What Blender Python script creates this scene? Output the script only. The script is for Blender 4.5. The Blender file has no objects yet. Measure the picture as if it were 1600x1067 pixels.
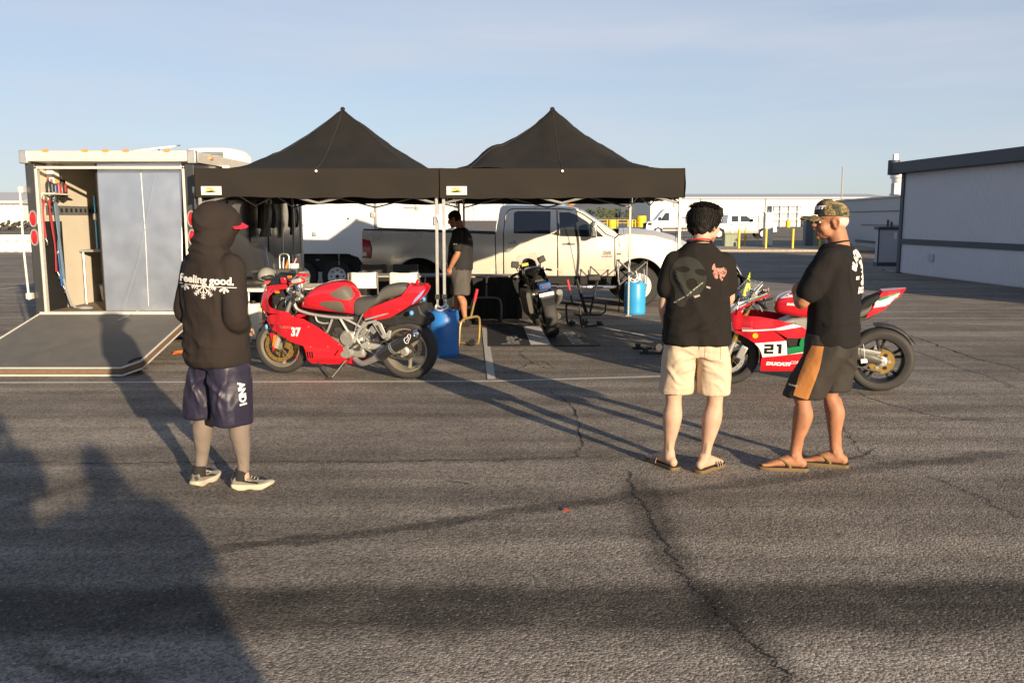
import bpy, bmesh, math, random
from mathutils import Vector, Matrix, noise as mnoise
from mathutils.bvhtree import BVHTree
from mathutils.geometry import delaunay_2d_cdt
random.seed(7)
S = bpy.context.scene
COL = S.collection
R = math.radians
# ---------------------------------------------------------------- camera, sky, sun, exposure
FPX, CAMH, HORIZON = 1367.0, 1.68, 341.0
PITCH = math.atan((533.5 - HORIZON) / FPX)
cd = bpy.data.cameras.new('camera'); cam = bpy.data.objects.new('camera', cd); COL.objects.link(cam)
cam.location = (0, 0, CAMH); cam.rotation_euler = (math.pi / 2 - PITCH, 0, 0)
cd.sensor_fit = 'HORIZONTAL'; cd.sensor_width = 36.0; cd.lens = FPX / 1600 * 36; cd.clip_end = 30000; cd.clip_start = 0.05
S.camera = cam
SUN_EL, SUN_AZ = R(10.9), R(30.1)          # the light travels forward and 30 degrees to the left
LIGHT = Vector((-math.sin(SUN_AZ) * math.cos(SUN_EL), math.cos(SUN_AZ) * math.cos(SUN_EL), -math.sin(SUN_EL)))
sd = bpy.data.lights.new('sun', 'SUN'); sun = bpy.data.objects.new('sun', sd); COL.objects.link(sun)
sd.energy = 5.0; sd.angle = R(0.6); sd.color = (1.0, 0.80, 0.55)
sun.rotation_euler = LIGHT.to_track_quat('-Z', 'Y').to_euler(); sun.location = (6, -10, 8)
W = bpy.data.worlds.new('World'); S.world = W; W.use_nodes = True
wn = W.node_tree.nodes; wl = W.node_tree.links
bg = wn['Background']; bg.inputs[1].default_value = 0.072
sky = wn.new('ShaderNodeTexSky'); sky.sky_type = 'NISHITA'; sky.sun_disc = False
sky.sun_elevation = SUN_EL; sky.sun_rotation = math.atan2(-LIGHT.x, -LIGHT.y)
sky.air_density = 1.0; sky.dust_density = 1.2; sky.ozone_density = 2.5; sky.altitude = 1300
tc = wn.new('ShaderNodeTexCoord'); mp = wn.new('ShaderNodeMapping'); mp.inputs['Scale'].default_value = (1.2, 1.2, 9.0)
mp.inputs['Rotation'].default_value = (0.05, 0.10, 0.3)
nz = wn.new('ShaderNodeTexNoise'); nz.inputs['Scale'].default_value = 1.6; nz.inputs['Detail'].default_value = 5; nz.inputs['Roughness'].default_value = .55
rmp = wn.new('ShaderNodeMapRange'); rmp.inputs[1].default_value = .42; rmp.inputs[2].default_value = .80; rmp.inputs[3].default_value = 0.55; rmp.inputs[4].default_value = .95
mix = wn.new('ShaderNodeMix'); mix.data_type = 'RGBA'
wl.new(tc.outputs['Generated'], mp.inputs[0]); wl.new(mp.outputs[0], nz.inputs[0]); wl.new(nz.outputs[0], rmp.inputs[0])
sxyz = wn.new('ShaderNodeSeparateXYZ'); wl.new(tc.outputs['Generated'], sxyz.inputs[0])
thin = wn.new('ShaderNodeMapRange'); thin.inputs[1].default_value = .20; thin.inputs[2].default_value = .65; thin.inputs[3].default_value = 1.0; thin.inputs[4].default_value = .2; wl.new(sxyz.outputs[2], thin.inputs[0])   # haze made thinner overhead to lower ambient light and deepen shadows
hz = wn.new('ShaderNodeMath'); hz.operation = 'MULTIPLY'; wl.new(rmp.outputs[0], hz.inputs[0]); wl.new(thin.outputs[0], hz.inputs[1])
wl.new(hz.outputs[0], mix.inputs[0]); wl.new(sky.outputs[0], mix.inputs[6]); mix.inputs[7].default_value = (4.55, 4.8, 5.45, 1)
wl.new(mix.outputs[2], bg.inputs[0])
S.view_settings.view_transform = 'Standard'; S.view_settings.look = 'None'; S.view_settings.gamma = 1.0
S.view_settings.exposure = 1.0; S.view_settings.use_curve_mapping = False
S.render.engine = 'CYCLES'; S.cycles.use_denoising = True; S.cycles.max_bounces = 6
S.render.resolution_x, S.render.resolution_y = 1024, 682
# ---------------------------------------------------------------- layout helpers (photo survey -> metres)
_c, _s = math.cos(PITCH), math.sin(PITCH)
def _ray(x, y):
    a = (x - 800) / FPX; b = -(y - 533.5) / FPX
    return Vector((a, _c + b * _s, -_s + b * _c))
def G(x, y, z=0.0):
    r = _ray(x, y); t = (z - CAMH) / r.z; return Vector((r.x * t, r.y * t, z))
def AT(x, y, D):
    r = _ray(x, y); t = D / r.y; return Vector((r.x * t, D, CAMH + r.z * t))
# ---------------------------------------------------------------- materials
def s2l(c):
    return tuple(((v / 255) / 12.92 if v / 255 <= .04045 else ((v / 255 + .055) / 1.055) ** 2.4) for v in c)
MATS = {}
def pm(name, col, rough=.5, metal=0.0, var=.12, scale=14.0, bump=0.0, bscale=60.0, spec=.5, coat=0.0, trans=0.0, ior=1.45, rvar=.1, stretch=(1, 1, 1), emit=None, sheen=0.0, alpha=1.0, wrk=0.0, wsc=7.0):
    if name in MATS: return MATS[name]
    m = bpy.data.materials.new(name); m.use_nodes = True; MATS[name] = m
    n, l = m.node_tree.nodes, m.node_tree.links
    b = n['Principled BSDF']
    b.inputs['Roughness'].default_value = rough; b.inputs['Metallic'].default_value = metal
    b.inputs['Specular IOR Level'].default_value = spec; b.inputs['Coat Weight'].default_value = coat; b.inputs['Coat Roughness'].default_value = .06
    b.inputs['Transmission Weight'].default_value = trans; b.inputs['IOR'].default_value = ior
    b.inputs['Sheen Weight'].default_value = sheen; b.inputs['Alpha'].default_value = alpha
    if emit: b.inputs['Emission Color'].default_value = (*emit[0], 1); b.inputs['Emission Strength'].default_value = emit[1]
    t = n.new('ShaderNodeTexCoord'); mpn = n.new('ShaderNodeMapping'); mpn.inputs['Scale'].default_value = stretch
    l.new(t.outputs['Object'], mpn.inputs[0])
    nzn = n.new('ShaderNodeTexNoise'); nzn.inputs['Scale'].default_value = scale; nzn.inputs['Detail'].default_value = 6
    l.new(mpn.outputs[0], nzn.inputs[0])
    mx = n.new('ShaderNodeMix'); mx.data_type = 'RGBA'
    mx.inputs[6].default_value = (*[max(0, v * (1 - var)) for v in col], 1); mx.inputs[7].default_value = (*[min(1, v * (1 + var)) for v in col], 1)
    l.new(nzn.outputs[0], mx.inputs[0]); l.new(mx.outputs[2], b.inputs['Base Color'])
    if rvar:
        mr = n.new('ShaderNodeMapRange'); mr.inputs[3].default_value = max(.02, rough - rvar); mr.inputs[4].default_value = min(1, rough + rvar)
        l.new(nzn.outputs[0], mr.inputs[0]); l.new(mr.outputs[0], b.inputs['Roughness'])
    if bump:
        n2 = n.new('ShaderNodeTexNoise'); n2.inputs['Scale'].default_value = bscale; n2.inputs['Detail'].default_value = 4
        l.new(mpn.outputs[0], n2.inputs[0])
        bp = n.new('ShaderNodeBump'); bp.inputs['Strength'].default_value = bump; bp.inputs['Distance'].default_value = .01
        l.new(n2.outputs[0], bp.inputs['Height']); l.new(bp.outputs[0], b.inputs['Normal'])
        if wrk:      # soft ridged folds of cloth
            w1 = n.new('ShaderNodeTexNoise'); w1.inputs['Scale'].default_value = wsc; w1.inputs['Detail'].default_value = 2.5; w1.inputs['Distortion'].default_value = 1.2; w1.noise_type = 'RIDGED_MULTIFRACTAL'
            m1 = n.new('ShaderNodeMapping'); m1.inputs['Scale'].default_value = (1.0, 1.0, .55); m1.inputs['Rotation'].default_value = (.3, .5, .2); l.new(t.outputs['Object'], m1.inputs[0]); l.new(m1.outputs[0], w1.inputs[0])
            b1 = n.new('ShaderNodeBump'); b1.inputs['Strength'].default_value = wrk; b1.inputs['Distance'].default_value = .022; l.new(w1.outputs[0], b1.inputs['Height']); l.new(b1.outputs[0], bp.inputs['Normal'])
    return m
# ---------------------------------------------------------------- mesh builder
def crv(pts, n=6, closed=False):
    """Catmull-Rom through points (any dimension) -> list of tuples"""
    P = [Vector(p) for p in pts]; out = []; N = len(P)
    for i in range(N if closed else N - 1):
        if closed: a, b, c, d = P[(i - 1) % N], P[i], P[(i + 1) % N], P[(i + 2) % N]
        else: a, b, c, d = P[max(i - 1, 0)], P[i], P[i + 1], P[min(i + 2, N - 1)]
        for k in range(n):
            t = k / n
            out.append(.5 * ((2 * b) + (c - a) * t + (2 * a - 5 * b + 4 * c - d) * t * t + (3 * b - a - 3 * c + d) * t ** 3))
    if not closed: out.append(P[-1].copy())
    return out
class MB:
    def __init__(s): s.v = []; s.f = []; s.m = []
    def add(s, vs, fs, mi=0, M=None):
        o = len(s.v); s.v += [(M @ Vector(v)) if M else Vector(v) for v in vs]
        s.f += [tuple(i + o for i in f) for f in fs]; s.m += [mi] * len(fs); return s
    def box(s, a, b, mi=0, M=None):
        x0, y0, z0 = a; x1, y1, z1 = b
        return s.add([(x0, y0, z0), (x1, y0, z0), (x1, y1, z0), (x0, y1, z0), (x0, y0, z1), (x1, y0, z1), (x1, y1, z1), (x0, y1, z1)],
                     [(0, 3, 2, 1), (4, 5, 6, 7), (0, 1, 5, 4), (1, 2, 6, 5), (2, 3, 7, 6), (3, 0, 4, 7)], mi, M)
    def cbox(s, c, d, mi=0, M=None):
        return s.box([c[i] - d[i] / 2 for i in range(3)], [c[i] + d[i] / 2 for i in range(3)], mi, M)
    def tube(s, path, r, seg=8, mi=0, cap=True, flat=None, closed=False, M=None):
        """r: number / list of numbers or (a,b); flat: reference direction for axis a"""
        P = [Vector(p) for p in path]; N = len(P)
        rr = r if isinstance(r, (list, tuple)) and len(r) == N and N > 0 and not (N == 2 and not isinstance(r, list)) else [r] * N
        ref = Vector(flat) if flat is not None else None; prev = None; vs = []
        for i in range(N):
            if closed: t = P[(i + 1) % N] - P[i - 1]
            else: t = P[min(i + 1, N - 1)] - P[max(i - 1, 0)]
            if t.length < 1e-9: t = Vector((0, 0, 1))
            t.normalize()
            if ref is not None: u = ref - t * ref.dot(t)
            elif prev is not None: u = prev - t * prev.dot(t)
            else: u = t.cross(Vector((0, 0, 1)) if abs(t.z) < .9 else Vector((1, 0, 0)))
            if u.length < 1e-6: u = t.orthogonal()
            u.normalize(); w = t.cross(u); prev = u
            a, b = rr[i] if isinstance(rr[i], (tuple, list)) else (rr[i], rr[i])
            for k in range(seg):
                an = 2 * math.pi * k / seg
                vs.append(P[i] + u * (a * math.cos(an)) + w * (b * math.sin(an)))
        fs = []
        for i in range(N if closed else N - 1):
            for k in range(seg):
                j = (i + 1) % N
                fs.append((i * seg + k, i * seg + (k + 1) % seg, j * seg + (k + 1) % seg, j * seg + k))
        if cap and not closed:
            fs.append(tuple(range(seg - 1, -1, -1))); fs.append(tuple(range((N - 1) * seg, N * seg)))
        return s.add(vs, fs, mi, M)
    def rod(s, a, b, r, seg=8, mi=0, M=None): return s.tube([a, b], r, seg, mi, M=M)
    def lathe(s, prof, seg=32, axis='z', c=(0, 0, 0), mi=0, closed=False, M=None):
        vs = []; N = len(prof); c = Vector(c)
        for (r, h) in prof:
            for k in range(seg):
                a = 2 * math.pi * k / seg; x, y = r * math.cos(a), r * math.sin(a)
                vs.append(c + (Vector((x, y, h)) if axis == 'z' else Vector((x, h, y)) if axis == 'y' else Vector((h, x, y))))
        fs = []
        for i in range(N if closed else N - 1):
            j = (i + 1) % N
            for k in range(seg): fs.append((i * seg + k, i * seg + (k + 1) % seg, j * seg + (k + 1) % seg, j * seg + k))
        if not closed:
            if prof[0][0] > 1e-6: fs.append(tuple(range(seg)))
            if prof[-1][0] > 1e-6: fs.append(tuple(range((N - 1) * seg, N * seg)))
        return s.add(vs, fs, mi, M)
    def loft(s, rings, mi=0, cap=True, closed=True, M=None):
        n = len(rings[0]); vs = [p for r in rings for p in r]; fs = []
        for i in range(len(rings) - 1):
            for k in range(n if closed else n - 1):
                fs.append((i * n + k, i * n + (k + 1) % n, (i + 1) * n + (k + 1) % n, (i + 1) * n + k))
        if cap and closed: fs.append(tuple(range(n - 1, -1, -1))); fs.append(tuple(range((len(rings) - 1) * n, len(rings) * n)))
        return s.add(vs, fs, mi, M)
    def prism(s, poly, h0, h1, axis='y', mi=0, M=None):
        """poly 2D (a,b); axis y: (a,h,b), z: (a,b,h), x: (h,a,b)"""
        f = {'y': lambda p, h: (p[0], h, p[1]), 'z': lambda p, h: (p[0], p[1], h), 'x': lambda p, h: (h, p[0], p[1])}[axis]
        n = len(poly); vs = [f(p, h0) for p in poly] + [f(p, h1) for p in poly]
        fs = [tuple(range(n)), tuple(range(2 * n - 1, n - 1, -1))] + [(i, (i + 1) % n, n + (i + 1) % n, n + i) for i in range(n)]
        return s.add(vs, fs, mi, M)
    def ell(s, c, r, seg=16, rings=10, mi=0, M=None):
        c = Vector(c); vs = [c + Vector((0, 0, -r[2]))]; fs = []
        for i in range(1, rings):
            ph = -math.pi / 2 + math.pi * i / rings
            for k in range(seg):
                a = 2 * math.pi * k / seg; vs.append(c + Vector((r[0] * math.cos(ph) * math.cos(a), r[1] * math.cos(ph) * math.sin(a), r[2] * math.sin(ph))))
        vs.append(c + Vector((0, 0, r[2]))); T = len(vs) - 1
        for k in range(seg):
            fs.append((0, 1 + (k + 1) % seg, 1 + k)); fs.append((T, 1 + (rings - 2) * seg + k, 1 + (rings - 2) * seg + (k + 1) % seg))
        for i in range(rings - 2):
            for k in range(seg): fs.append((1 + i * seg + k, 1 + i * seg + (k + 1) % seg, 1 + (i + 1) * seg + (k + 1) % seg, 1 + (i + 1) * seg + k))
        return s.add(vs, fs, mi, M)
    def xf(s, M): s.v = [M @ v for v in s.v]; return s
    def mesh(s, name, smooth=40, fix=True):
        me = bpy.data.meshes.new(name); me.from_pydata([tuple(v) for v in s.v], [], s.f)
        me.polygons.foreach_set('material_index', s.m)
        if fix:
            bm = bmesh.new(); bm.from_mesh(me); bmesh.ops.recalc_face_normals(bm, faces=bm.faces); bm.to_mesh(me); bm.free()
        if smooth:
            me.polygons.foreach_set('use_smooth', [True] * len(me.polygons)); me.set_sharp_from_angle(angle=R(smooth))
        me.update(); return me
    def obj(s, name, mat, parent=None, smooth=40, bevel=0, seg=2, fix=True, solid=0):
        me = s.mesh(name, smooth, fix)
        if solid and smooth: sharp_rim(me)
        for m in (mat if isinstance(mat, (list, tuple)) else [mat]): me.materials.append(m)
        return link(name, me, parent, bevel, seg, solid)
def sharp_rim(me):
    bm = bmesh.new(); bm.from_mesh(me)
    for e in bm.edges:
        if len(e.link_faces) < 2: e.smooth = False
    bm.to_mesh(me); bm.free()
def link(name, me, parent=None, bevel=0, seg=2, solid=0):
    o = bpy.data.objects.new(name, me); COL.objects.link(o); o.parent = parent
    if solid: md = o.modifiers.new('solid', 'SOLIDIFY'); md.thickness = solid; md.offset = 0
    if bevel: md = o.modifiers.new('bevel', 'BEVEL'); md.width = bevel; md.segments = seg; md.limit_method = 'ANGLE'; md.angle_limit = R(35); md.harden_normals = False
    return o
def tag(o, label=None, cat=None, group=None, kind=None):
    if label: o['label'] = label
    if cat: o['category'] = cat
    if group: o['group'] = group
    if kind: o['kind'] = kind
    return o
def thing(name, label, cat, loc=(0, 0, 0), rz=0, group=None):
    o = bpy.data.objects.new(name, None); COL.objects.link(o); o.empty_display_size = .2
    o.location = loc; o.rotation_euler = (0, 0, rz); return tag(o, label, cat, group)
def rebase(root, loc):
    """parts were modelled in world metres: move the empty to the thing's base"""
    loc = Vector(loc)
    for c in root.children: c.location = c.location - loc
    root.location = loc; return root
def ctree(o, parent=None):
    c = o.copy(); COL.objects.link(c); c.parent = parent
    for ch in list(o.children): ctree(ch, c)
    return c
def sheet(name, pts, mat, parent=None, z=None):
    return MB().add(pts, [tuple(range(len(pts)))]).obj(name, mat, parent, smooth=0, fix=False)
# 2D outline -> triangulated panel, mapped by fn(a,b)->(x,y,z)
def _inside(p, poly):
    x, y = p; c = False; j = len(poly) - 1
    for i in range(len(poly)):
        xi, yi = poly[i]; xj, yj = poly[j]
        if (yi > y) != (yj > y) and x < (xj - xi) * (y - yi) / (yj - yi) + xi: c = not c
        j = i
    return c
def tri2d(poly, step, holes=()):
    loops = [poly] + list(holes); pts = []; edges = []
    for lp in loops:
        q = []
        for i in range(len(lp)):
            a, b = Vector(lp[i][:2]), Vector(lp[(i + 1) % len(lp)][:2]); n = max(1, int((b - a).length / step))
            q += [a.lerp(b, k / n) for k in range(n)]
        o = len(pts); pts += q; edges += [(o + i, o + (i + 1) % len(q)) for i in range(len(q))]
    xs = [p.x for p in pts]; ys = [p.y for p in pts]; B = list(pts)
    y = min(ys) + step * .5; row = 0
    while y < max(ys):
        x = min(xs) + step * (.25 + .5 * (row % 2))
        while x < max(xs):
            p = Vector((x, y))
            if _inside(p, poly) and not any(_inside(p, h) for h in holes) and all((p - q).length_squared > (step * .45) ** 2 for q in B): pts.append(p)
            x += step
        y += step * .87; row += 1
    v, e, f, *_ = delaunay_2d_cdt(pts, edges, [], 0, 1e-5)
    keep = []
    for t in f:
        c = (v[t[0]] + v[t[1]] + v[t[2]]) / 3
        if _inside(c, poly) and not any(_inside(c, h) for h in holes): keep.append(tuple(t))
    return v, keep
def panel(name, outline, step, fn, mat, parent, solid=.004, holes=(), smooth=50, bevel=0):
    v, f = tri2d([tuple(p)[:2] for p in outline], step, [[tuple(p)[:2] for p in h] for h in holes])
    return MB().add([fn(p.x, p.y) for p in v], f).obj(name, mat, parent, smooth=smooth, solid=solid, bevel=bevel)
def text2d(body, size=1.0, off=0.0, shear=0.0, align='LEFT', space=1.0, sx=1.0):
    c = bpy.data.curves.new('t', 'FONT'); c.body = body; c.size = size; c.offset = off; c.shear = shear; c.align_x = align; c.space_character = space
    c.resolution_u = 3; o = bpy.data.objects.new('t', c); COL.objects.link(o)
    me = bpy.data.meshes.new_from_object(o.evaluated_get(bpy.context.evaluated_depsgraph_get()))
    vs = [Vector((v.co.x * sx, v.co.y)) for v in me.vertices]; fs = [tuple(p.vertices) for p in me.polygons]
    bpy.data.objects.remove(o); bpy.data.curves.remove(c); bpy.data.meshes.remove(me); return vs, fs
def decal(name, vf, fn, mat, parent, maxlen=None):
    vs, fs = vf; bm = bmesh.new(); bv = [bm.verts.new((v.x, v.y, 0)) for v in vs]
    for f in fs:
        try: bm.faces.new([bv[i] for i in f])
        except ValueError: pass
    if maxlen:
        for _ in range(4):
            es = [e for e in bm.edges if e.calc_length() > maxlen]
            if not es: break
            bmesh.ops.subdivide_edges(bm, edges=es, cuts=1, use_grid_fill=False); bmesh.ops.triangulate(bm, faces=bm.faces)
    for v in bm.verts: v.co = Vector(fn(v.co.x, v.co.y))
    me = bpy.data.meshes.new(name); bm.to_mesh(me); bm.free(); me.materials.append(mat)
    return link(name, me, parent)
def poly2d(*polys):
    vs, fs = [], []
    for p in polys: fs.append(tuple(range(len(vs), len(vs) + len(p)))); vs += [Vector(q) for q in p]
    return vs, fs
def smoothstep(a, b, x):
    t = max(0, min(1, (x - a) / (b - a))); return t * t * (3 - 2 * t)
# ---------------------------------------------------------------- ground
def asphalt():
    m = bpy.data.materials.new('asphalt'); m.use_nodes = True; n, l = m.node_tree.nodes, m.node_tree.links
    b = n['Principled BSDF']; b.inputs['Roughness'].default_value = .85; b.inputs['Specular IOR Level'].default_value = .25
    g = n.new('ShaderNodeNewGeometry'); P = g.outputs['Position']
    def N(t, **k):
        x = n.new(t)
        for a, v in k.items(): setattr(x, a, v)
        return x
    def noise(scale, detail=4, vec=None, st=None):
        x = N('ShaderNodeTexNoise'); x.inputs['Scale'].default_value = scale; x.inputs['Detail'].default_value = detail
        src = vec or P
        if st: mpn = N('ShaderNodeMapping'); mpn.inputs['Scale'].default_value = st; l.new(src, mpn.inputs[0]); src = mpn.outputs[0]
        l.new(src, x.inputs[0]); return x.outputs[0]
    def rng(v, a, b_, c, d, smooth=True):
        x = N('ShaderNodeMapRange'); x.interpolation_type = 'SMOOTHSTEP' if smooth else 'LINEAR'
        for i, q in enumerate((a, b_, c, d)): x.inputs[i + 1].default_value = q
        l.new(v, x.inputs[0]); return x.outputs[0]
    def mth(op, a, b_=None):
        x = N('ShaderNodeMath', operation=op)
        for i, q in enumerate((a, b_)):
            if q is None: continue
            if isinstance(q, (int, float)): x.inputs[i].default_value = q
            else: l.new(q, x.inputs[i])
        return x.outputs[0]
    # coarse aggregate: voronoi stones
    vo = N('ShaderNodeTexVoronoi'); vo.inputs['Scale'].default_value = 80; l.new(P, vo.inputs['Vector'])
    stone = rng(vo.outputs['Color'], 0.0, 1.0, .38, 1.62, False)
    fine = noise(210, 3); grit = rng(fine, .3, .7, .55, 1.42)
    vo2 = N('ShaderNodeTexVoronoi'); vo2.inputs['Scale'].default_value = 60; l.new(P, vo2.inputs['Vector'])
    sep = N('ShaderNodeSeparateColor'); l.new(vo2.outputs['Color'], sep.inputs[0])
    fleck = mth('MULTIPLY', rng(sep.outputs[0], .90, .95, 0, 1), rng(vo2.outputs['Distance'], .25, .45, 1, 0))
    big = rng(noise(.35, 5), .3, .7, .86, 1.14); mid = rng(noise(2.2, 6), .3, .7, .90, 1.12)
    streak = rng(noise(1.0, 6, st=(.22, 3.2, 1)), .3, .7, .72, 1.22)
    streak2 = rng(noise(1.0, 4, st=(.07, 1.1, 1)), .35, .65, .84, 1.1)
    val = mth('MULTIPLY', mth('MULTIPLY', stone, grit), mth('MULTIPLY', mth('MULTIPLY', big, mid), mth('MULTIPLY', streak, streak2)))
    # wobbling coordinates for stains
    wob = N('ShaderNodeTexNoise'); wob.inputs['Scale'].default_value = 2.5; wob.inputs['Detail'].default_value = 7; wob.inputs['Roughness'].default_value = .68; l.new(P, wob.inputs[0])
    vm = N('ShaderNodeVectorMath', operation='SUBTRACT'); l.new(wob.outputs['Color'], vm.inputs[0]); vm.inputs[1].default_value = (.5, .5, .5)
    vs = N('ShaderNodeVectorMath', operation='SCALE'); l.new(vm.outputs[0], vs.inputs[0]); vs.inputs['Scale'].default_value = .32
    va = N('ShaderNodeVectorMath', operation='ADD'); l.new(P, va.inputs[0]); l.new(vs.outputs[0], va.inputs[1])
    patch = rng(noise(3.5, 4), .25, .65, .72, 1.0)
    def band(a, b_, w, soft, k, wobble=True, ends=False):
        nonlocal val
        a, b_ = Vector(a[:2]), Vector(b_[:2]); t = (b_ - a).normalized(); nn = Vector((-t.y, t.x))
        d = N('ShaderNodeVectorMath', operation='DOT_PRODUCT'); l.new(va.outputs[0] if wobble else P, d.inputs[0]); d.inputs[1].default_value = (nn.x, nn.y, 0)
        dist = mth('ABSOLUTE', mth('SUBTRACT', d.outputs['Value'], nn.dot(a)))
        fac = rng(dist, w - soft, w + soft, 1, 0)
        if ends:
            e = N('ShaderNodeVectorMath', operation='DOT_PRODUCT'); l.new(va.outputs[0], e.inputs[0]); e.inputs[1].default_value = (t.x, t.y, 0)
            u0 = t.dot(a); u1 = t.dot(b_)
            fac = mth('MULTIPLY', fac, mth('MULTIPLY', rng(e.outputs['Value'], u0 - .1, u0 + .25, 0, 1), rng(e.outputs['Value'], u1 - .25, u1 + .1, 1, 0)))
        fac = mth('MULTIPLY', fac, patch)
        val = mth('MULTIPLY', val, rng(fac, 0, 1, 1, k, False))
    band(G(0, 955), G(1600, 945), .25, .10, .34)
    band(G(0, 1075), G(1600, 1075), .32, .08, 1.38)          # wide sealer band in the foreground
    band(G(300, 866), G(985, 775), .055, .03, .42, ends=True)
    band(G(985, 775), G(1600, 705), .075, .05, .50, ends=True)
    band(G(0, 727), G(1000, 715), .05, .05, .62, ends=True)
    band(G(990, 740), G(1060, 900), .11, .06, .48, ends=True)
    band(G(1050, 880), G(1240, 1075), .085, .05, .48, ends=True)
    band(G(0, 800), G(170, 735), .05, .06, .6, ends=True)
    band(G(0, 1010), G(260, 1085), .05, .05, .45, ends=True)
    band(G(1000, 1085), G(1290, 1062), .06, .05, .5, ends=True)
    band(G(1350, 520), G(1600, 610), .03, .03, .6, ends=True)
    band(G(1230, 660), G(1600, 655), .03, .03, .7, ends=True)
    band(G(1400, 500), G(1600, 475), .06, .05, .8, ends=True)
    cr = N('ShaderNodeMix', data_type='RGBA', blend_type='MULTIPLY'); cr.inputs[0].default_value = 1
    tone = N('ShaderNodeMix', data_type='RGBA'); tone.inputs[6].default_value = (.205, .175, .142, 1); tone.inputs[7].default_value = (.215, .190, .162, 1); l.new(noise(1.3, 3), tone.inputs[0])
    l.new(tone.outputs[2], cr.inputs[6]); l.new(val, cr.inputs[7])
    fl = N('ShaderNodeMix', data_type='RGBA'); l.new(mth('MULTIPLY', fleck, .4), fl.inputs[0]); l.new(cr.outputs[2], fl.inputs[6]); fl.inputs[7].default_value = (.42, .40, .36, 1)
    l.new(fl.outputs[2], b.inputs['Base Color'])
    hh = mth('ADD', mth('MULTIPLY', vo.outputs['Distance'], -1.0), mth('MULTIPLY', fine, .5))
    bp = N('ShaderNodeBump'); bp.inputs['Strength'].default_value = .6; bp.inputs['Distance'].default_value = .006; l.new(hh, bp.inputs['Height']); l.new(bp.outputs[0], b.inputs['Normal'])
    return m
M_ASPH = asphalt()
def gz(y): return 0.0 if y < 110 else min(.0045 * (y - 110), .9) if y < 330 else .9
ys = [-400, -60, -10, 0, 2, 4, 6, 8, 10, 13, 17, 22, 30, 45, 70, 110, 150, 200, 250, 300, 330, 600, 1500, 4000, 12000]
xs = [-9000, -3000, -800, -250, -90, -40, -20, -10, -5, 0, 5, 10, 20, 40, 90, 250, 800, 3000, 9000]
gb = MB(); gb.add([(x, y, gz(y)) for y in ys for x in xs], [(j * len(xs) + i, j * len(xs) + i + 1, (j + 1) * len(xs) + i + 1, (j + 1) * len(xs) + i) for j in range(len(ys) - 1) for i in range(len(xs) - 1)])
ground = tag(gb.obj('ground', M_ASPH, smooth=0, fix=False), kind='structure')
M_CRACK = pm('crack_tar', (.012, .011, .011), .9, var=.3)
def crack(pts, w=.012, jit=.02, seed=0, n=14):
    rnd = random.Random(seed); C = crv([p[:2] for p in pts], n); mb = MB(); L = []; off = 0
    for i, p in enumerate(C):
        t = (C[min(i + 1, len(C) - 1)] - C[max(i - 1, 0)]).normalized(); nn = Vector((-t.y, t.x))
        off = off * .6 + rnd.uniform(-jit, jit); ww = w * rnd.uniform(.35, 1.3) * (.3 if i in (0, len(C) - 1) else 1)
        c = p + nn * off; L.append(((c + nn * ww * .5), (c - nn * ww * .5)))
    vs = [(a.x, a.y, .004) for a, b in L] + [(b.x, b.y, .004) for a, b in L]; k = len(L)
    mb.add(vs, [(i, k + i, k + i + 1, i + 1) for i in range(k - 1)]); return mb.obj('crack', M_CRACK, ground, smooth=0, fix=False)
def GP(*px): return [G(x, y) for x, y in px]
crack(GP((985, 737), (990, 770), (1015, 800), (1040, 850), (1065, 895), (1110, 940), (1150, 985), (1205, 1030), (1245, 1075)), .012, .016, 1, 30)
crack(GP((0, 722), (250, 724), (480, 722), (640, 720), (800, 718), (900, 715)), .010, .02, 2, 20)
crack(GP((860, 610), (895, 640), (905, 690), (898, 715)), .009, .02, 3)
crack(GP((800, 582), (840, 565), (880, 578), (960, 577), (1030, 572)), .010, .02, 4)
crack(GP((820, 545), (815, 555), (845, 572), (862, 577)), .009, .02, 5)
crack(GP((1320, 718), (1352, 712), (1368, 700)), .012, .015, 6)
crack(GP((1400, 518), (1440, 530), (1500, 552), (1600, 578)), .016, .03, 7, 18)
crack(GP((1330, 610), (1420, 640), (1500, 655), (1600, 660)), .010, .025, 8, 18)
crack(GP((1440, 740), (1520, 770), (1600, 812)), .008, .03, 9, 18)
crack(GP((700, 752), (735, 757)), .012, .01, 10)
crack(GP((1360, 505), (1420, 500), (1520, 505), (1600, 500)), .02, .03, 11, 14)
crack(GP((1310, 640), (1335, 690), (1352, 712)), .008, .02, 12)
crack(GP((100, 620), (180, 605), (260, 580)), .01, .02, 14)
M_LINE = pm('worn_white_line_paint', (.50, .48, .44), .8, var=.45, scale=45, bump=.3, bscale=150)
def pline(a, b, w, z=.0045):
    a, b = Vector(a[:2]), Vector(b[:2]); t = (b - a).normalized(); nn = Vector((-t.y, t.x)) * w / 2
    q = [a + nn, a - nn, b - nn, b + nn]
    return sheet('painted_line', [(p.x, p.y, z) for p in q][::1], M_LINE, ground)
LA, LB, LC = G(-60, 598.5), G(767, 596), G(1150, 585)
pline(LA, LB, .075); pline(LB, LC, .075)
pline(G(768, 593), G(757, 512), .085, .0058)
pline(G(880, 499), G(1080, 540), .085, .0058)
pline(G(560, 545), G(300, 540), .07, .0058)
pline(G(0, 452), G(60, 446), .1); pline(G(-40, 434), G(45, 432), .1)
pline(G(1100, 480), G(1330, 462), .0, .0058) if False else None
# bits of litter on the asphalt
M_LEAF = pm('dry_leaf', (.25, .06, .03), .7)
lf = MB().add([(0, 0, .003), (.03, .012, .018), (.055, 0, .006), (.028, -.014, .003)], [(0, 1, 2, 3)]).obj('fallen_leaf', M_LEAF, solid=.001)
lf.location = G(877, 799); tag(lf, 'small dry reddish leaf lying on the asphalt', 'leaf')
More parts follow.
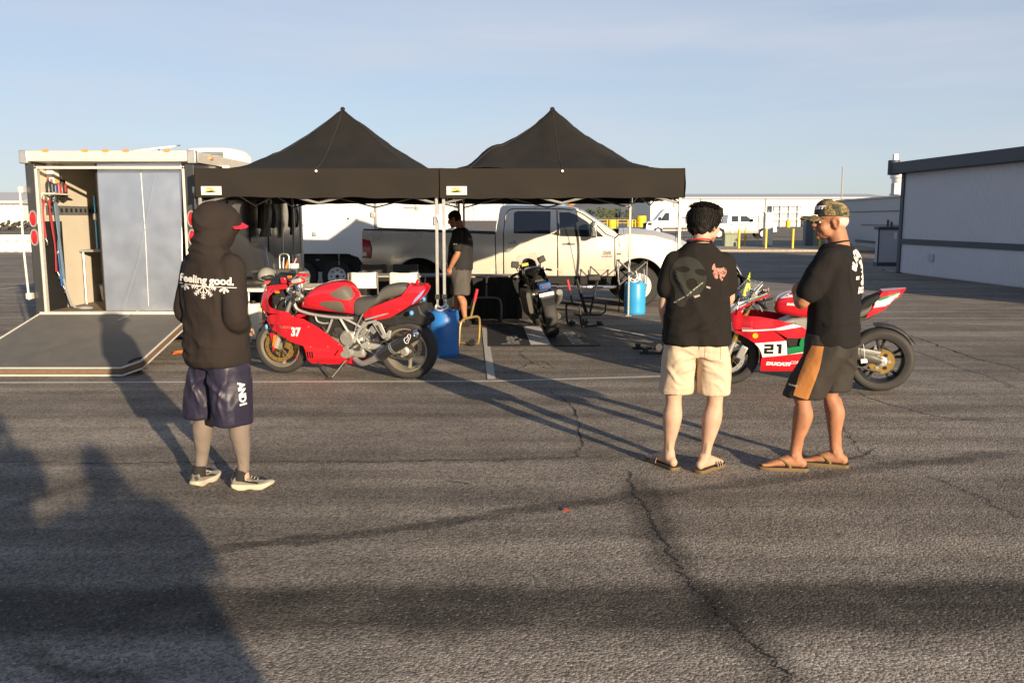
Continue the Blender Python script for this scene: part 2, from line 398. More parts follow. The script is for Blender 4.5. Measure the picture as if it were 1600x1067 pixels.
# ---------------------------------------------------------------- distance: hills, trees, grass
M_HILL = pm('far_hill', (.13, .135, .15), .95, var=.25, scale=.004)
def hill(name, x0, x1, D, hmax, seed, n=60):
    vs = []; rows = 5
    for i in range(n + 1):
        x = x0 + (x1 - x0) * i / n
        hh = hmax * (.35 + .65 * abs(mnoise.fractal(Vector((x / (x1 - x0) * 9 + seed, seed, 0)), 1, 2, 5) + .45)) * min(1, (i / n) * 6, (1 - i / n) * 6)
        for j in range(rows): vs.append((x + 200 * j, D + j * 220, -5 + hh * math.sin(math.pi / 2 * j / (rows - 1))))
    return tag(MB().add(vs, [(i * rows + j, (i + 1) * rows + j, (i + 1) * rows + j + 1, i * rows + j + 1) for i in range(n) for j in range(rows - 1)]).obj(name, M_HILL), kind='structure')
hill('distant_hills', -8500, 8500, 8200, 190, 3.1, 110)
M_GRASS = pm('dry_grass', (.22, .20, .09), .95, var=.35, scale=.05)
sheet('grass_verge', [(-400, 480, .94), (700, 480, .94), (700, 800, .94), (-400, 800, .94)], M_GRASS); tag(bpy.data.objects['grass_verge'], kind='structure')
M_FAR = [pm('far_foliage_%d' % i, c, .9, var=.3, scale=1.5) for i, c in enumerate([(.075, .10, .04), (.10, .115, .045), (.055, .085, .04)])]
M_BARK = pm('far_bark', (.10, .075, .05), .9)
def far_tree(x, y, hgt, k):
    rnd = random.Random(k * 13 + 5)
    t = thing('tree', 'far tree', 'tree', (x, y, .9))
    MB().tube([(0, 0, 0), (.2, 0, hgt * .3), (-.1, .1, hgt * .7)], [.35, .28, .1], 6).obj('trunk', M_BARK, t)
    mb = MB()
    for _ in range(420):
        a = rnd.uniform(0, 6.28); q = rnd.uniform(.15, 1) ** .5; zz = rnd.uniform(.18, 1)
        rr = hgt * .55 * q * math.sin(math.pi * min(1, zz * .92)) ** .6 * (1 + .35 * math.sin(a * 3 + k))
        c = Vector((rr * math.cos(a), rr * math.sin(a), hgt * zz)); s = hgt * rnd.uniform(.04, .09)
        e = Vector((rnd.uniform(-1, 1), rnd.uniform(-1, 1), rnd.uniform(-.6, .6))).normalized() * s; g2 = e.orthogonal().normalized() * s * .7
        mb.add([c - e, c + g2, c + e, c - g2], [(0, 1, 2, 3)])
    mb.obj('crown', M_FAR[k % 3], t, smooth=0, fix=False); return t
_tp = [(905, 5.5), (922, 6.5), (938, 7.5), (953, 6.2), (966, 7.0), (980, 6.0), (890, 5.0)]
_tl = ['leftmost', 'second', 'third', 'fourth', 'fifth', 'sixth']
_tr = sorted(_tp)
for i, (px, hh) in enumerate(_tr):
    o = far_tree((px - 800) / FPX * 560, 560 + 6 * (i % 3), hh, i)
    tag(o, ['far green tree at the left end of the row beyond the pickup bonnet', 'second far tree from the left above the pickup windscreen', 'third far tree from the left above the pickup windscreen', 'fourth and middle far tree of the row above the windscreen', 'fifth far tree of the row beyond the yellow rails', 'sixth far tree of the row left of the canopy leg', 'far tree at the right end of the row beside the hangar end'][i], 'tree', 'far tree row beyond the apron')
# ---------------------------------------------------------------- far buildings
M_HWALL = pm('hangar_cream_sheet', (.72, .69, .62), .6, var=.05, scale=.3)
M_HTRIM = pm('hangar_grey_trim', (.28, .28, .28), .6)
M_HROOF = pm('hangar_roof_sheet', (.42, .43, .46), .5)
def ribbed(x0, x1, z0, z1, step, d, y=0):
    """trapezoid-ribbed sheet in the xz plane facing -y"""
    mb = MB(); n = max(1, int(round((x1 - x0) / step))); st = (x1 - x0) / n; P = []
    for i in range(n):
        x = x0 + i * st; P += [(x, 0), (x + st * .62, 0), (x + st * .70, -d), (x + st * .92, -d)]
    P.append((x1, 0)); k = len(P)
    mb.add([(p, y + q, z0) for p, q in P] + [(p, y + q, z1) for p, q in P], [(i, i + 1, k + i + 1, k + i) for i in range(k - 1)]); return mb
def hangar(x0, x1, Y, z0, zt, depth, label, seams, doors=()):
    t = thing('hangar', label, 'building', ((x0 + x1) / 2, Y, z0)); cx = (x0 + x1) / 2
    MB().box((x0 - cx, .3, 0), (x1 - cx, depth, zt - z0)).obj('wall', M_HWALL, t)
    b = ribbed(x0 - cx, x1 - cx, 0, zt - z0, 1.0, .09, .2); b.obj('wall_cladding', M_HWALL, t, smooth=0)
    MB().prism([(-.8, zt - z0), (depth / 2, zt - z0 + 1.6), (depth + .8, zt - z0), (depth + .8, zt - z0 - .5), (-.8, zt - z0 - .5)], x0 - cx - .6, x1 - cx + .6, 'x').obj('roof', M_HROOF, t, smooth=0)
    for s in seams: MB().box((s - cx - .18, -.1, 0), (s - cx + .18, .16, zt - z0 - .6)).obj('downpipe', M_HTRIM, t)
    for i, (a, b_, h, txt) in enumerate(doors):
        d = MB().box((a - cx, -.05, 0), (b_ - cx, .1, h)).obj('door', pm('hangar_door_white', (.74, .72, .66), .55), t)
        if txt: decal('door_number', text2d(txt, 1.5, .02, align='CENTER'), lambda x, y, a=a, b_=b_, h=h: ((a + b_) / 2 - cx + x, -.08, h - 1.9 + y), M_HTRIM, d)
    return t
hangar(47, 128, 300, .82, 8.7, 40, 'long cream metal hangar filling the background between the right canopy and grey building', [55, 64, 86, 107, 127])
hangar(-120, -2, 310, .85, 9.2, 40, 'cream hangar with numbered doors seen between the white trailer and pickup cab', [-40, -13.6, -3], [(-18.6, -15.6, 5.2, '13'), (-15.2, -12.2, 5.2, '14'), (-11.6, -8.6, 5.2, ''), (-8.2, -5.2, 5.2, '')])
hangar(-150, -83, 150, .18, 4.6, 14, 'white low hangar at the far left behind the plastic barriers', [-120, -95])
# dark hedge in front of the far left hangar
M_HEDGE = pm('hedge_dark', (.045, .045, .035), .95, var=.4, scale=2)
hb = MB(); rnd = random.Random(4)
for i in range(900):
    x = rnd.uniform(-110, -60); c = Vector((x, 118 + rnd.uniform(-.8, .8), rnd.uniform(0, 1.25))); s = .28
    e = Vector((rnd.uniform(-1, 1), rnd.uniform(-1, 1), rnd.uniform(-1, 1))).normalized() * s; g2 = e.orthogonal().normalized() * s
    hb.add([c - e, c + g2, c + e, c - g2], [(0, 1, 2, 3)])
tag(hb.obj('hedge', M_HEDGE, smooth=0, fix=False), 'low dark hedge running below the far left white hangar', 'hedge', kind='stuff')
# ---------------------------------------------------------------- grey ribbed building on the right
M_GRIB = pm('grey_ribbed_siding', (.54, .54, .59), .55, var=.06, scale=1.2)
M_NAVY = pm('navy_fascia', (.045, .055, .075), .55, var=.2)
A, B = G(1406, 427), G(1600, 451); dirv = (A - B).normalized()
near = B - dirv * 8.3; L = (A - near).length; ang = math.atan2(dirv.y, dirv.x)
t = thing('office_building', 'grey ribbed low building with dark fascia and base stripe at the right', 'building', near)
t.rotation_euler = (0, 0, ang)           # local x runs away along the wall, local +y is the side facing left
H = 3.30
MB().box((0, -9, 0), (L, -.05, H - .25)).obj('wall_core', M_GRIB, t, smooth=0)
rb = ribbed(0, L, 1.06, H - .28, .10, .008); rb.xf(Matrix.Diagonal((1, -1, 1, 1))).obj('siding_upper', M_GRIB, t, smooth=0)
rb = ribbed(0, L, .03, .90, .10, .008); rb.xf(Matrix.Diagonal((1, -1, 1, 1))).obj('siding_lower', M_GRIB, t, smooth=0)
MB().box((0, -.03, .90), (L, .045, 1.06)).obj('base_stripe', M_NAVY, t, bevel=.005)
MB().box((L - .02, -.06, .0), (L + .16, .05, H - .27)).obj('corner_trim', M_NAVY, t, bevel=.005)
MB().box((-.3, -9.3, H - .28), (L + .45, .28, H + .06)).obj('fascia', M_NAVY, t, bevel=.02)
MB().tube([(L + .46, .16, H - .30), (L + .46, .16, H + .14)], .17, 12).obj('fascia_end_cap', M_NAVY, t)
for x in (L - 1.9, L - 6.6): MB().box((x, .015, .45), (x + .28, .04, .66)).obj('vent', pm('vent_grey', (.40, .40, .43), .6), t, bevel=.005)
ah = MB().rod((L - 7.6, -1.0, H + .05), (L - 7.6, -1.0, H + .18), .03); ah.obj('aerial_base', M_HTRIM, t)
MB().tube([(L - 7.6, -1.0, H + .16), (L - 8.3, -1.0, H + 1.1), (L - 9.2, -1.1, H + 2.2)], [.012, .008, .004], 5).obj('aerial', M_HTRIM, t)
# utility enclosure against the far end
M_GREY2 = pm('grey_painted_panel', (.43, .43, .46), .6, var=.08)
u = thing('utility_enclosure', 'grey boxed utility enclosure with dark lid beside the ribbed building corner', 'enclosure', G(1389, 417) + Vector((.25, .6, 0)))
MB().box((-.40, 0, .12), (.42, .3, 1.28)).obj('body', M_GREY2, u, bevel=.01)
MB().box((-.46, -.05, 1.28), (.48, .35, 1.38)).obj('lid', M_NAVY, u, bevel=.01)
MB().box((-.44, -.03, 0), (.45, .33, .12)).obj('plinth', M_NAVY, u)
MB().box((-.44, -.02, .12), (-.395, .0, 1.28)).obj('frame_post', M_NAVY, u); MB().box((.415, -.02, .12), (.46, 0, 1.28)).obj('frame_post', M_NAVY, u)
MB().box((.12, -.008, .95), (.22, -.002, 1.18)).obj('notice', pm('notice_white', (.7, .7, .68), .6), u)
tp = thing('plastic_sheet', 'crumpled pale teal sheet on the ground by the utility enclosure', 'sheet', G(1389, 426)); panel('sheet', crv([(-.22, -.1), (.0, -.16), (.25, -.08), (.12, .1), (-.15, .12)], 3, True), .06, lambda x, y: (x, y, .05 + .10 * max(0, mnoise.noise(Vector((x * 6, y * 6, 1)))) + .14 * max(0, -x - .02)), pm('teal_sheet', (.28, .36, .34), .6), tp, solid=.004)
# further grey wall with conduits
p0, p1 = Vector((18.6, 39.0, 0)), Vector((20.4, 55.5, 0)); dv = (p1 - p0).normalized(); L2 = (p1 - p0).length
w = thing('workshop_building', 'plain grey workshop wall with conduits behind the capped man', 'building', p0); w.rotation_euler = (0, 0, math.atan2(dv.y, dv.x))
M_GW = pm('grey_wall_paint', (.43, .44, .47), .7, var=.07, scale=.8)
MB().box((0, -14, 0), (L2, 0, 2.72)).obj('wall', M_GW, w, smooth=0)
MB().box((-.05, -14.1, 2.72), (L2 + .1, .12, 2.80)).obj('parapet', pm('parapet_light', (.6, .6, .58), .6), w)
for z0, z1, x0, x1 in ((2.02, 2.06, .05, L2), (1.30, 1.34, 1.5, 11), (.34, .46, .05, 12)): MB().box((x0, .01, z0), (x1, .06, z1)).obj('conduit', M_NAVY, w)
for x, z0, z1 in ((2.1, .5, 2.72), (.6, .5, 2.72), (6.2, .9, 1.6), (5.6, .46, 1.5)): MB().rod((x, .05, z0), (x, .05, z1), .045, 6).obj('downpipe', M_NAVY, w)
MB().box((3.2, .01, .03), (4.1, .1, .30)).obj('dark_vent', M_NAVY, w)
# white tower with a floodlight
M_WHT = pm('white_paint_outdoor', (.78, .77, .74), .5, var=.06)
tw = thing('roof_tower', 'white cylindrical vent tower rising behind the grey building corner', 'tower', (30.6, 70, 0))
MB().lathe([(.75, 0), (.75, 3.6), (.62, 3.62), (.62, 4.5), (.66, 4.5), (.66, 5.0), (.4, 5.35), (0, 5.4)], 20).obj('shaft', M_WHT, tw)
MB().box((-.85, -.9, 3.5), (-.3, -.3, 4.4)).obj('control_box', M_GREY2, tw, bevel=.02)
MB().lathe([(.3, 4.6), (.78, 4.8), (.78, 5.1), (.3, 5.2)], 16).obj('hood', M_WHT, tw)
MB().rod((-.3, -.6, 5.2), (-.55, -.6, 6.35), .04).obj('mast', M_HTRIM, tw); MB().box((-.95, -.8, 6.1), (-.6, -.5, 6.6)).obj('floodlight', M_WHT, tw, bevel=.03)
# pole on the hangar roof line
pp = MB().rod((0, 0, 0), (0, 0, 8.5), .09, 6).obj('lamp_post', M_HTRIM); pp.location = ((1308 - 800) / FPX * 120, 120, .05); tag(pp, 'thin dark pole rising above the hangar roof behind the camouflage cap', 'pole')
# ---------------------------------------------------------------- yard furniture
M_YEL = pm('bollard_yellow', (.62, .44, .03), .5, var=.12, scale=6)
def bollard(p, h, label, r=.062):
    b = MB().lathe([(r, 0), (r, h - .05), (r * .8, h - .015), (0, h)], 14).obj('bollard', M_YEL); b.location = p
    return tag(b, label, 'bollard', 'yellow bollards in the yard')
bollard(G(1154, 392), 1.15, 'yellow bollard beside the green box right of the dark haired man')
bollard(G(1164, 386), 1.15, 'yellow bollard further back between green box and white cabinet')
bollard(G(1196, 392), 1.15, 'yellow bollard directly in front of the white cabinet')
bollard(G(1238, 392), 1.15, 'yellow bollard standing alone left of the camouflage cap')
bollard(G(1281, 390), 1.15, 'yellow bollard half hidden under the chin of the capped man')
gbx = thing('transformer_box', 'low green transformer box right of the dark haired man', 'utility box', G(1140, 388))
M_GRN = pm('transformer_green', (.20, .23, .16), .6)
MB().box((-.36, -.3, 0), (.36, .3, .78)).obj('case', M_GRN, gbx, bevel=.02); MB().box((-.40, -.34, .78), (.40, .34, .84)).obj('lid', M_GRN, gbx, bevel=.02)
MB().lathe([(0, 0), (.08, .02), (.07, .12), (0, .15)], 10, c=(.1, 0, .84)).obj('lifting_eye', M_WHT, gbx)
for dx in (-.3, 0, .3): MB().rod((dx, -.305, .1), (dx, -.305, .7), .008, 5).obj('door_seam', M_HTRIM, gbx)
gb2 = thing('transformer_box', 'pale green transformer box behind the capped man chin', 'utility box', G(1274, 386))
MB().box((-.45, -.3, 0), (.45, .5, .95)).obj('case', pm('transformer_pale', (.36, .38, .27), .6), gb2, bevel=.02); MB().box((-.48, -.33, .95), (.48, .53, 1.0)).obj('lid', M_GRN, gb2, bevel=.01)
dkc = thing('electrical_cabinet', 'dark blue grey upright cabinet left of the capped man face', 'cabinet', G(1262, 387))
MB().box((-.22, -.2, .08), (.22, .3, 1.75)).obj('case', pm('cabinet_dark', (.10, .12, .14), .5), dkc, bevel=.02); MB().box((-.26, -.24, 0), (.26, .34, .08)).obj('plinth', M_GREY2, dkc); MB().box((-.25, -.23, 1.75), (.25, .33, 1.80)).obj('cap', M_NAVY, dkc)
wc = thing('electrical_cabinet', 'tall cream white electrical cabinet in front of the white pickup', 'cabinet', G(1199, 388))
M_CRM = pm('cabinet_cream', (.66, .62, .53), .55)
MB().box((-.23, -.2, .16), (.23, .25, 1.95)).obj('case', M_CRM, wc, bevel=.015); MB().box((-.26, -.23, 1.95), (.26, .28, 2.0)).obj('cap', M_CRM, wc)
for s in (-1, 1): MB().box((s * .17 - .03, -.1, 0), (s * .17 + .03, .1, .16)).obj('leg', M_HTRIM, wc)
MB().rod((0, .02, 2.0), (0, .02, 2.12), .03).obj('conduit', M_HTRIM, wc); MB().box((.15, -.215, .9), (.18, -.2, 1.1)).obj('handle', M_HTRIM, wc)
MB().box((-.2, -.215, .25), (.2, -.201, 1.88)).obj('door', M_CRM, wc, bevel=.006)
sp = MB().rod((0, 0, 0), (0, 0, 1.85), .03, 6).box((-.12, -.1, 0), (.12, .1, .06)).obj('sign_post', M_HTRIM); sp.location = G(1184, 389); tag(sp, 'thin dark post just left of the cream cabinet', 'post')
# gravel kerb island under the cabinets
M_GRAV = pm('gravel_kerb', (.34, .29, .23), .95, var=.5, scale=9, bump=.8, bscale=20)
a, b2 = G(1120, 394), G(1300, 391)
isl = tag(MB().box((a.x - 4, a.y, 0), (b2.x + 8, a.y + 6, .12)).obj('kerb_island', M_GRAV, bevel=.03), kind='structure')
# distant yellow rails, drums and fenced compound
rl = thing('safety_rail', 'row of yellow safety rails beyond the pickup windscreen', 'rail', AT(965, 350, 150) * 1.0); rl.location.z = gz(150)
for i in range(5): MB().rod((-3.5 + i * 1.75, 0, 0), (-3.5 + i * 1.75, 0, 1.25), .1, 6).obj('post', M_YEL, rl)
for z in (.7, 1.2): MB().rod((-3.5, 0, z), (3.5, 0, z), .05, 5).obj('bar', M_YEL, rl)
for i, (px, lab) in enumerate([(983, 'first'), (988, 'second'), (993, 'x'), (1000, 'y')]):
    b = bollard(AT(px, 346, 150), 1.25, ['far yellow post left of the canopy leg', 'far yellow post right beside the canopy leg', 'far yellow post second right of the canopy leg', 'far yellow post third right of the canopy leg'][i], .14); b.location.z = gz(150)
M_YEL2 = pm('drum_yellow', (.65, .46, .02), .5)
def ydrum(p, s, label, r=.3):
    b = MB().lathe([(r, 0), (r, .3), (r * 1.05, .33), (r, .36), (r, .62), (r * 1.05, .65), (r, .68), (r, .95), (r * .9, 1.0), (0, 1.0)], 16).obj('drum', M_YEL2); b.location = p; b.scale = (s, s, s); return tag(b, label, 'drum', 'far yellow drums')
ydrum(G(1231, 357), 1.25, 'yellow drum in front of the fenced compound'); q = ydrum(AT(1002, 345, 150), 1.9, 'yellow drum by the hangar corner left of the white van', .45); q.location.z = gz(150)
ydrum(G(956, 366), 1.5, 'yellow drum beyond the pickup windscreen')
fc = thing('fenced_compound', 'white tube fence compound with grey units before the hangar', 'fence', (0, 0, 0))
O = AT(1248, 352, 150); O.z = gz(150); fc.location = O
for i in range(7): MB().rod((-4.6 + i * 1.5, 0, 0), (-4.6 + i * 1.5, 0, 4.2), .09, 6).obj('post', M_WHT, fc)
for z in (1.4, 2.6, 3.9): MB().rod((-4.6, 0, z), (4.4, 0, z), .05, 5).obj('rail', M_WHT, fc)
MB().box((-3.8, 2, 0), (1.0, 6, 3.6)).obj('unit', M_GREY2, fc, bevel=.1); MB().box((1.6, 1.5, 0), (4.2, 4, 1.9)).obj('unit', M_WHT, fc, bevel=.1); MB().box((-7.5, 1, 0), (-5.2, 3, 1.7)).obj('unit', M_GREY2, fc, bevel=.1)
# black yard gate section beside the van
ygt = thing('yard_gate', 'small black vertical bar gate behind the canopy leg by the van', 'gate', AT(1074, 374, 60)); ygt.location.z = 0
for i in range(7): MB().rod((-.5 + i * .17, 0, .05), (-.5 + i * .17, 0, 1.75), .022, 5).obj('bar', M_NAVY, ygt)
for z in (.1, 1.7): MB().rod((-.52, 0, z), (.54, 0, z), .028, 5).obj('rail', M_NAVY, ygt)
# white plastic barriers far left
M_PLW = pm('barrier_white_plastic', (.74, .71, .65), .5, var=.07)
bp0 = G(20, 394)
for i, lab in enumerate(['white plastic barrier cut by the left picture edge', 'middle white plastic barrier left of the trailer', 'white plastic barrier nearest to the black trailer post']):
    bt = thing('plastic_barrier', lab, 'barrier', (bp0.x - 1.0 + i * 1.07, bp0.y, 0), 0, 'white water filled barriers')
    ys_ = [(-.28, 0), (.28, 0), (.28, .12), (.12, .42), (.10, .86), (-.10, .86), (-.12, .42), (-.28, .12)]
    MB().prism([(p[0], p[1]) for p in ys_], -.51, .51, 'x').obj('shell', M_PLW, bt, bevel=.02)
    for s in (-.24, .24):
        MB().box((s - .11, -.135, .50), (s + .11, -.09, .58)).obj('fork_slot', M_HTRIM, bt); MB().box((s - .14, -.29, -.0), (s + .14, -.27, .07)).obj('foot_slot', M_HTRIM, bt)
# ---------------------------------------------------------------- black enclosed trailer with open ramp
M_BLK = pm('trailer_black_skin', (.035, .036, .038), .32, var=.2, scale=2.5, coat=.3)
M_ALU = pm('brushed_aluminium', (.62, .61, .59), .42, metal=.85, var=.1, scale=30)
M_ALUC = pm('weathered_aluminium_trim', (.66, .62, .55), .55, metal=.45, var=.12, scale=20)
M_CREAM = pm('interior_cream_panel', (.60, .54, .44), .6, var=.08, scale=3)
M_AMB = pm('amber_lens', (.62, .25, .07), .3); M_REDL = pm('red_lens', (.34, .012, .016), .25, coat=.5)
M_BLKP = pm('matte_black_plastic', (.018, .018, .019), .6, var=.3)
M_STEEL = pm('galvanised_steel', (.48, .48, .46), .45, metal=.8, var=.15, scale=25)
M_RUB = pm('tyre_rubber', (.022, .021, .020), .8, var=.3, scale=30, bump=.2)
M_GRYP = pm('grey_plastic', (.22, .22, .22), .55)
TX0, TX1, TY0, TY1, TF, TR = -6.02, -3.93, 11.0, 16.4, .50, 2.47
tr = thing('cargo_trailer', 'black enclosed trailer with its rear ramp lowered and cream interior', 'trailer')
cx = (TX0 + TX1) / 2
MB().box((TX0, TY0 + .06, TF - .06), (TX1, TY1, TF)).obj('floor', pm('trailer_floor_ply', (.20, .15, .10), .8, var=.3, scale=8), tr)
MB().box((TX0, TY0 + .05, TF - .16), (TX0 + .04, TY1, TR - .1)).box((TX0 + .04, TY0 + .1, TF), (TX0 + .055, TY1 - .05, TR - .12), 1).obj('left_wall', [M_BLK, M_CREAM], tr)
MB().box((TX1 - .04, TY0 + .05, TF - .16), (TX1, TY1 - .04, TR - .1)).obj('right_wall', M_BLK, tr)
MB().box((TX1 - .055, TY0 + .1, TF), (TX1 - .041, TY1 - .05, TR - .12)).obj('right_lining', M_CREAM, tr)
MB().box((TX0 + .02, TY1 - .05, TF - .16), (TX1 - .02, TY1 + .02, TR - .1)).box((TX0 + .06, TY1 - .07, TF), (TX1 - .06, TY1 - .051, TR - .12), 1).obj('front_wall', [M_BLK, M_CREAM], tr)
MB().box((TX0 - .02, TY0 + .0, TR - .1), (TX1 + .02, TY1 + .03, TR)).obj('roof', M_WHT, tr, bevel=.02)
MB().box((TX0 - .03, TY0 - .04, TR - .10), (TX1 + .03, TY0 + .02, TR + .03)).obj('header_rail', M_ALUC, tr, bevel=.008)
MB().box((TX1 + .005, TY0 + .03, TR - .11), (TX1 + .045, TY1 + .03, TR + .02)).obj('side_rail', M_ALUC, tr, bevel=.008)
for sx in (TX0 - .035, TX1 - .06): MB().box((sx, TY0 - .055, TR - .125), (sx + .105, TY0 + .03, TR + .035)).obj('corner_cap', M_ALU, tr, bevel=.01)
for px in (70, 132, 164, 196, 260):
    c = AT(px, 235.5, TY0 - .05); MB().lathe([(.0, .018), (.02, .016), (.026, .0)], 12, 'y').xf(Matrix.Translation((c.x, TY0 - .038, c.z)) @ Matrix.Diagonal((1.9, -1, .75, 1))).obj('marker_light', M_AMB, tr)
c = AT(320, 237.5, 11.5); MB().cbox((TX1 + .055, 11.5, TR - .03), (.03, .1, .035)).obj('marker_light', M_AMB, tr, bevel=.01)
for sx, w in ((TX0, .12), (TX1 - .12, .12)):
    MB().box((sx, TY0, TF - .22), (sx + w, TY0 + .06, TR - .12)).obj('rear_post', M_BLK, tr, bevel=.012)
for sx in (TX0 + .12, TX1 - .15): MB().box((sx, TY0 - .012, TF - .02), (sx + .03, TY0 + .06, TR - .16)).obj('jamb', M_ALUC, tr, bevel=.004)
MB().box((TX0 + .12, TY0 - .012, TR - .19), (TX1 - .12, TY0 + .05, TR - .155)).obj('jamb_head', M_ALUC, tr, bevel=.004)
MB().box((TX0 + .06, TY0 - .03, TF - .05), (TX1 - .06, TY0 + .06, TF + .012)).obj('sill', M_ALUC, tr, bevel=.008)
MB().box((TX0 + .0, TY0 + .0, TF - .26), (TX1 - .0, TY0 + .08, TF - .06)).obj('bumper', M_BLK, tr, bevel=.02)
def oval_lamp(x, z):
    o = MB().lathe([(0, -.028), (.045, -.024), (.058, -.006), (.058, .0)], 24, 'y').xf(Matrix.Translation((x, TY0, z)) @ Matrix.Diagonal((.72, 1, 1.6, 1))).obj('tail_light', M_REDL, tr)
    MB().lathe([(.058, -.012), (.068, -.016), (.072, 0)], 24, 'y').xf(Matrix.Translation((x, TY0, z)) @ Matrix.Diagonal((.72, 1, 1.5, 1))).obj('bezel', M_GRYP, o)
for sx in (TX0 + .06, TX1 - .06): oval_lamp(sx, AT(48, 342, TY0).z); oval_lamp(sx, AT(50, 371, TY0).z)
# lock bars of the ramp door
for s, sx in ((-1, TX0), (1, TX1)):
    b = MB().tube([(sx + s * .03, TY0 - .09, AT(37, 292, 11).z), (sx + s * .035, TY0 - .10, 1.3), (sx + s * .02, TY0 - .09, AT(50, 467, 11).z)], .014, 8); b.obj('lock_bar', M_ALUC, tr)
    for z in (AT(37, 297, 11).z, AT(50, 462, 11).z): MB().box((sx + s * .03 - .035, TY0 - .09, z - .04), (sx + s * .03 + .035, TY0 + .0, z + .04)).obj('hinge_bracket', M_ALUC, tr, bevel=.01)
# ramp door
M_RAMP = pm('ramp_dark_plywood', (.105, .10, .092), .75, var=.3, scale=5, bump=.3, bscale=40)
M_PLY = pm('plywood_edge', (.15, .085, .045), .8, var=.4, scale=30)
v0 = Vector((0, TY0 - .04, TF - .02)); v1 = Vector((0, 9.18, .10)); vd = (v1 - v0); LR = vd.length; vd.normalize(); nr = Vector((1, 0, 0)).cross(vd) * -1
if nr.z < 0: nr = -nr
def RMP(u, v, h): p = v0 + vd * v + nr * h; return Vector((u, p.y, p.z))
ru0, ru1 = TX0 + .06, TX1 - .10
outl = [(ru0, 0), (ru1, 0), (ru1, LR - .20), (ru1 - .13, LR), (ru0 + .13, LR), (ru0, LR - .20)]
ramp = MB().add([RMP(u, v, 0) for u, v in outl] + [RMP(u, v, -.085) for u, v in outl], [tuple(range(6)), tuple(range(11, 5, -1))] + [(i, (i + 1) % 6, 6 + (i + 1) % 6, 6 + i) for i in range(6)]).obj('ramp_door', M_RAMP, tr, smooth=0)
for i in range(1, 6):
    a, b = outl[i], outl[(i + 1) % 6]
    MB().tube([RMP(*a, .002), RMP(*b, .002)], [(.014, .010), (.014, .010)], 6).obj('edge_trim', M_ALUC, ramp); MB().tube([RMP(*a, -.083), RMP(*b, -.083)], [(.012, .012), (.012, .012)], 6).obj('edge_trim', M_ALUC, ramp)
    MB().tube([RMP(*a, -.04), RMP(*b, -.04)], [(.006, .02), (.006, .02)], 6).obj('edge_core', M_PLY, ramp)
MB().tube([RMP(ru1 - .10, LR - .13, .02), RMP(ru1 - .05, LR - .2, .03), RMP(ru1 - .02, LR - .26, .02)], .012, 6).obj('handle', M_BLKP, ramp)
MB().tube([(-4.72, 11.02, .53), (-4.80, 10.6, .45)], .003, 5).obj('cable', M_STEEL, tr)
MB().tube([(-4.40, 11.0, 2.25), (-4.62, 10.9, 1.2), (-4.78, 10.62, .46)], .0018, 5).obj('ramp_cable', M_GRYP, tr)
# wheels (right side and left side), fenders
for sx in (TX0 + .02, TX1 - .24):
    for yy in (14.0,):
        w = MB().lathe([(.20, -.0), (.33, .0), (.36, .04), (.36, .17), (.33, .21), (.20, .21)], 28, 'x', c=(sx, yy, .36), closed=True).obj('wheel', M_RUB, tr)
        MB().lathe([(0, .02), (.2, .02), (.2, .19), (0, .19)], 20, 'x', c=(sx, yy, .36)).obj('hub', M_WHT, w)
MB().box((TX1 - .02, 13.4, .36), (TX1 + .12, 14.6, .85)).obj('fender', M_BLK, tr, bevel=.08)
MB().box((TX0 + .3, TY0 + .1, .30), (TX0 + .4, TY1 + .9, .42)).box((TX1 - .4, TY0 + .1, .30), (TX1 - .3, TY1 + .9, .42)).obj('chassis_rail', M_BLK, tr)
# right side dress: front corner post, stone guard, vertical strips, side door
MB().box((TX1 - .05, TY1 - .03, TF - .16), (TX1 + .035, TY1 + .05, TR - .1)).obj('corner_post', M_ALU, tr, bevel=.02)
MB().box((TX1 + .002, TY1 - .75, TF - .14), (TX1 + .010, TY1 - .04, 1.03)).obj('stone_guard', pm('diamond_plate', (.55, .55, .55), .4, metal=.8, var=.15, scale=60, bump=.6, bscale=90), tr)
for yy, ww in ((15.05, .03), (15.9, .012), (13.2, .012), (12.2, .012), (14.2, .012)): MB().box((TX1 + .002, yy, TF), (TX1 + .012, yy + ww, TR - .13)).obj('seam_strip', M_ALU if ww > .02 else M_BLKP, tr)
MB().box((TX1 + .012, 14.93, 1.35), (TX1 + .05, 15.0, 1.62)).obj('door_handle', M_STEEL, tr, bevel=.01)
# roof items: vent lid, air conditioner, awning
vt = thing('roof_vent', 'white raised roof vent lid on top of the black trailer', 'vent', (-4.85, 12.2, TR))
MB().box((-.22, -.2, 0), (.22, .22, .04)).obj('base', M_WHT, vt, bevel=.01)
MB().add([(-.24, -.24, .10), (.24, -.24, .15), (.24, .22, .21), (-.24, .22, .17)], [(0, 1, 2, 3)]).obj('lid', M_WHT, vt, solid=.02); MB().rod((0, 0, .03), (.03, 0, .15), .008, 5).obj('strut', M_BLKP, vt)
ac = thing('roof_air_conditioner', 'white air conditioner on the black trailer roof behind the awning', 'air conditioner', (-4.72, 14.3, TR))
rings = []
for z, a, b in ((0, .44, .40), (.05, .46, .42), (.2, .45, .40), (.28, .38, .34), (.31, .2, .18)):
    rings.append([(a * math.copysign(abs(math.cos(t)) ** .45, math.cos(t)), b * 1.3 * math.copysign(abs(math.sin(t)) ** .45, math.sin(t)), z) for t in [2 * math.pi * k / 32 for k in range(32)]])
MB().loft(rings).obj('shroud', M_WHT, ac)
for i in range(7): MB().box((-.30, -.565, .05 + i * .026), (.28, -.545, .062 + i * .026)).obj('louvre', M_GRYP, ac)
aw = thing('awning', 'rolled cream awning tube along the top of the black trailer', 'awning', (TX1 + .09, 12.0, 2.28))
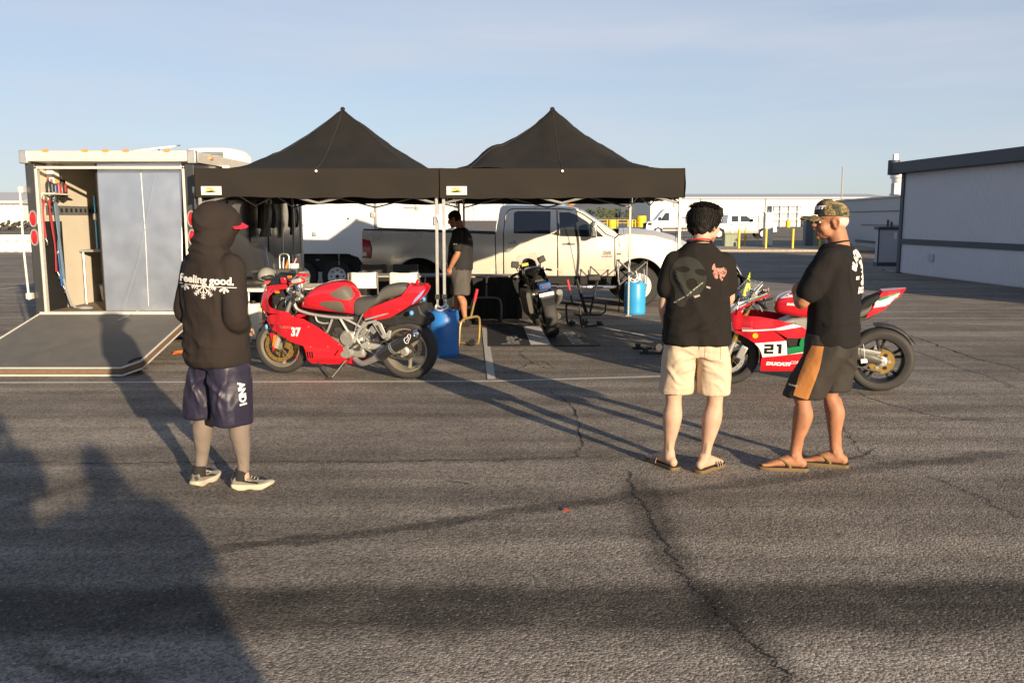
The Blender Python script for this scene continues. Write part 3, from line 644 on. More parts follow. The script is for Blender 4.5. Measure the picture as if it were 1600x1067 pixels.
MB().tube([(0, 0, .02), (.0, 3.6, .02)], .062, 14).obj('roll', pm('awning_cream', (.68, .65, .58), .6), aw); MB().box((-.05, -.06, -.12), (.05, .0, .10)).obj('end_bracket', M_ALUC, aw, bevel=.01); MB().box((-.05, 3.6, -.12), (.05, 3.66, .10)).obj('end_bracket', M_ALUC, aw, bevel=.01)
rebase(tr, (cx, TY0, 0))
# ---------------------------------------------------------------- trailer contents
def WL(x, y, X=TX0 + .075):
    r = _ray(x, y); t_ = X / r.x; return Vector((X, r.y * t_, CAMH + r.z * t_))
M_SILV = pm('foil_faced_panel', (.76, .79, .84), .32, metal=.965, var=.08, scale=4, bump=.06, bscale=6)
pn = thing('insulation_panel', 'silver foil faced upright panel standing inside the trailer opening', 'panel')
q = [AT(151, 256, 11.16), AT(283, 254, 11.16), AT(286, 484, 11.16), AT(166, 484, 11.16)]
q[2].z = q[3].z = TF + .004
MB().add(q + [p + Vector((0, .035, 0)) for p in q], [(0, 1, 2, 3), (7, 6, 5, 4), (0, 3, 7, 4), (1, 0, 4, 5), (2, 1, 5, 6), (3, 2, 6, 7)]).obj('sheet', M_SILV, pn, smooth=0, bevel=.004)
MB().tube([q[0] + Vector((-.01, .017, 0)), q[3] + Vector((-.01, .017, 0))], [(.012, .024), (.012, .024)], 4).obj('edge_strip', M_BLKP, pn)
a_, b_ = AT(219, 257, 11.155), AT(232, 478, 11.155); MB().tube([a_, (a_ + b_) / 2 + Vector((.012, 0, 0)), b_], .0026, 5).obj('crease', M_ALU, pn)
rebase(pn, (-4.6, 11.17, TF))
# e-track on the left wall
et = thing('e_track_rail', 'grey slotted tie down rail along the trailer inside wall', 'rail')
za = WL(110, 329).z
MB().box((TX0 + .056, 11.3, za - .06), (TX0 + .066, 14.6, za + .06)).obj('rail', M_STEEL, et)
for i in range(24): MB().box((TX0 + .065, 11.4 + i * .13, za - .025), (TX0 + .069, 11.46 + i * .13, za + .025)).obj('slot', M_BLKP, et)
rebase(et, (TX0 + .06, 12.9, za - .06))
wn_ = tag(MB().box((TX0 + .056, 11.15, TF + .002), (TX0 + .075, 11.66, 1.64)).obj('wall_mat', M_BLKP), 'black rubber mat lining the lower trailer inside wall', 'mat'); 
# strap bundles
def strap(label, pts, w, col, seed):
    rnd = random.Random(seed); mt = pm('webbing_%s' % col[0], col[1], .85, var=.2, scale=60, bump=.3, bscale=300)
    t = thing('tie_down_strap', label, 'strap', group='tie down straps in the trailer')
    for k in range(3):
        P = [WL(x + rnd.uniform(-2, 2), y, TX0 + .12 + .02 * k) for x, y in pts]
        MB().tube(crv(P, 5), [(w * rnd.uniform(.7, 1.1), .004)] * (5 * (len(P) - 1) + 1), 6, flat=(0, 1, .2)).obj('webbing', mt, t)
    e = WL(*pts[-1], TX0 + .14); MB().tube(crv([e, e + Vector((.02, 0, -.05)), e + Vector((.0, .03, -.09)), e + Vector((-.01, .05, -.06))], 4), .007, 6).obj('hook', M_STEEL, t)
    b = WL(*pts[0], TX0 + .13); MB().cbox(b, (.03, .06, .05)).obj('buckle', M_STEEL, t, bevel=.006)
    return rebase(t, WL(*pts[-1], TX0 + .12))
strap('red webbing strap hanging on the trailer inside wall', [(76, 312), (80, 345), (85, 385), (90, 425)], .022, ('red', (.42, .05, .06)), 1)
strap('wide grey blue webbing straps hanging in the trailer', [(85, 310), (90, 350), (94, 390), (98, 430), (100, 446)], .035, ('blue', (.17, .24, .32)), 2)
strap('bright blue ratchet strap end hanging lowest in the trailer', [(92, 395), (96, 425), (99, 447)], .02, ('bright', (.05, .16, .42)), 3)
strap('thin red cord strap nearest the trailer rear post', [(69, 310), (69, 340), (71, 372)], .010, ('red', (.42, .05, .06)), 4)
hk = thing('strap_hook_bundle', 'dark bundle of ratchets and hooks clipped above the straps', 'ratchets', WL(85, 308, TX0 + .12))
rnd = random.Random(3)
for i in range(16):
    p = Vector((rnd.uniform(0, .06), rnd.uniform(-.16, .2), rnd.uniform(-.06, .05))); MB().cbox((0, 0, 0), (.03, .06, .03), M=Matrix.Translation(p) @ Matrix.Rotation(rnd.uniform(0, 3), 4, 'X')).obj('ratchet', M_BLKP if i % 3 else M_STEEL, hk, bevel=.004)
cs = thing('wall_shelf', 'small cream shelf with cans on the trailer inside wall', 'shelf', WL(72, 302, TX0 + .06))
MB().box((0, -.12, -.02), (.16, .4, 0)).obj('board', M_CREAM, cs); MB().box((0, -.12, -.1), (.012, .4, -.02)).obj('upstand', M_CREAM, cs)
for i, (dy, c, h) in enumerate([(-.06, (.03, .03, .035), .17), (.02, (.03, .03, .035), .15), (.10, (.03, .07, .20), .13), (.19, (.40, .03, .03), .15), (.27, (.03, .03, .03), .2), (.34, (.25, .03, .03), .15)]):
    bt = MB().lathe([(.034, 0), (.034, h * .75), (.014, h * .9), (.014, h), (0, h)], 12).obj('spray_can', pm('can_%d' % i, c, .35)); bt.location = cs.location + Vector((.07, dy, 0))
    tag(bt, ['black can with red cap at the near end of the trailer shelf', 'second black can on the trailer shelf', 'dark blue can on the trailer shelf', 'red can on the trailer shelf', 'tall black bottle on the trailer shelf', 'dark red can at the far end of the trailer shelf'][i], 'can', 'cans on the trailer shelf')
    MB().lathe([(.015, 0), (.015, .03), (0, .032)], 10).obj('cap', pm('can_cap_red', (.5, .04, .03), .4) if i < 2 else M_BLKP, bt).location = (0, 0, h)
dsp = thing('towel_dispenser', 'white dispenser with yellow label high on the trailer wall', 'dispenser', WL(78, 285, TX0 + .06))
MB().box((0, -.09, -.02), (.09, .09, .24)).obj('case', M_WHT, dsp, bevel=.02); MB().box((.085, -.06, .0), (.094, .06, .05)).obj('label_patch', pm('label_yellow', (.6, .5, .12), .5), dsp)
# table with blue rods and red bottle
zt = AT(130, 390, 12.2).z
tb = thing('bench', 'grey fold down bench against the trailer inside wall', 'bench', (TX0 + .08, 12.35, TF))
MB().box((0, -.28, zt - TF - .03), (.42, .9, zt - TF)).obj('top', M_GRYP, tb, bevel=.006)
for dx, dy in ((.38, -.24), (.38, .85), (.03, -.24), (.03, .85)): MB().rod((dx, dy, 0), (dx, dy, zt - TF - .03), .014, 6).obj('leg', M_STEEL, tb)
MB().rod((.38, -.24, .25), (.38, .85, .25), .010, 6).obj('rail', M_STEEL, tb)
M_BLUR = pm('blue_anodised_rod', (.07, .30, .50), .3, metal=.4)
for i, (dx, dy) in enumerate([(.16, -.08), (.20, .14)]):
    r_ = thing('fork_tube', ['nearer upright light blue rod standing on the trailer bench', 'further upright light blue rod standing on the trailer bench'][i], 'rod', (TX0 + .08 + dx, 12.35 + dy, zt), group='blue rods on the bench')
    MB().rod((0, 0, 0), (0, 0, .74 - .04 * i), .016, 10).obj('tube', M_BLUR, r_); MB().lathe([(.02, .40), (.034, .41), (.034, .49), (.02, .50)], 12).obj('clamp', M_STEEL, r_)
rbt = thing('fire_extinguisher', 'red bottle standing on the trailer bench beside the blue rods', 'bottle', (TX0 + .30, 12.36, zt))
MB().lathe([(.042, 0), (.048, .01), (.048, .17), (.03, .21), (.015, .22), (.015, .24), (0, .24)], 16).obj('cylinder', pm('bottle_red', (.5, .02, .02), .35), rbt); MB().box((-.012, -.04, .235), (.012, .03, .26)).obj('valve', M_STEEL, rbt)
cab = thing('storage_bin', 'pale plastic bin on the trailer floor below the bench', 'bin', (TX0 + .25, 12.75, TF)); MB().prism([(-.13, 0), (.13, 0), (.16, .22), (-.16, .22)], -.2, .2, 'y').obj('tub', M_CREAM, cab, bevel=.01); MB().box((-.17, -.21, .22), (.17, .21, .245)).obj('lid', M_GRYP, cab, bevel=.008)
dk = thing('storage_cabinet', 'dark storage cabinet at the far end inside the trailer', 'cabinet', (-5.2, 15.6, TF)); MB().box((-.7, -.3, 0), (.7, .7, 1.1)).obj('case', M_BLKP, dk, bevel=.01); MB().box((-.68, -.32, .55), (.68, -.3, 1.06)).obj('door', M_GRYP, dk)
cr = thing('air_hose', 'grey coiled hose on the trailer floor by the sill', 'hose', WL(108, 478, TX0 + .2)); cr.location.z = TF
MB().tube(crv([(-.02, -.05, .4), (0, 0, .15), (.05, .05, .02), (.2, .1, .014), (.3, .0, .014), (.2, -.06, .014), (.1, .0, .014)], 6), .014, 8).obj('hose', pm('hose_grey', (.22, .24, .26), .6), cr)
# orange cable on the ground right of the ramp
oc = MB().tube(crv([(-.12, 0, .012), (-.02, .05, .015), (.1, .02, .02), (.02, -.04, .03), (-.1, -.01, .03), (.0, .05, .04), (.14, .03, .03), (.35, .1, .012), (.7, .3, .012)], 6), .009, 6).obj('extension_lead', pm('cable_orange', (.55, .13, .02), .5)); oc.location = G(285, 554); tag(oc, 'orange cable coil on the asphalt beside the ramp', 'cable')
# ---------------------------------------------------------------- white enclosed trailer behind
wt = thing('cargo_trailer', 'white enclosed trailer parked behind the silver pickup', 'trailer')
WX0, WX1, WY, WZ0, WZ1 = -6.8, -1.32, 20.0, .60, 2.62
M_TW = pm('trailer_white_skin', (.74, .73, .70), .35, var=.03, scale=2, coat=.2)
arch = [(-4.0 + .50 * math.cos(a), .36 + .42 * math.sin(a)) for a in [math.pi * k / 14 for k in range(15)]]
def arcpts(c, r, z, k=12): return [(c + r * math.cos(math.pi * (1 - i / k)), z + r * .95 * math.sin(math.pi * (1 - i / k))) for i in range(k + 1)]
side = [(WX0, WZ0)] + [(-5.35, WZ0), (-5.2, .80), (-4.95, .88), (-3.75, .88), (-3.5, .80), (-3.36, WZ0)] + [(WX1, WZ0), (WX1, WZ1), (WX0, WZ1)]
panel('side_skin', side, .35, lambda x, z: (x, WY, z), M_TW, wt, solid=.02, smooth=0)
MB().box((WX0 + .02, WY + .02, 1.0), (WX1 - .02, WY + 2.1, WZ1)).obj('body', M_TW, wt); MB().box((WX0 + .05, WY + .25, .45), (WX1 - .05, WY + 1.85, 1.0)).obj('underbody', M_BLKP, wt)
MB().box((WX0, WY - .03, WZ1), (WX1 + .02, WY + 2.13, WZ1 + .05)).obj('roof', M_WHT, wt)
for wx in (-4.0, -4.82):
    w = MB().lathe([(.20, 0), (.33, .0), (.355, .03), (.355, .19), (.33, .22), (.20, .22)], 32, 'y', c=(wx, WY + .03, .36), closed=True).obj('wheel', M_RUB, wt)
    hb_ = MB().lathe([(0, .055), (.07, .05), (.10, .07), (.18, .06), (.20, .015), (.21, .015), (.21, .09)], 32, 'y', c=(wx, WY, .36)).obj('rim', M_WHT, w)
    for k in range(8):
        a = k * math.pi / 4; MB().lathe([(0, 0), (.02, 0), (.02, .006), (0, .006)], 10, 'y', c=(wx + .14 * math.cos(a), WY + .056, .36 + .14 * math.sin(a))).obj('wheel_hole', M_BLKP, hb_)
    MB().lathe([(0, .02), (.035, .025), (.04, .05)], 14, 'y', c=(wx, WY, .36)).obj('hub_cap', M_BLKP, hb_)
def wpx(x, y): return AT(x, y, WY)
for px, mt, w_ in ((587, M_GRYP, .03), (651, M_TW, .035), (688, M_TW, .03), (528, M_TW, .006)):
    c = wpx(px, 340); MB().box((c.x - w_, WY - .035 if w_ > .01 else WY - .014, WZ0 + .02), (c.x + w_, WY - .011, WZ1 - .02)).obj('door_post', mt, wt, bevel=.004)
for px, py, ww, hh in ((583, 336, .05, .06), (652, 325, .04, .05), (680, 345, .03, .1), (492, 366, .05, .045), (474, 352, .03, .02), (497, 406, .04, .012), (642, 325, .16, .012)):
    c = wpx(px, py); MB().box((c.x - ww, WY - .055, c.z - hh), (c.x + ww, WY - .012, c.z + hh)).obj('latch', M_STEEL, wt, bevel=.01)
for px, py in ((544, 342), (546, 398), (504, 400), (531, 406)): c = wpx(px, py); MB().lathe([(0, -.02), (.02, -.018), (.025, 0)], 10, 'y', c=(c.x, WY - .01, c.z)).obj('clearance_light', M_BLKP, wt)
rebase(wt, (-4, 21, 0))
# ---------------------------------------------------------------- pop-up canopies
M_FAB = pm('canopy_black_fabric', (.019, .0165, .0135), .85, var=.2, scale=3, bump=.15, bscale=500, spec=.25)
M_SEAM = pm('canopy_seam_tape', (.05, .045, .04), .7)
M_LEG = pm('canopy_leg_steel', (.33, .33, .32), .5, metal=.6, var=.15)
M_GOLD = pm('decal_gold', (.55, .40, .06), .5); M_DECW = pm('decal_white', (.78, .75, .68), .5, var=.03); M_DECB = pm('decal_black', (.02, .02, .02), .5)
CY0, CY1, CZ0, CZ1, CZP = 10.62, 15.2, 1.915, 2.265, 3.24
def canopy(x0, x1, label, seed, bulge, peakdx, ex0, ex1):
    t = thing('pop_up_canopy', label, 'canopy', ((x0 + x1) / 2, (CY0 + CY1) / 2, 0), group='black pop up canopies')
    hw, hd = (x1 - x0) / 2, (CY1 - CY0) / 2; n = 44; vs = []
    for j in range(n + 1):
        for i in range(n + 1):
            u, v = i / n * 2 - 1, j / n * 2 - 1; r = max(abs(u), abs(v)); m = min(abs(u), abs(v)) / r if r > 1e-6 else 1
            ex = (ex0 if u < 0 else ex1); hip = max(0, 1 - r / .80) ** ex; midl = max(0, 1 - r) ** 1.35
            g = hip * m ** 3 + midl * (1 - m ** 3)
            g += bulge * math.exp(-((u + .62) ** 2 / .02 + (v + .35) ** 2 / .25)) * .12
            z = CZ1 + (CZP - CZ1) * g
            q = Vector((u * 3 + seed, v * 3, 0))
            edge = min(1, (1 - r) * 6)
            an_ = math.atan2(v, u); z += edge * .034 * mnoise.noise(q * 1.1) + edge * .018 * mnoise.noise(q * 3.2 + Vector((5, 0, 0))) + edge * .016 * r * (1 - abs(mnoise.noise(Vector((an_ * 3.1, seed, r * .8)))) * 3)
            z -= .02 * (1 - abs(u)) * (1 - edge) * 0
            vs.append((u * hw + peakdx * (1 - r), v * hd, z))
    MB().add(vs, [(j * (n + 1) + i, j * (n + 1) + i + 1, (j + 1) * (n + 1) + i + 1, (j + 1) * (n + 1) + i) for j in range(n) for i in range(n)]).obj('roof_fabric', M_FAB, t, smooth=60, solid=.003)
    S_ = lambda i, j: Vector(vs[j * (n + 1) + i]) + Vector((0, -.004, .004))
    for q0 in ([(n // 2, j) for j in range(n // 2 + 1)], [(j, j) for j in range(n // 2 + 1)], [(n - j, j) for j in range(n // 2 + 1)]): MB().tube([S_(*q) for q in q0], .0035, 5).obj('roof_seam', M_SEAM, t)
    MB().ell((peakdx, 0, CZP - .01), (.035, .035, .03), 12, 8).obj('peak_cap', M_FAB, t)
    # valances: wavy cloth on four sides
    for (ax, ay, bx, by) in ((-hw, -hd, hw, -hd), (hw, -hd, hw, hd), (hw, hd, -hw, hd), (-hw, hd, -hw, -hd)):
        k = 48; vs = []; rows = 6; nx, ny = (by - ay), -(bx - ax); ln = math.hypot(nx, ny); nx /= ln; ny /= ln
        for j in range(rows + 1):
            for i in range(k + 1):
                s_ = i / k; w = j / rows; x = ax + (bx - ax) * s_; y = ay + (by - ay) * s_
                d = .016 * w * math.sin(s_ * 17 + seed * 3) + .022 * w * mnoise.noise(Vector((s_ * 9 + seed, w * 2, ax))) + .006
                sag = -.022 * math.sin(math.pi * s_) * (1 - w) + .02 * mnoise.noise(Vector((s_ * 4, seed, ay))) + .014 * w * mnoise.noise(Vector((s_ * 11, seed + 3, ay)))
                vs.append((x + nx * d, y + ny * d, CZ1 + .004 - w * (CZ1 - CZ0) + sag * (min(1, .15 + w * 2))))
        MB().add(vs, [(j * (k + 1) + i, j * (k + 1) + i + 1, (j + 1) * (k + 1) + i + 1, (j + 1) * (k + 1) + i) for j in range(rows) for i in range(k)]).obj('valance', M_FAB, t, smooth=60, solid=.003)
    MB().lathe([(0, -.012), (.014, -.01), (.016, 0)], 10, 'y', c=(0, -hd - .02, CZ1 - .03)).obj('snap_button', M_WHT, t)
    # frame
    for sx in (-1, 1):
        for sy in (-1, 1):
            x, y = sx * (hw - .035), sy * (hd - .05)
            lg = MB().box((x - .018, y - .018, .72), (x + .018, y + .018, CZ1 - .02)).obj('leg', M_LEG, t, bevel=.003)
            MB().box((x - .013, y - .013, .01), (x + .013, y + .013, .74)).obj('leg_lower', M_LEG, lg); MB().box((x - .05, y - .05, 0), (x + .05, y + .05, .008)).obj('foot', M_LEG, lg)
            for k in range(9): MB().lathe([(0, -.0146), (.005, -.0146), (.005, -.013)], 6, 'y', c=(x, y, .12 + k * .06)).obj('pin_hole', M_BLKP, lg)
            MB().box((x - .028, y - .028, .70), (x + .028, y + .028, .76)).obj('slider', M_BLKP, lg)
    for (a, b) in (((-1, -1), (1, -1)), ((1, -1), (1, 1)), ((1, 1), (-1, 1)), ((-1, 1), (-1, -1))):
        A_, B_ = Vector((a[0] * (hw - .05), a[1] * (hd - .06), 0)), Vector((b[0] * (hw - .05), b[1] * (hd - .06), 0))
        for h in range(2):
            P0, P1 = A_.lerp(B_, h * .5), A_.lerp(B_, h * .5 + .5)
            for z0, z1 in ((CZ1 - .05, 1.86), (1.86, CZ1 - .05)): MB().tube([P0 + Vector((0, 0, z0)), P1 + Vector((0, 0, z1))], [(.006, .013)] * 2, 4).obj('truss_bar', M_LEG, t)
    for sx, sy in ((-1, -1), (1, -1), (1, 1), (-1, 1)): MB().rod((sx * hw * .5, sy * hd * .5, CZ1 + .05), (peakdx, 0, CZP - .12), .010, 6).obj('roof_strut', M_LEG, t)
    MB().rod((peakdx, 0, 2.2), (peakdx, 0, CZP - .02), .018, 8).obj('centre_pole', M_LEG, t)
    # maker's sticker on the front valance
    c = Vector((-hw + .20, -hd - .026, CZ0 + .09)); st = MB().box((-.12, -.004, -.05), (.12, .004, .05)).obj('sticker', M_DECW, t); st.location = c
    F = lambda x, y: (x, -.0062, y)
    decal('logo', text2d('EZ', .05, .004, .3, 'CENTER', sx=1.6), lambda x, y: F(x - .02, y - .008), M_GOLD, st)
    decal('logo', poly2d([(-.085, .036), (.03, .036), (.0, .026), (-.085, .026)], [(-.06, -.012), (.06, -.004), (.075, .012), (.02, .006)]), F, M_GOLD, st)
    arc = [(-.105 + .21 * k / 12, -.022 + .013 * math.sin(math.pi * k / 12)) for k in range(13)]
    decal('logo_arc', poly2d(arc + [(p[0], -.027 + (p[1] + .022) * .3) for p in arc[::-1]]), lambda x, y: (x, -.0067, y), M_DECB, st)
    for k in range(5): decal('flag_check', poly2d([(.05 + k * .011, .036 - k * .006 + (k % 2) * .006), (.062 + k * .011, .040 - k * .006 + (k % 2) * .006), (.060 + k * .011, .033 - k * .006 + (k % 2) * .006), (.048 + k * .011, .030 - k * .006 + (k % 2) * .006)]), F, M_DECB, st)
    return t
canopy(-3.79, -.875, 'left black peaked canopy beside the black trailer', 1.3, 0, -.10, 1.45, 1.15)
canopy(-.86, 2.06, 'right black peaked canopy in front of the silver pickup', 4.7, 1, -.02, 1.2, 1.4)
# ---------------------------------------------------------------- blue drums used as canopy weights
def barrel(p, col, label, s=1.0):
    t = thing('plastic_drum', label, 'drum', p, group='blue drums weighting the canopy')
    M = pm('drum_' + label[:9].replace(' ', '_'), col, .38, var=.08, scale=5, spec=.5); r, h = .185 * s, .55 * s
    MB().lathe([(0, 0), (r * .92, 0), (r * .99, .02), (r, .05), (r * .985, h * .33), (r, h * .36), (r, h * .64), (r * .985, h * .67), (r, h - .06), (r * .96, h - .015), (r * .9, h), (r * .86, h - .012), (0, h - .012)], 40).obj('shell', M, t, smooth=50)
    for a in (.6, 3.6): MB().lathe([(.035, 0), (.035, .018), (0, .018)], 14, c=(r * .55 * math.cos(a), r * .55 * math.sin(a), h - .012)).obj('bung', M, t)
    return t, h
fb, fh = barrel(G(690, 558) + Vector((.02, .14, 0)), (.025, .155, .45), 'front blue drum under the centre canopy legs', 1.02)
bb, bh = barrel(G(990, 491) + Vector((.03, .1, 0)), (.03, .27, .56), 'rear light blue drum in front of the pickup wheel', 1.02)
for t_, h_, lab in ((fb, fh, 'white plastic clip ring on the front blue drum'), (bb, bh, 'white plastic clip ring on the rear light blue drum')):
    rp = thing('clip_ring', lab, 'clip', t_.location + Vector((-.02, -.06, h_ - .01)), group='white clips on the drums')
    MB().tube(crv([(-.07, -.02, .03), (.0, -.06, .02), (.07, -.02, .05), (.06, .03, .08), (-.01, .0, .05), (-.06, .04, .08)], 6, True), .012, 8, closed=True).obj('ring', M_WHT, rp); MB().tube(crv([(.0, 0, .03), (.05, .03, .10), (.03, .05, .2)], 4), .009, 6).obj('hook', M_WHT, rp)
M_STRB = pm('webbing_canopy_blue', (.05, .10, .40), .8)
def tie(label, pts): o = MB().tube(crv(pts, 4), [(.013, .003)] * (4 * (len(pts) - 1) + 1), 4).obj('tie_strap', M_STRB); L0 = Vector(pts[-1]); o.data.transform(Matrix.Translation(-L0)); o.location = L0; return tag(o, label, 'strap')
tie('blue strap from the rear right canopy leg down to the drum', [AT(969, 322, 15.1), AT(976, 372, 15.1), AT(989, 440, 15.15)])
tie('blue strap beside the front right canopy leg', [AT(1062, 318, 10.75), AT(1058, 345, 10.75), AT(1054, 385, 10.75), AT(1050, 420, 10.8)])
tie('pale strap around the centre canopy legs', [AT(683, 335, 10.66), AT(686, 345, 10.63), AT(695, 362, 10.66)]).data.materials[0] = M_WHT
# ---------------------------------------------------------------- folding tables and chairs under the canopy
M_CLOTH = pm('black_table_cloth', (.012, .012, .013), .85, var=.3, scale=6)
M_TTOP = pm('table_top_grey', (.36, .35, .32), .5)
def table(label, x0, x1, y0, y1, z, cloth, top=M_TTOP):
    t = thing('folding_table', label, 'table', ((x0 + x1) / 2, (y0 + y1) / 2, 0)); a, b = (x1 - x0) / 2, (y1 - y0) / 2
    MB().box((-a, -b, z - .045), (a, b, z)).obj('table_top', top, t, bevel=.012)
    for sx in (-1, 1):
        for sy in (-1, 1): MB().rod((sx * (a - .15), sy * (b - .08), 0), (sx * (a - .15), sy * (b - .08), z - .04), .014, 8).obj('leg', M_STEEL, t)
        MB().rod((sx * (a - .15), -b + .08, .12), (sx * (a - .15), b - .08, .12), .010, 6).obj('brace', M_STEEL, t)
    if cloth:
        k = 90; vs = []
        path = [(-a, b)] + [(-a - .01, -b - .01)] + [(a + .01, -b - .01)] + [(a, b)]
        L_ = [0, 2 * b, 2 * b + 2 * a, 4 * b + 2 * a]
        for j in (0, 1, 2, 3):
            for i in range(k + 1):
                d = L_[3] * i / k; s_ = 0 if d <= L_[1] else 1 if d <= L_[2] else 2; f_ = (d - L_[s_]) / (L_[s_ + 1] - L_[s_]); p = Vector(path[s_]).lerp(Vector(path[s_ + 1]), f_)
                w = j / 3 * (.03 * math.sin(d * 21) + .012 * math.sin(d * 53)); nx, ny = [(-1, 0), (0, -1), (1, 0)][s_]
                vs.append((p.x + nx * (w + .012), p.y + ny * (w + .012), z - .02 - (z - .04) * j / 3))
        MB().add(vs, [(j * (k + 1) + i, j * (k + 1) + i + 1, (j + 1) * (k + 1) + i + 1, (j + 1) * (k + 1) + i) for j in range(3) for i in range(k)]).obj('table_skirt', M_CLOTH, t, smooth=60, solid=.002)
    return t
table('long folding table with black skirt behind the white chairs', -2.72, -.95, 14.42, 15.1, .74, True)
table('second black skirted folding table behind the standing man', -.88, .28, 14.5, 15.1, .73, True)
M_CHW = pm('chair_white_plastic', (.72, .68, .58), .5, var=.05); M_CHF = pm('chair_frame_grey', (.20, .19, .17), .5, metal=.4); M_CHD = pm('chair_dark', (.07, .07, .065), .5)
def folding_chair(loc, rz, label, ms, group, z=1.0):
    t = thing('folding_chair', label, 'chair', loc, rz, group)      # back of the chair towards local -y
    out = [(-.215, .60), (.215, .60), (.222, .70), (.222, .835), (.20, .85), (.07, .838), (-.07, .838), (-.20, .85), (-.222, .835), (-.222, .70)]
    slots = [[(-.085, zz), (.085, zz), (.085, zz + .028), (.06, zz + .036), (-.06, zz + .036), (-.085, zz + .028)] for zz in (.655, .735)]
    panel('backrest', out, .035, lambda x, z_: (x, -.235 - .07 * (z_ - .45) + .35 * x * x * 1.2, z_), ms, t, solid=.016, holes=slots)
    for i, zz in enumerate((.655, .735)): MB().box((-.095, -.232 - .07 * (zz - .45), zz - .008), (.095, -.226 - .07 * (zz - .45), zz + .045)).obj('slot_recess', ms, t)
    MB().prism(crv([(-.21, -.17), (.21, -.17), (.22, .05), (.19, .21), (-.19, .21), (-.22, .05)], 3, True), .425, .45, 'z').obj('seat', ms, t, bevel=.008)
    for s in (-1, 1):
        MB().tube(crv([(s * .225, -.25 - .02, .84), (s * .225, -.225, .5), (s * .225, .02, .25), (s * .225, .28, 0)], 5), .011, 8).obj('front_leg', M_CHF, t)
        MB().tube([(s * .205, .17, .43), (s * .205, -.05, .22), (s * .205, -.26, 0)], .011, 8).obj('rear_leg', M_CHF, t)
    MB().rod((-.225, .2, .08), (.225, .2, .08), .008, 6).obj('stretcher', M_CHF, t); MB().rod((-.205, -.2, .06), (.205, -.2, .06), .008, 6).obj('stretcher', M_CHF, t)
    return t
folding_chair((-2.33, 13.85, 0), R(3), 'white plastic folding chair on the left behind the red bike seat', M_CHW, 'folding chairs at the table')
folding_chair((-1.66, 13.82, 0), R(-2), 'white plastic folding chair on the right behind the red bike tail', M_CHW, 'folding chairs at the table')
folding_chair((-2.52, 15.75, 0), R(180), 'dark folding chair with shiny back behind the table below the tail light', M_CHD, 'folding chairs at the table')
folding_chair((-1.97, 15.8, 0), R(176), 'dark folding chair behind the table in front of the pickup wheel arch', M_CHD, 'folding chairs at the table')
# white side table loaded with tools
wtb = table('white plastic folding table loaded with tools beside the trailer', -3.72, -2.7, 11.75, 12.75, .74, False, M_CHW)
M_TOOL = pm('toolbox_black', (.05, .05, .048), .5)
tbx = thing('tool_box', 'black tool box with drawers on the white table', 'tool box', (-3.15, 12.35, .74))
MB().box((-.14, -.14, 0), (.16, .16, .24)).obj('case', M_TOOL, tbx, bevel=.01); MB().box((.165, -.12, .02), (.25, .14, .20)).obj('drawer_block', M_GRYP, tbx, bevel=.01)
for i in range(4): MB().box((.252, -.11, .03 + i * .042), (.262, .13, .06 + i * .042)).obj('drawer', M_STEEL, tbx)
cad = thing('tool_caddy', 'orange and steel tool caddy on top of the black tool box', 'tool caddy', (-3.17, 12.35, .98))
MB().tube(crv([(-.1, 0, 0), (-.1, 0, .16), (-.07, 0, .2), (.0, 0, .2), (.03, 0, .16), (.03, 0, 0)], 4), .010, 6).obj('handle', M_STEEL, cad); MB().tube([(-.02, .02, 0), (.02, .03, .12)], .02, 8).obj('screwdriver', pm('handle_orange', (.6, .15, .02), .4), cad)
MB().box((.06, -.05, 0), (.16, .05, .07)).obj('parts_tray', M_DECW, cad, bevel=.006); MB().rod((.1, 0, .06), (.13, .02, .14), .012).obj('screwdriver', pm('handle_red', (.5, .05, .04), .4), cad); MB().rod((-.06, .03, 0), (-.05, .03, .15), .009).obj('wrench', M_STEEL, cad)
def small(name, label, cat, loc, build): t = thing(name, label, cat, loc); build(t); return t
small('rag', 'fluorescent yellow cloth on the white table', 'cloth', (-3.12, 11.98, .742), lambda t: panel('fabric', crv([(-.16, -.05), (.02, -.09), (.16, -.03), (.13, .07), (-.05, .05), (-.15, .06)], 3, True), .03, lambda x, y: (x, y, .03 + .025 * mnoise.noise(Vector((x * 14, y * 14, 2)))), pm('hi_vis_yellow', (.55, .62, .05), .8), t, solid=.006))
small('bottle', 'orange bottle lying on the white table', 'bottle', (-3.2, 11.86, .775), lambda t: (MB().lathe([(0, -.12), (.03, -.12), (.033, 0), (.03, .06), (.012, .1), (.012, .13), (0, .13)], 14, 'x').obj('body', pm('bottle_orange', (.6, .2, .03), .4), t)))
small('tape_roll', 'red and yellow boxed item on the white table', 'box', (-3.34, 12.02, .74), lambda t: (MB().box((-.07, -.05, 0), (.07, .05, .09)).obj('carton', pm('carton_red', (.5, .06, .06), .5), t, bevel=.01), MB().box((-.09, -.045, .01), (-.072, .045, .085)).obj('end_label', pm('carton_yellow', (.65, .5, .05), .5), t)))
small('helmet', 'grey helmet resting on the tool table behind the hooded person', 'helmet', (-3.45, 12.3, .74), lambda t: (MB().ell((0, 0, .13), (.125, .15, .13), 20, 12).obj('shell', pm('helmet_grey', (.25, .25, .24), .3, coat=.5), t), MB().ell((.02, -.06, .12), (.11, .1, .06), 16, 8).obj('visor', M_BLKP, t)))
small('grinder', 'dark power tool on the near corner of the tool table', 'power tool', (-3.5, 11.92, .74), lambda t: (MB().tube(crv([(-.15, 0, .06), (0, 0, .07), (.12, .02, .06)], 4), [.05, .055, .05, .05, .055, .05, .04, .035, .03], 12).obj('body', M_BLKP, t), MB().lathe([(.0, 0), (.06, 0), (.06, .05), (0, .05)], 16, c=(.14, .02, .0)).obj('head', M_STEEL, t)))
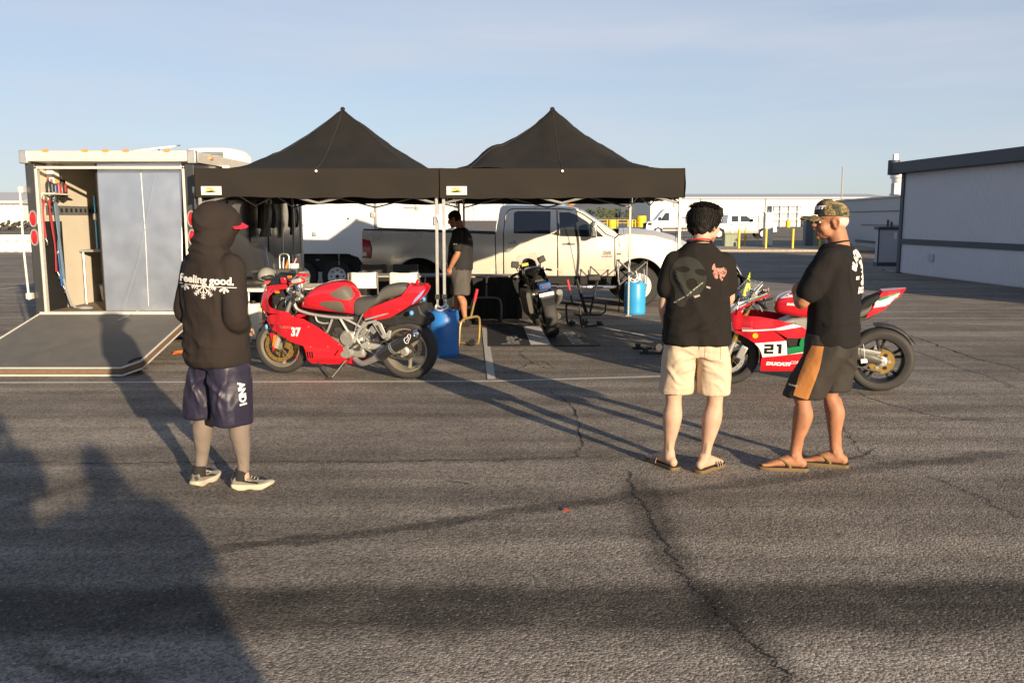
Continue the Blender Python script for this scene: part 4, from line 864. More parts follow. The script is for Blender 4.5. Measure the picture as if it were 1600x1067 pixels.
small('propane_tank', 'white propane tank under the tool table', 'gas tank', (-3.42, 12.55, 0), lambda t: (MB().lathe([(.1, 0), (.1, .03), (.12, .05), (.152, .1), (.155, .28), (.12, .36), (.05, .39), (0, .39)], 28).obj('cylinder', pm('tank_white', (.55, .55, .53), .4), t), MB().lathe([(.105, .37), (.108, .48), (.1, .48), (.1, .37)], 20, closed=True).obj('collar', pm('tank_white', (.55, .55, .53), .4), t), [MB().cbox((.104 * math.cos(a), .104 * math.sin(a), .425), (.05, .05, .05)).obj('collar_opening', M_BLKP, t, bevel=.015) for a in (-2.1, -1.4, -.7)], MB().rod((0, 0, .38), (0, 0, .46), .02).obj('valve', M_STEEL, t)))
small('jerry_can', 'white plastic can under the tool table corner', 'can', (-3.62, 12.2, 0), lambda t: (MB().box((-.09, -.12, 0), (.09, .12, .5)).obj('body', M_CHW, t, bevel=.03), MB().lathe([(.03, 0), (.03, .04), (0, .04)], 10, c=(0, 0, .5)).obj('cap', M_BLKP, t)))
# leathers and jacket hanging on the trailer side
def hang(label, y, z, w, h, seed):
    t = thing('jacket', label, 'jacket', (TX1 + .02, y, z - h)); rnd = random.Random(seed); rings = []
    for k in range(9):
        f_ = k / 8; ww = w * (.35 if k == 0 else .95 + .25 * math.sin(f_ * 5 + seed)) / 2; d = .07 + .03 * math.sin(f_ * 4)
        rings.append([(.06 + d * .5 + d * .5 * math.cos(a) + .01 * math.sin(a * 5 + k), ww * math.sin(a) * (1 + .12 * math.sin(3 * a + k)), h * (1 - f_) + .01 * math.sin(a * 4)) for a in [2 * math.pi * i / 20 for i in range(20)]])
    MB().loft(rings).obj('body', M_BLKP, t)
    for s in (-1, 1): MB().tube(crv([(.09, s * w * .42, h * .9), (.12, s * w * .62, h * .55), (.10, s * w * .6, h * .2)], 4), [.055] * 8 + [.04], 10).obj('sleeve', M_BLKP, t)
    MB().box((.0, -.01, h), (.07, .01, h + .03)).obj('hook', M_STEEL, t)
    for s in (-1, 1): MB().box((.145, s * .12 - .02, h * .8), (.15, s * .12 + .02, h * .92)).obj('reflective_patch', M_DECW, t)
    return t
hang('black jacket hanging on the trailer side under the left canopy', 13.7, 2.02, .52, .62, 2)
hang('narrow black garment hanging near the trailer front corner', 15.35, 2.0, .25, .6, 5)
tie('blue strap hanging down the trailer side', [(TX1 + .08, 13.5, 1.9), (TX1 + .09, 13.62, 1.5), (TX1 + .1, 13.8, .95)])
# ---------------------------------------------------------------- garage mat
M_MAT = pm('rubber_mat_black', (.020, .020, .021), .75, var=.3, scale=7, bump=.2, bscale=200)
mt = thing('garage_mat', 'black rubber floor mat with lettering under the black motorcycle', 'mat')
mq = [G(763, 542), G(939, 541), G(905, 508), G(762, 508)]
MB().add([(p.x, p.y, .006) for p in mq] + [(p.x, p.y, .011) for p in mq], [(4, 5, 6, 7), (0, 1, 5, 4), (1, 2, 6, 5), (2, 3, 7, 6), (3, 0, 4, 7)]).obj('mat_sheet', M_MAT, mt, smooth=0)
def MQ(u, v): a = mq[0].lerp(mq[1], u); b = mq[3].lerp(mq[2], u); p = a.lerp(b, v); return (p.x, p.y, .0128)
M_MATW = pm('mat_print_grey', (.34, .34, .34), .7, var=.25, scale=30)
decal('centre_stripe', poly2d([(.38, .04), (.56, .04), (.56, .90), (.38, .90)]), MQ, pm('mat_white', (.62, .60, .56), .6), mt, .2)
decal('lettering', text2d('lage.', .23, .004, sx=.95), lambda x, y: MQ(.28 - y, .06 + x), M_MATW, mt, .08)
decal('lettering', text2d('pangla', .23, .004, sx=.95), lambda x, y: MQ(.86 - y, .05 + x), M_MATW, mt, .08)
rebase(mt, (.4, 12.5, 0))
# ---------------------------------------------------------------- silver crew cab pickup
M_SIL = pm('pickup_silver_beige', (.67, .61, .51), .30, metal=.32, var=.04, scale=1.5, coat=.6)
M_CHR = pm('chrome', (.75, .75, .75), .12, metal=1.0, var=.03)
M_GLS = pm('tinted_glass', (.022, .026, .03), .06, var=.05, spec=.7, rvar=0, coat=.5)
M_DRK = pm('underbody_black', (.012, .012, .012), .85)
PY, PW = 16.5, 2.0
pk = thing('pickup_truck', 'silver four door pickup parked under the canopy', 'pickup')
def Q(x, y): p = AT(x, y, PY); return (p.x, p.z)
def QL(*pts): return [Q(*p) for p in pts]
AR, AF = Q(655, 441), Q(998, 444); AR = (AR[0], AF[1])
def inset(x, z):
    i = .055 * ((z - 1.0) / .45) ** 2
    if z > 1.44: i = .055 + .30 * (z - 1.44)
    for ax, az in (AR, AF):
        d = math.hypot(x - ax, z - az); i -= .045 * math.exp(-((d - .53) / .10) ** 2) * smoothstep(.35, .6, z)
    i += .012 * math.exp(-((z - .72) / .03) ** 2)
    return i
def SN(x, z): return (x, PY + inset(x, z), z)
def SF(x, z): return (x, PY + PW - inset(x, z), z)
def archpts(c, r, z0, n=16):
    a0 = math.asin(max(-1, min(1, (z0 - c[1]) / r))); a1 = math.pi - a0
    return [(c[0] + r * math.cos(a1 + (a0 - a1) * k / n), c[1] + r * math.sin(a1 + (a0 - a1) * k / n)) for k in range(n + 1)]
zb = Q(700, 431)[1]; zr = Q(900, 433)[1]
bed = [Q(565.5, 360), Q(566, 400), Q(567, 427)] + archpts(AR, .50, zb + .02) + [(Q(775, 431)[0], zb)] + QL((775, 431), (773.5, 366.5), (700, 364), (620, 361.5))
bed = [Q(565.5, 360), Q(566, 400), Q(567, 427)] + archpts(AR, .50, zb + .02) + QL((774, 431), (773, 366.5), (700, 364), (620, 361.5))
rdoor = QL((788, 431), (787.5, 365), (790.5, 337), (796, 328.5), (803, 327), (864, 327.2), (870, 330), (870.6, 431))
rwin = QL((803, 333), (808, 330.2), (861, 330.5), (860, 366), (802.5, 364.8))
fdoor = QL((872.6, 431), (872, 328), (880, 327.5), (897, 329), (912, 336), (926, 346), (946, 366.5), (960, 372), (959.5, 431))
fwin = QL((870.5, 332) if 0 else (874.5, 332), (890, 332), (902, 336.5), (917, 346), (934, 361), (944, 370.5), (875, 369.5))
frame = QL((786, 431), (776, 431), (774.5, 366), (781, 327), (785, 323.5), (792, 322), (860, 322.6), (896, 325), (912, 331), (932, 344), (966, 366.5), (961, 371), (947, 365.2), (927, 344.5), (913, 334.5), (897.5, 327.4), (880, 326), (803, 325.6), (795, 327.2), (789, 336.5), (786, 365))
fend = QL((961.5, 431)) + archpts(AF, .50, Q(0, 431)[1] + .02) + QL((1058, 429), (1080, 428), (1081, 398), (1074, 388), (1052, 377), (1022, 369), (985, 366), (967, 368.5), (961.5, 373))
for fn, rev in ((SN, 0), (SF, 1)):
    st = .11
    panel('bed_side', bed, st, fn, M_SIL, pk, solid=.012)
    d = panel('rear_door', rdoor, st, fn, M_SIL, pk, solid=.012, holes=[rwin]); panel('window', rwin, .12, lambda x, z: (x, fn(x, z)[1] + (.012 if not rev else -.012), z), M_GLS, d, solid=.004)
    dh = [((a, 379.5), (b, 379.5)) for a, b in ((794, 814),)]
    d2 = panel('front_door', fdoor, st, fn, M_SIL, pk, solid=.012, holes=[fwin]); panel('window', fwin, .12, lambda x, z: (x, fn(x, z)[1] + (.012 if not rev else -.012), z), M_GLS, d2, solid=.004)
    panel('cab_frame', frame, .09, fn, M_SIL, pk, solid=.012)
    panel('front_fender', fend, st, fn, M_SIL, pk, solid=.012)
    s = -1 if not rev else 1; y0 = PY if not rev else PY + PW
    for par, (xa, xb, y) in ((d, (794, 814, 379.5)), (d2, (878, 899, 382))):
        a, b = Q(xa, y), Q(xb, y); ya = fn(a[0], a[1])[1] + s * .03
        MB().tube(crv([(a[0], ya - s * .03, a[1]), (a[0] + .03, ya, a[1] + .005), ((a[0] + b[0]) / 2, ya + s * .004, a[1] + .008), (b[0] - .03, ya, b[1] + .005), (b[0], ya - s * .03, b[1])], 4), [(.016, .012)] * 17, 8).obj('handle', M_CHR, par)
        c = Q((xa + xb) / 2, y); MB().lathe([(0, .0), (.035, .002)], 14, 'y', c=(c[0], fn(*c)[1] + s * .008, c[1])).obj('handle_cup', M_DRK, par)
    # door seam moulding, arch lip
    for c in (AR, AF): MB().tube([fn(p[0], p[1]) for p in archpts(c, .505, zb + .03, 24)], .014, 6).obj('arch_lip', M_SIL, pk)
    MB().tube([fn(*Q(x, 421)) for x in (790, 830, 870, 910, 958)], [(.006, .012)] * 5, 4).obj('body_moulding', M_SIL, pk)
# window surround and centre pillar in black
for fn, o in ((SN, -.004), (SF, .004)):
    panel('centre_pillar', QL((861, 330.6), (874.4, 331.5), (874.6, 369), (860.3, 366)), .1, lambda x, z: (x, fn(x, z)[1] + (o if fn is SN else o), z), M_GLS, pk, solid=.004)
# roof, windscreen, bonnet, rear window: surfaces strung between both sides
def span(name, edge, crown, mat, n=10, sol=.012, sub=None, par=None):
    vs = []
    for (x, z) in edge:
        a, b = Vector(SN(x, z)), Vector(SF(x, z))
        for k in range(n + 1):
            f_ = k / n; p = a.lerp(b, f_); c = crown if not callable(crown) else crown(x)
            vs.append((p.x + (c[0] * math.sin(math.pi * f_)), p.y, p.z + c[1] * (1 - (2 * f_ - 1) ** 4)))
    m = len(edge); return MB().add(vs, [(i * (n + 1) + k, i * (n + 1) + k + 1, (i + 1) * (n + 1) + k + 1, (i + 1) * (n + 1) + k) for i in range(m - 1) for k in range(n)]).obj(name, mat, par or pk, smooth=50, solid=sol)
span('roof', QL((781.5, 326.5), (785.5, 323), (792, 321.8), (830, 322), (860, 322.4), (896, 324.8), (906, 328)), (.0, .035), M_SIL)
span('windscreen', QL((906.5, 328.2), (912, 331.5), (932, 344.5), (955, 360), (965, 366.5)), (.10, .01), M_GLS)
span('rear_window', QL((775, 365.5), (778.5, 345), (781.5, 327)), (-.03, .0), M_GLS)
span('bonnet', QL((966.5, 367), (985, 366), (1022, 369), (1052, 377), (1074, 388), (1081, 398)), lambda x: (.10, .10), M_SIL, 14)
MB().box((Q(966, 0)[0] - .05, PY + .12, 1.28), (Q(970, 0)[0] + .06, PY + PW - .12, 1.36)).obj('cowl', M_DRK, pk)
# front end
fx = Q(1081, 0)[0]
MB().box((fx - .06, PY + .12, .72), (fx + .10, PY + PW - .12, 1.12)).obj('grille', M_CHR, pk, bevel=.04)
for i in range(3): MB().box((fx + .10, PY + .5, .76 + i * .11), (fx + .112, PY + PW - .5, .83 + i * .11)).obj('grille_bar', M_DRK, pk)
for yy in (PY + .14, PY + PW - .44): MB().box((fx + .02, yy, .86), (fx + .115, yy + .3, 1.08)).obj('headlight', M_GLS, pk, bevel=.03)
MB().box((fx - .08, PY + .05, .42), (fx + .22, PY + PW - .05, .72)).obj('front_bumper', M_CHR, pk, bevel=.06)
# tail
tx = Q(565.5, 0)[0]
MB().box((tx - .02, PY + .1, .66), (tx + .05, PY + PW - .1, 1.455)).obj('tailgate', M_SIL, pk, bevel=.015); MB().box((tx - .035, PY + .8, 1.25), (tx - .018, PY + 1.2, 1.33)).obj('tailgate_handle', M_CHR, pk)
MB().box((tx - .2, PY + .04, .48), (tx + .10, PY + PW - .04, .68)).obj('rear_bumper', M_CHR, pk, bevel=.04)
for fn, s in ((SN, -1), (SF, 1)):
    tl = panel('tail_light', QL((566, 373), (577, 376), (580, 388), (579, 402), (567, 401)), .06, lambda x, z: (x, fn(x, z)[1] + s * .014, z), M_REDL, pk, solid=.02)
    panel('reverse_lens', QL((567, 394), (573, 394.5), (573, 400), (567, 400)), .06, lambda x, z: (x, fn(x, z)[1] + s * .027, z), M_DECW, tl, solid=.004)
    panel('lamp_surround', QL((577.5, 375), (581.5, 388), (580.5, 403.5), (566, 402.5), (566, 401.4), (579.3, 402.2), (580, 388), (576, 376)), .06, lambda x, z: (x, fn(x, z)[1] + s * .012, z), M_DRK, tl, solid=.01)
# bed rail caps, bed tub
for fn, s in ((SN, 1), (SF, -1)):
    P = [fn(*Q(x, y)) for x, y in ((567, 359.6), (620, 361), (700, 363.6), (773, 366))]; MB().tube([(p[0], p[1] + s * .05, p[2] + .008) for p in P], [(.055, .016)] * 4, 8, flat=(0, 1, 0)).obj('bed_rail', M_BLKP, pk)
MB().box((tx + .06, PY + .18, .72), (Q(773, 0)[0], PY + PW - .18, .78)).obj('bed_floor', M_DRK, pk)
for yy in (PY + .14, PY + PW - .18): MB().box((tx + .06, yy, .74), (Q(773, 0)[0], yy + .04, 1.36)).obj('bed_wall', M_DRK, pk)
MB().box((Q(771, 0)[0], PY + .15, .74), (Q(772.5, 0)[0], PY + PW - .15, 1.36)).obj('bed_bulkhead', M_SIL, pk)
# interior darkness: black box added to block light, seats, steering wheel
MB().box((Q(790, 0)[0], PY + .18, .45), (Q(958, 0)[0], PY + PW - .18, .95)).obj('cab_blackout_box', M_DRK, pk)
M_SEAT = pm('seat_cloth', (.10, .095, .085), .85)
for px in (815, 893):
    for yy in (PY + .35, PY + 1.2): x_ = Q(px, 0)[0]; MB().box((x_ - .16, yy, .95), (x_ + .0, yy + .5, 1.48)).obj('seat_back', M_SEAT, pk, bevel=.06); MB().box((x_ - .10, yy + .13, 1.48), (x_ - .02, yy + .37, 1.66)).obj('headrest', M_SEAT, pk, bevel=.04)
x_ = Q(930, 0)[0]; MB().tube([(x_ + .05 * math.sin(a), PY + PW - .55 + .19 * math.cos(a), 1.30 + .17 * math.sin(a)) for a in [2 * math.pi * k / 20 for k in range(20)]], .015, 6, closed=True).obj('steering_wheel', M_DRK, pk)
# sill, step bar, underbody
for yy, s in ((PY - .02, -1), (PY + PW + .02, 1)):
    a, b = Q(820, 448), Q(961, 448); MB().tube([(a[0], yy + s * -.02, a[1]), (a[0] + .08, yy + s * .06, a[1]), (b[0] - .08, yy + s * .06, b[1]), (b[0], yy - s * .02, b[1])], .035, 10).obj('step_bar', M_CHR, pk)
MB().box((Q(779, 0)[0], PY + .06, .44), (Q(962, 0)[0], PY + PW - .06, zr + .05)).obj('sill', M_DRK, pk); MB().box((tx + .3, PY + .5, .38), (fx - .2, PY + PW - .5, .62)).obj('chassis', M_DRK, pk)
MB().box((Q(962, 0)[0] + 0, PY + .32, .5), (fx - .06, PY + PW - .32, 1.2)).obj('engine_bay', M_DRK, pk)
for c in (AR, AF):
    for yy in (PY + .30, PY + PW - .32): MB().box((c[0] - .62, yy, .5), (c[0] + .62, yy + .02, 1.15)).obj('arch_liner', M_DRK, pk)
# mirror
for yy, s in ((PY, -1), (PY + PW, 1)):
    c = Q(926, 359); m_ = MB().box((c[0] - .05, yy + s * .20 - .09, c[1] - .15), (c[0] + .05, yy + s * .20 + .09, c[1] + .15)).obj('mirror', M_CHR, pk, bevel=.025, seg=3)
    MB().box((c[0] - .058, yy + s * .20 - .07, c[1] - .13), (c[0] - .046, yy + s * .20 + .07, c[1] + .13)).obj('mirror_glass', M_GLS, m_); MB().tube([(c[0] + .05, yy + s * .12, c[1] - .12), (c[0] + .12, yy - s * .08, c[1] - .10)], .02, 6).obj('mirror_arm', M_DRK, m_)
for k in range(3): MB().ell((Q(900, 0)[0], PY + .7 + k * .3, 1.94), (.07, .04, .018), 12, 6).obj('cab_light', M_AMB, pk)
# wheels
def wheel_tyre(par, c, r, w, rim, y0, s, mt_r, spokes=8):
    wq = MB().lathe([(rim, -w / 2), (r - .05, -w / 2 - .004), (r - .012, -w / 2 + .03), (r, -w / 4), (r, w / 4), (r - .012, w / 2 - .03), (r - .05, w / 2 + .004), (rim, w / 2)], 48, 'y', c=(c[0], y0, c[1]), closed=True).obj('tyre', M_RUB, par)
    rm = MB().lathe([(rim + .005, s * w * .5), (rim - .02, s * w * .47), (rim - .035, s * w * .25), (rim - .05, s * w * .1), (.09, s * w * .22), (.075, s * w * .36), (0, s * w * .36)], 40, 'y', c=(c[0], y0, c[1])).obj('rim', mt_r, par)
    for k in range(spokes):
        a = 2 * math.pi * k / spokes; p = lambda r_, y_: (c[0] + r_ * math.cos(a), y0 + s * y_, c[1] + r_ * math.sin(a))
        MB().tube([p(.06, w * .36), p(rim * .55, w * .40), p(rim - .02, w * .40)], [(.03, .02), (.024, .018), (.032, .018)], 6).obj('spoke', mt_r, rm)
M_RIM = pm('alloy_rim', (.5, .49, .47), .35, metal=.8)
for c in (AR, AF):
    for y0, s in ((PY + .17, -1), (PY + PW - .17, 1)): wheel_tyre(pk, (c[0], .405), .405, .27, .245, y0, s, M_RIM)
# badges
def badge(x, y): return lambda u, v: (lambda q: (q[0] + u, PY + inset(q[0], q[1] + v) - .0125, q[1] + v))(Q(x, y))
decal('badge_plate', poly2d([(-.10, -.045), (.10, -.045), (.10, -.002), (-.10, -.002)]), badge(948, 398), pm('badge_red', (.45, .03, .03), .4), pk)
decal('badge_text', text2d('2500', .085, .003, .15, 'CENTER', sx=.95), badge(948, 397.5), pm('badge_grey', (.16, .16, .16), .3, metal=.6), pk)
decal('badge_text', text2d('HEAVY DUTY', .034, .001, .0, 'CENTER'), lambda u, v: (lambda q: (q[0], q[1] - .003, q[2]))(badge(948, 400.5)(u, v)), M_DECW, pk)
decal('fender_badge', text2d('RAM', .04, .002, .2, 'CENTER'), badge(966.5, 398), M_DRK, pk)
MB().tube([SN(*Q(967, 377)), SN(*Q(968, 386))], [(.012, .008)] * 2, 6).obj('fender_emblem', M_CHR, pk)
rebase(pk, (.1, PY + 1.0, 0))
# ---------------------------------------------------------------- far white van and pickup
M_VW = pm('van_white', (.76, .75, .72), .35, var=.02, coat=.3)
def far_vehicle(name, label, cat, loc, prof, width, wins, wheels, wr, extras):
    t = thing(name, label, cat, loc)
    body = [tuple(p) for p in prof]
    for s in (0, 1):
        fn = (lambda x, z: (x, .0 + .10 * max(0, z - 1.1) * .6, z)) if s == 0 else (lambda x, z: (x, width - .06 * max(0, z - 1.1), z))
        panel('side_panel', body, .3, fn, M_VW, t, solid=.03)
        for w in wins: panel('window', w, .3, (lambda x, z: (x, .06 * max(0, z - 1.1) - .03, z)) if s == 0 else (lambda x, z: (x, width + .03 - .06 * max(0, z - 1.1), z)), M_GLS, t, solid=.01)
    n = len(body)
    mb = MB(); mb.add([(x, .06 * max(0, z - 1.1), z) for x, z in body] + [(x, width - .06 * max(0, z - 1.1), z) for x, z in body], [(i, (i + 1) % n, n + (i + 1) % n, n + i) for i in range(n)]); mb.obj('body_shell', M_VW, t, smooth=30)
    for wx in wheels:
        for y0, s in ((.14, -1), (width - .14, 1)): wheel_tyre(t, (wx, wr), wr, .24, wr * .62, y0, s, M_RIM, 5)
    extras(t); return t
vz = G(1045, 367); vz = Vector((vz.x, vz.y, 0))
van = far_vehicle('van', 'white high roof van facing left beyond the canopy leg', 'van', (vz.x - 2.3, vz.y, 0), [(0, .45), (.05, 1.0), (.15, 1.25), (1.0, 1.5), (1.75, 2.45), (2.1, 2.62), (2.6, 2.70), (6.6, 2.70), (6.8, 2.5), (6.85, .5), (5.7, .42), (5.65, .62), (5.3, .78), (4.95, .62), (4.9, .42), (1.7, .42), (1.65, .62), (1.25, .78), (.85, .62), (.8, .42)], 2.0,
    [[(1.45, 1.45), (1.95, 2.2), (2.35, 2.2), (2.35, 1.42)]], (1.25, 5.3), .37,
    lambda t: (MB().add([(1.02, .1, 1.52), (1.74, .12, 2.42), (1.74, 1.88, 2.42), (1.02, 1.9, 1.52)], [(0, 1, 2, 3)]).obj('windscreen', M_GLS, t, solid=.02), MB().box((-.04, .15, .75), (.12, 1.85, 1.18)).obj('grille', M_DRK, t, bevel=.04), MB().box((-.08, .0, .38), (.8, 2.0, .78)).obj('bumper', pm('van_bumper_grey', (.10, .095, .09), .6), t, bevel=.08), MB().box((1.7, -.045, .5), (4.9, -.0, .74)).obj('side_moulding', pm('van_bumper_grey', (.10, .095, .09), .6), t), MB().box((.18, -.03, .95), (.6, .3, 1.22)).obj('headlight', M_GLS, t, bevel=.04), MB().box((1.35, -.28, 1.45), (1.5, -.03, 1.8)).obj('mirror', M_DRK, t, bevel=.04)))
van.location.x = AT(1009, 367, vz.y).x
pz = G(1183, 373); PXS = pz.y
pk2 = far_vehicle('pickup_truck', 'white crew cab pickup parked beyond the yellow bollards', 'pickup', (AT(1213, 373, PXS).x - 6.1, PXS, 0), [(0, .55), (0, 1.22), (2.0, 1.24), (2.05, 1.86), (2.25, 1.95), (3.6, 1.95), (3.85, 1.88), (4.5, 1.35), (5.9, 1.22), (6.05, 1.1), (6.1, .55), (5.45, .5), (5.4, .75), (5.02, .92), (4.62, .75), (4.55, .5), (1.8, .5), (1.75, .75), (1.35, .92), (.95, .75), (.9, .5)], 1.95,
    [[(2.35, 1.38), (2.35, 1.85), (2.9, 1.85), (2.9, 1.38)], [(3.1, 1.38), (3.1, 1.85), (3.6, 1.84), (4.2, 1.38)]], (1.35, 5.02), .40,
    lambda t: (MB().add([(3.88, .1, 1.87), (4.46, .08, 1.38), (4.46, 1.87, 1.38), (3.88, 1.85, 1.87)], [(0, 1, 2, 3)]).obj('windscreen', M_GLS, t, solid=.02), MB().box((1.8, -.02, .46), (4.6, .0, .66)).obj('lower_two_tone', pm('pickup_tan', (.35, .29, .21), .5), t), MB().box((5.95, .05, .5), (6.25, 1.9, .78)).obj('bumper', M_CHR, t, bevel=.05), [MB().box((x_, -.05, 1.12), (x_ + .14, -.01, 1.18)).obj('door_handle', M_DRK, t) for x_ in (2.3, 3.15)], MB().box((3.95, -.25, 1.38), (4.08, -.03, 1.62)).obj('mirror', M_DRK, t, bevel=.03), [MB().box((x_, -.035, .6), (x_ + .015, -.01, 1.85)).obj('door_seam', M_GRYP, t) for x_ in (2.2, 3.0, 4.3)]))
# ---------------------------------------------------------------- motorcycles (local x forward, y left, z up, origin under the rear axle)
M_RED = pm('paint_red', (.52, .012, .022), .22, var=.04, coat=.8); M_BWHT = pm('paint_white', (.76, .75, .73), .25, var=.03, coat=.6); M_BGRN = pm('paint_green', (.01, .17, .06), .25, var=.04, coat=.6)
M_BBLK = pm('paint_black', (.012, .012, .013), .25, var=.1, coat=.5); M_BBLU = pm('paint_blue', (.02, .08, .32), .3, coat=.4); M_ENG = pm('engine_alloy', (.36, .35, .32), .45, metal=.6, var=.25, scale=40, bump=.2)
M_ENGD = pm('engine_dark', (.06, .057, .05), .5, metal=.4, var=.3, scale=30); M_FRM = pm('frame_silver', (.50, .49, .46), .38, metal=.6); M_GLD = pm('caliper_gold', (.42, .27, .08), .35, metal=.7); M_SEATG = pm('seat_vinyl_grey', (.075, .07, .065), .65, var=.12, bump=.2, bscale=250)
M_PAD = pm('tank_pad_rubber', (.085, .075, .06), .6, var=.1); M_RIMG = pm('rim_silver_gold', (.42, .38, .30), .35, metal=.7); M_RIMB = pm('rim_black', (.03, .03, .032), .35, metal=.3); M_CARB = pm('exhaust_carbon', (.018, .018, .018), .3, coat=.6, var=.4, scale=120)
M_TAPE = pm('tape_blue', (.10, .28, .60), .5); M_ORG = pm('reflector_orange', (.65, .16, .02), .35); M_CLEAR = pm('clear_screen', (.85, .88, .90), .03, trans=.95, ior=1.15, var=.0, rvar=0); M_SMOKE = pm('smoked_screen', (.03, .045, .06), .05, trans=.35, ior=1.2, rvar=0)
M_HVY = pm('plate_fluo_yellow', (.70, .72, .02), .5); M_TYRE = pm('race_tyre', (.030, .028, .026), .72, var=.25, scale=25, bump=.15, bscale=120)
def itp(x, tab):
    if x <= tab[0][0]: return tab[0][1]
    for (a, va), (b, vb) in zip(tab, tab[1:]):
        if x <= b: t = (x - a) / (b - a); t = t * t * (3 - 2 * t); return va + (vb - va) * t
    return tab[-1][1]
def mwheel(par, x, r, w, rim, n, mr, discs=(), sprocket=None, double=False):
    t = bpy.data.objects.new('wheel', None)
    MBt = MB().lathe([(rim - .006, -w * .40), (r * .83, -w * .49), (r * .91, -w * .46), (r * .965, -w * .33), (r * .992, -w * .16), (r, 0), (r * .992, w * .16), (r * .965, w * .33), (r * .91, w * .46), (r * .83, w * .49), (rim - .006, w * .40)], 64, 'y', c=(x, 0, r), closed=True)
    ty = MBt.obj('wheel', M_TYRE, par, smooth=50)
    rm = MB().lathe([(rim, -w * .42), (rim - .012, -w * .42), (rim - .018, -w * .30), (rim - .032, -w * .1), (rim - .032, w * .1), (rim - .018, w * .30), (rim - .012, w * .42), (rim, w * .42), (rim + .004, 0)], 56, 'y', c=(x, 0, r), closed=True).obj('rim', mr, ty, smooth=40)
    MB().lathe([(0, -.07), (.03, -.07), (.045, -.05), (.045, .05), (.03, .07), (0, .07)], 24, 'y', c=(x, 0, r)).obj('hub', mr, ty)
    for k in range(n):
        a = 2 * math.pi * k / n + .3
        for da in ((-.16, .16) if double else (0,)):
            P = [(x + q * math.cos(a + da * g + .25 * (q / rim) ** 2 * (0 if double else 1)), 0, r + q * math.sin(a + da * g + .25 * (q / rim) ** 2 * (0 if double else 1))) for q, g in ((.035, .2), (rim * .45, .7), (rim * .75, 1), (rim - .02, 1.1))]
            MB().tube(P, [(.022, .026), (.016, .020), (.015, .018), (.022, .024)] if not double else [(.012, .022), (.010, .017), (.009, .014), (.011, .016)], 8, flat=(0, 1, 0)).obj('spoke', mr, ty)
    for yy, dr, mt in discs:
        d = MB().lathe([(dr, -.003), (dr, .003), (dr - .04, .003), (dr - .04, -.003)], 48, 'y', c=(x, yy, r), closed=True).obj('brake_disc', mt, ty)
        for k in range(7):
            a = k * 2 * math.pi / 7; MB().tube([(x + .04 * math.cos(a), yy, r + .04 * math.sin(a)), (x + (dr - .035) * math.cos(a + .3), yy, r + (dr - .035) * math.sin(a + .3))], [(.012, .004)] * 2, 4).obj('disc_carrier', M_GLD, d)
        for k in range(14): a = k * math.pi / 7; MB().lathe([(0, -.0045), (.006, -.0045), (.006, .0045), (0, .0045)], 6, 'y', c=(x + (dr - .018) * math.cos(a), yy, r + (dr - .018) * math.sin(a))).obj('disc_hole', M_DRK, d)
    if sprocket:
        yy, sr, mt = sprocket; k = 44; pr = [((sr + (.006 if i % 2 else 0)), a) for i, a in enumerate([2 * math.pi * j / (2 * k) for j in range(2 * k)])]
        sp_ = MB().prism([(x + q * math.cos(a), r + q * math.sin(a)) for q, a in pr], yy - .003, yy + .003, 'y').obj('sprocket', mt, ty)
        for j in range(6): a = j * math.pi / 3; MB().lathe([(0, -.004), (.018, -.004), (.018, .008), (0, .008)], 10, 'y', c=(x + sr * .6 * math.cos(a), yy + .002, r + sr * .6 * math.sin(a))).obj('bolt', M_ENG if j % 2 else M_DRK, sp_)
        MB().lathe([(0, .0), (.05, .0), (.05, .012), (.03, .02), (.03, .03), (0, .03)], 20, 'y', c=(x, yy + .004, r)).obj('sprocket_carrier', M_FRM, sp_)
    return ty
def sloft(st, n=28, e=.8):
    """stations (x, zbottom, ztop, halfwidth)"""
    rings = []
    for x, zb, zt, hw in st:
        rings.append([(x, hw * math.copysign(abs(math.cos(a)) ** e, math.cos(a)), (zb + zt) / 2 + (zt - zb) / 2 * math.copysign(abs(math.sin(a)) ** e, math.sin(a))) for a in [2 * math.pi * k / n for k in range(n)]])
    return MB().loft(rings)
def sm(st, n=3): return [tuple(p) for p in crv([Vector(s) for s in st], n)]
def on_mesh(o, axis=Vector((0, -1, 0)), off=.004):
    bv = BVHTree.FromPolygons([v.co[:] for v in o.data.vertices], [tuple(p.vertices) for p in o.data.polygons])
    def f(x, z):
        for dz in (0, -.01, .01, -.02, .02, .04, -.04):
            h = bv.ray_cast(Vector((x, 1, z + dz)), axis)
            if h[0]: return (x, h[0].y + off, z)
        return (x, .1, z)
    return f
def clutter(par, box, n, seed, mats):
    rnd = random.Random(seed); (x0, x1), (y0, y1), (z0, z1) = box
    for i in range(n):
        c = Vector((rnd.uniform(x0, x1), rnd.uniform(y0, y1), rnd.uniform(z0, z1))); k = rnd.random()
        if k < .4: MB().tube(crv([c, c + Vector((rnd.uniform(-.1, .1), rnd.uniform(-.03, .03), rnd.uniform(-.08, .08))), c + Vector((rnd.uniform(-.14, .14), rnd.uniform(-.04, .04), rnd.uniform(-.14, .14)))], 4), rnd.uniform(.005, .012), 6).obj('hose', rnd.choice(mats), par)
        elif k < .7: MB().lathe([(0, -.02), (.025 * rnd.uniform(.5, 1.3), -.02), (.025 * rnd.uniform(.5, 1.3), .02), (0, .022)], 12, 'y', c=c).obj('engine_part', rnd.choice(mats), par)
        else: MB().cbox((0, 0, 0), (rnd.uniform(.03, .09), .04, rnd.uniform(.03, .08)), M=Matrix.Translation(c) @ Matrix.Rotation(rnd.uniform(0, 3), 4, 'Y')).obj('engine_part', rnd.choice(mats), par, bevel=.006)
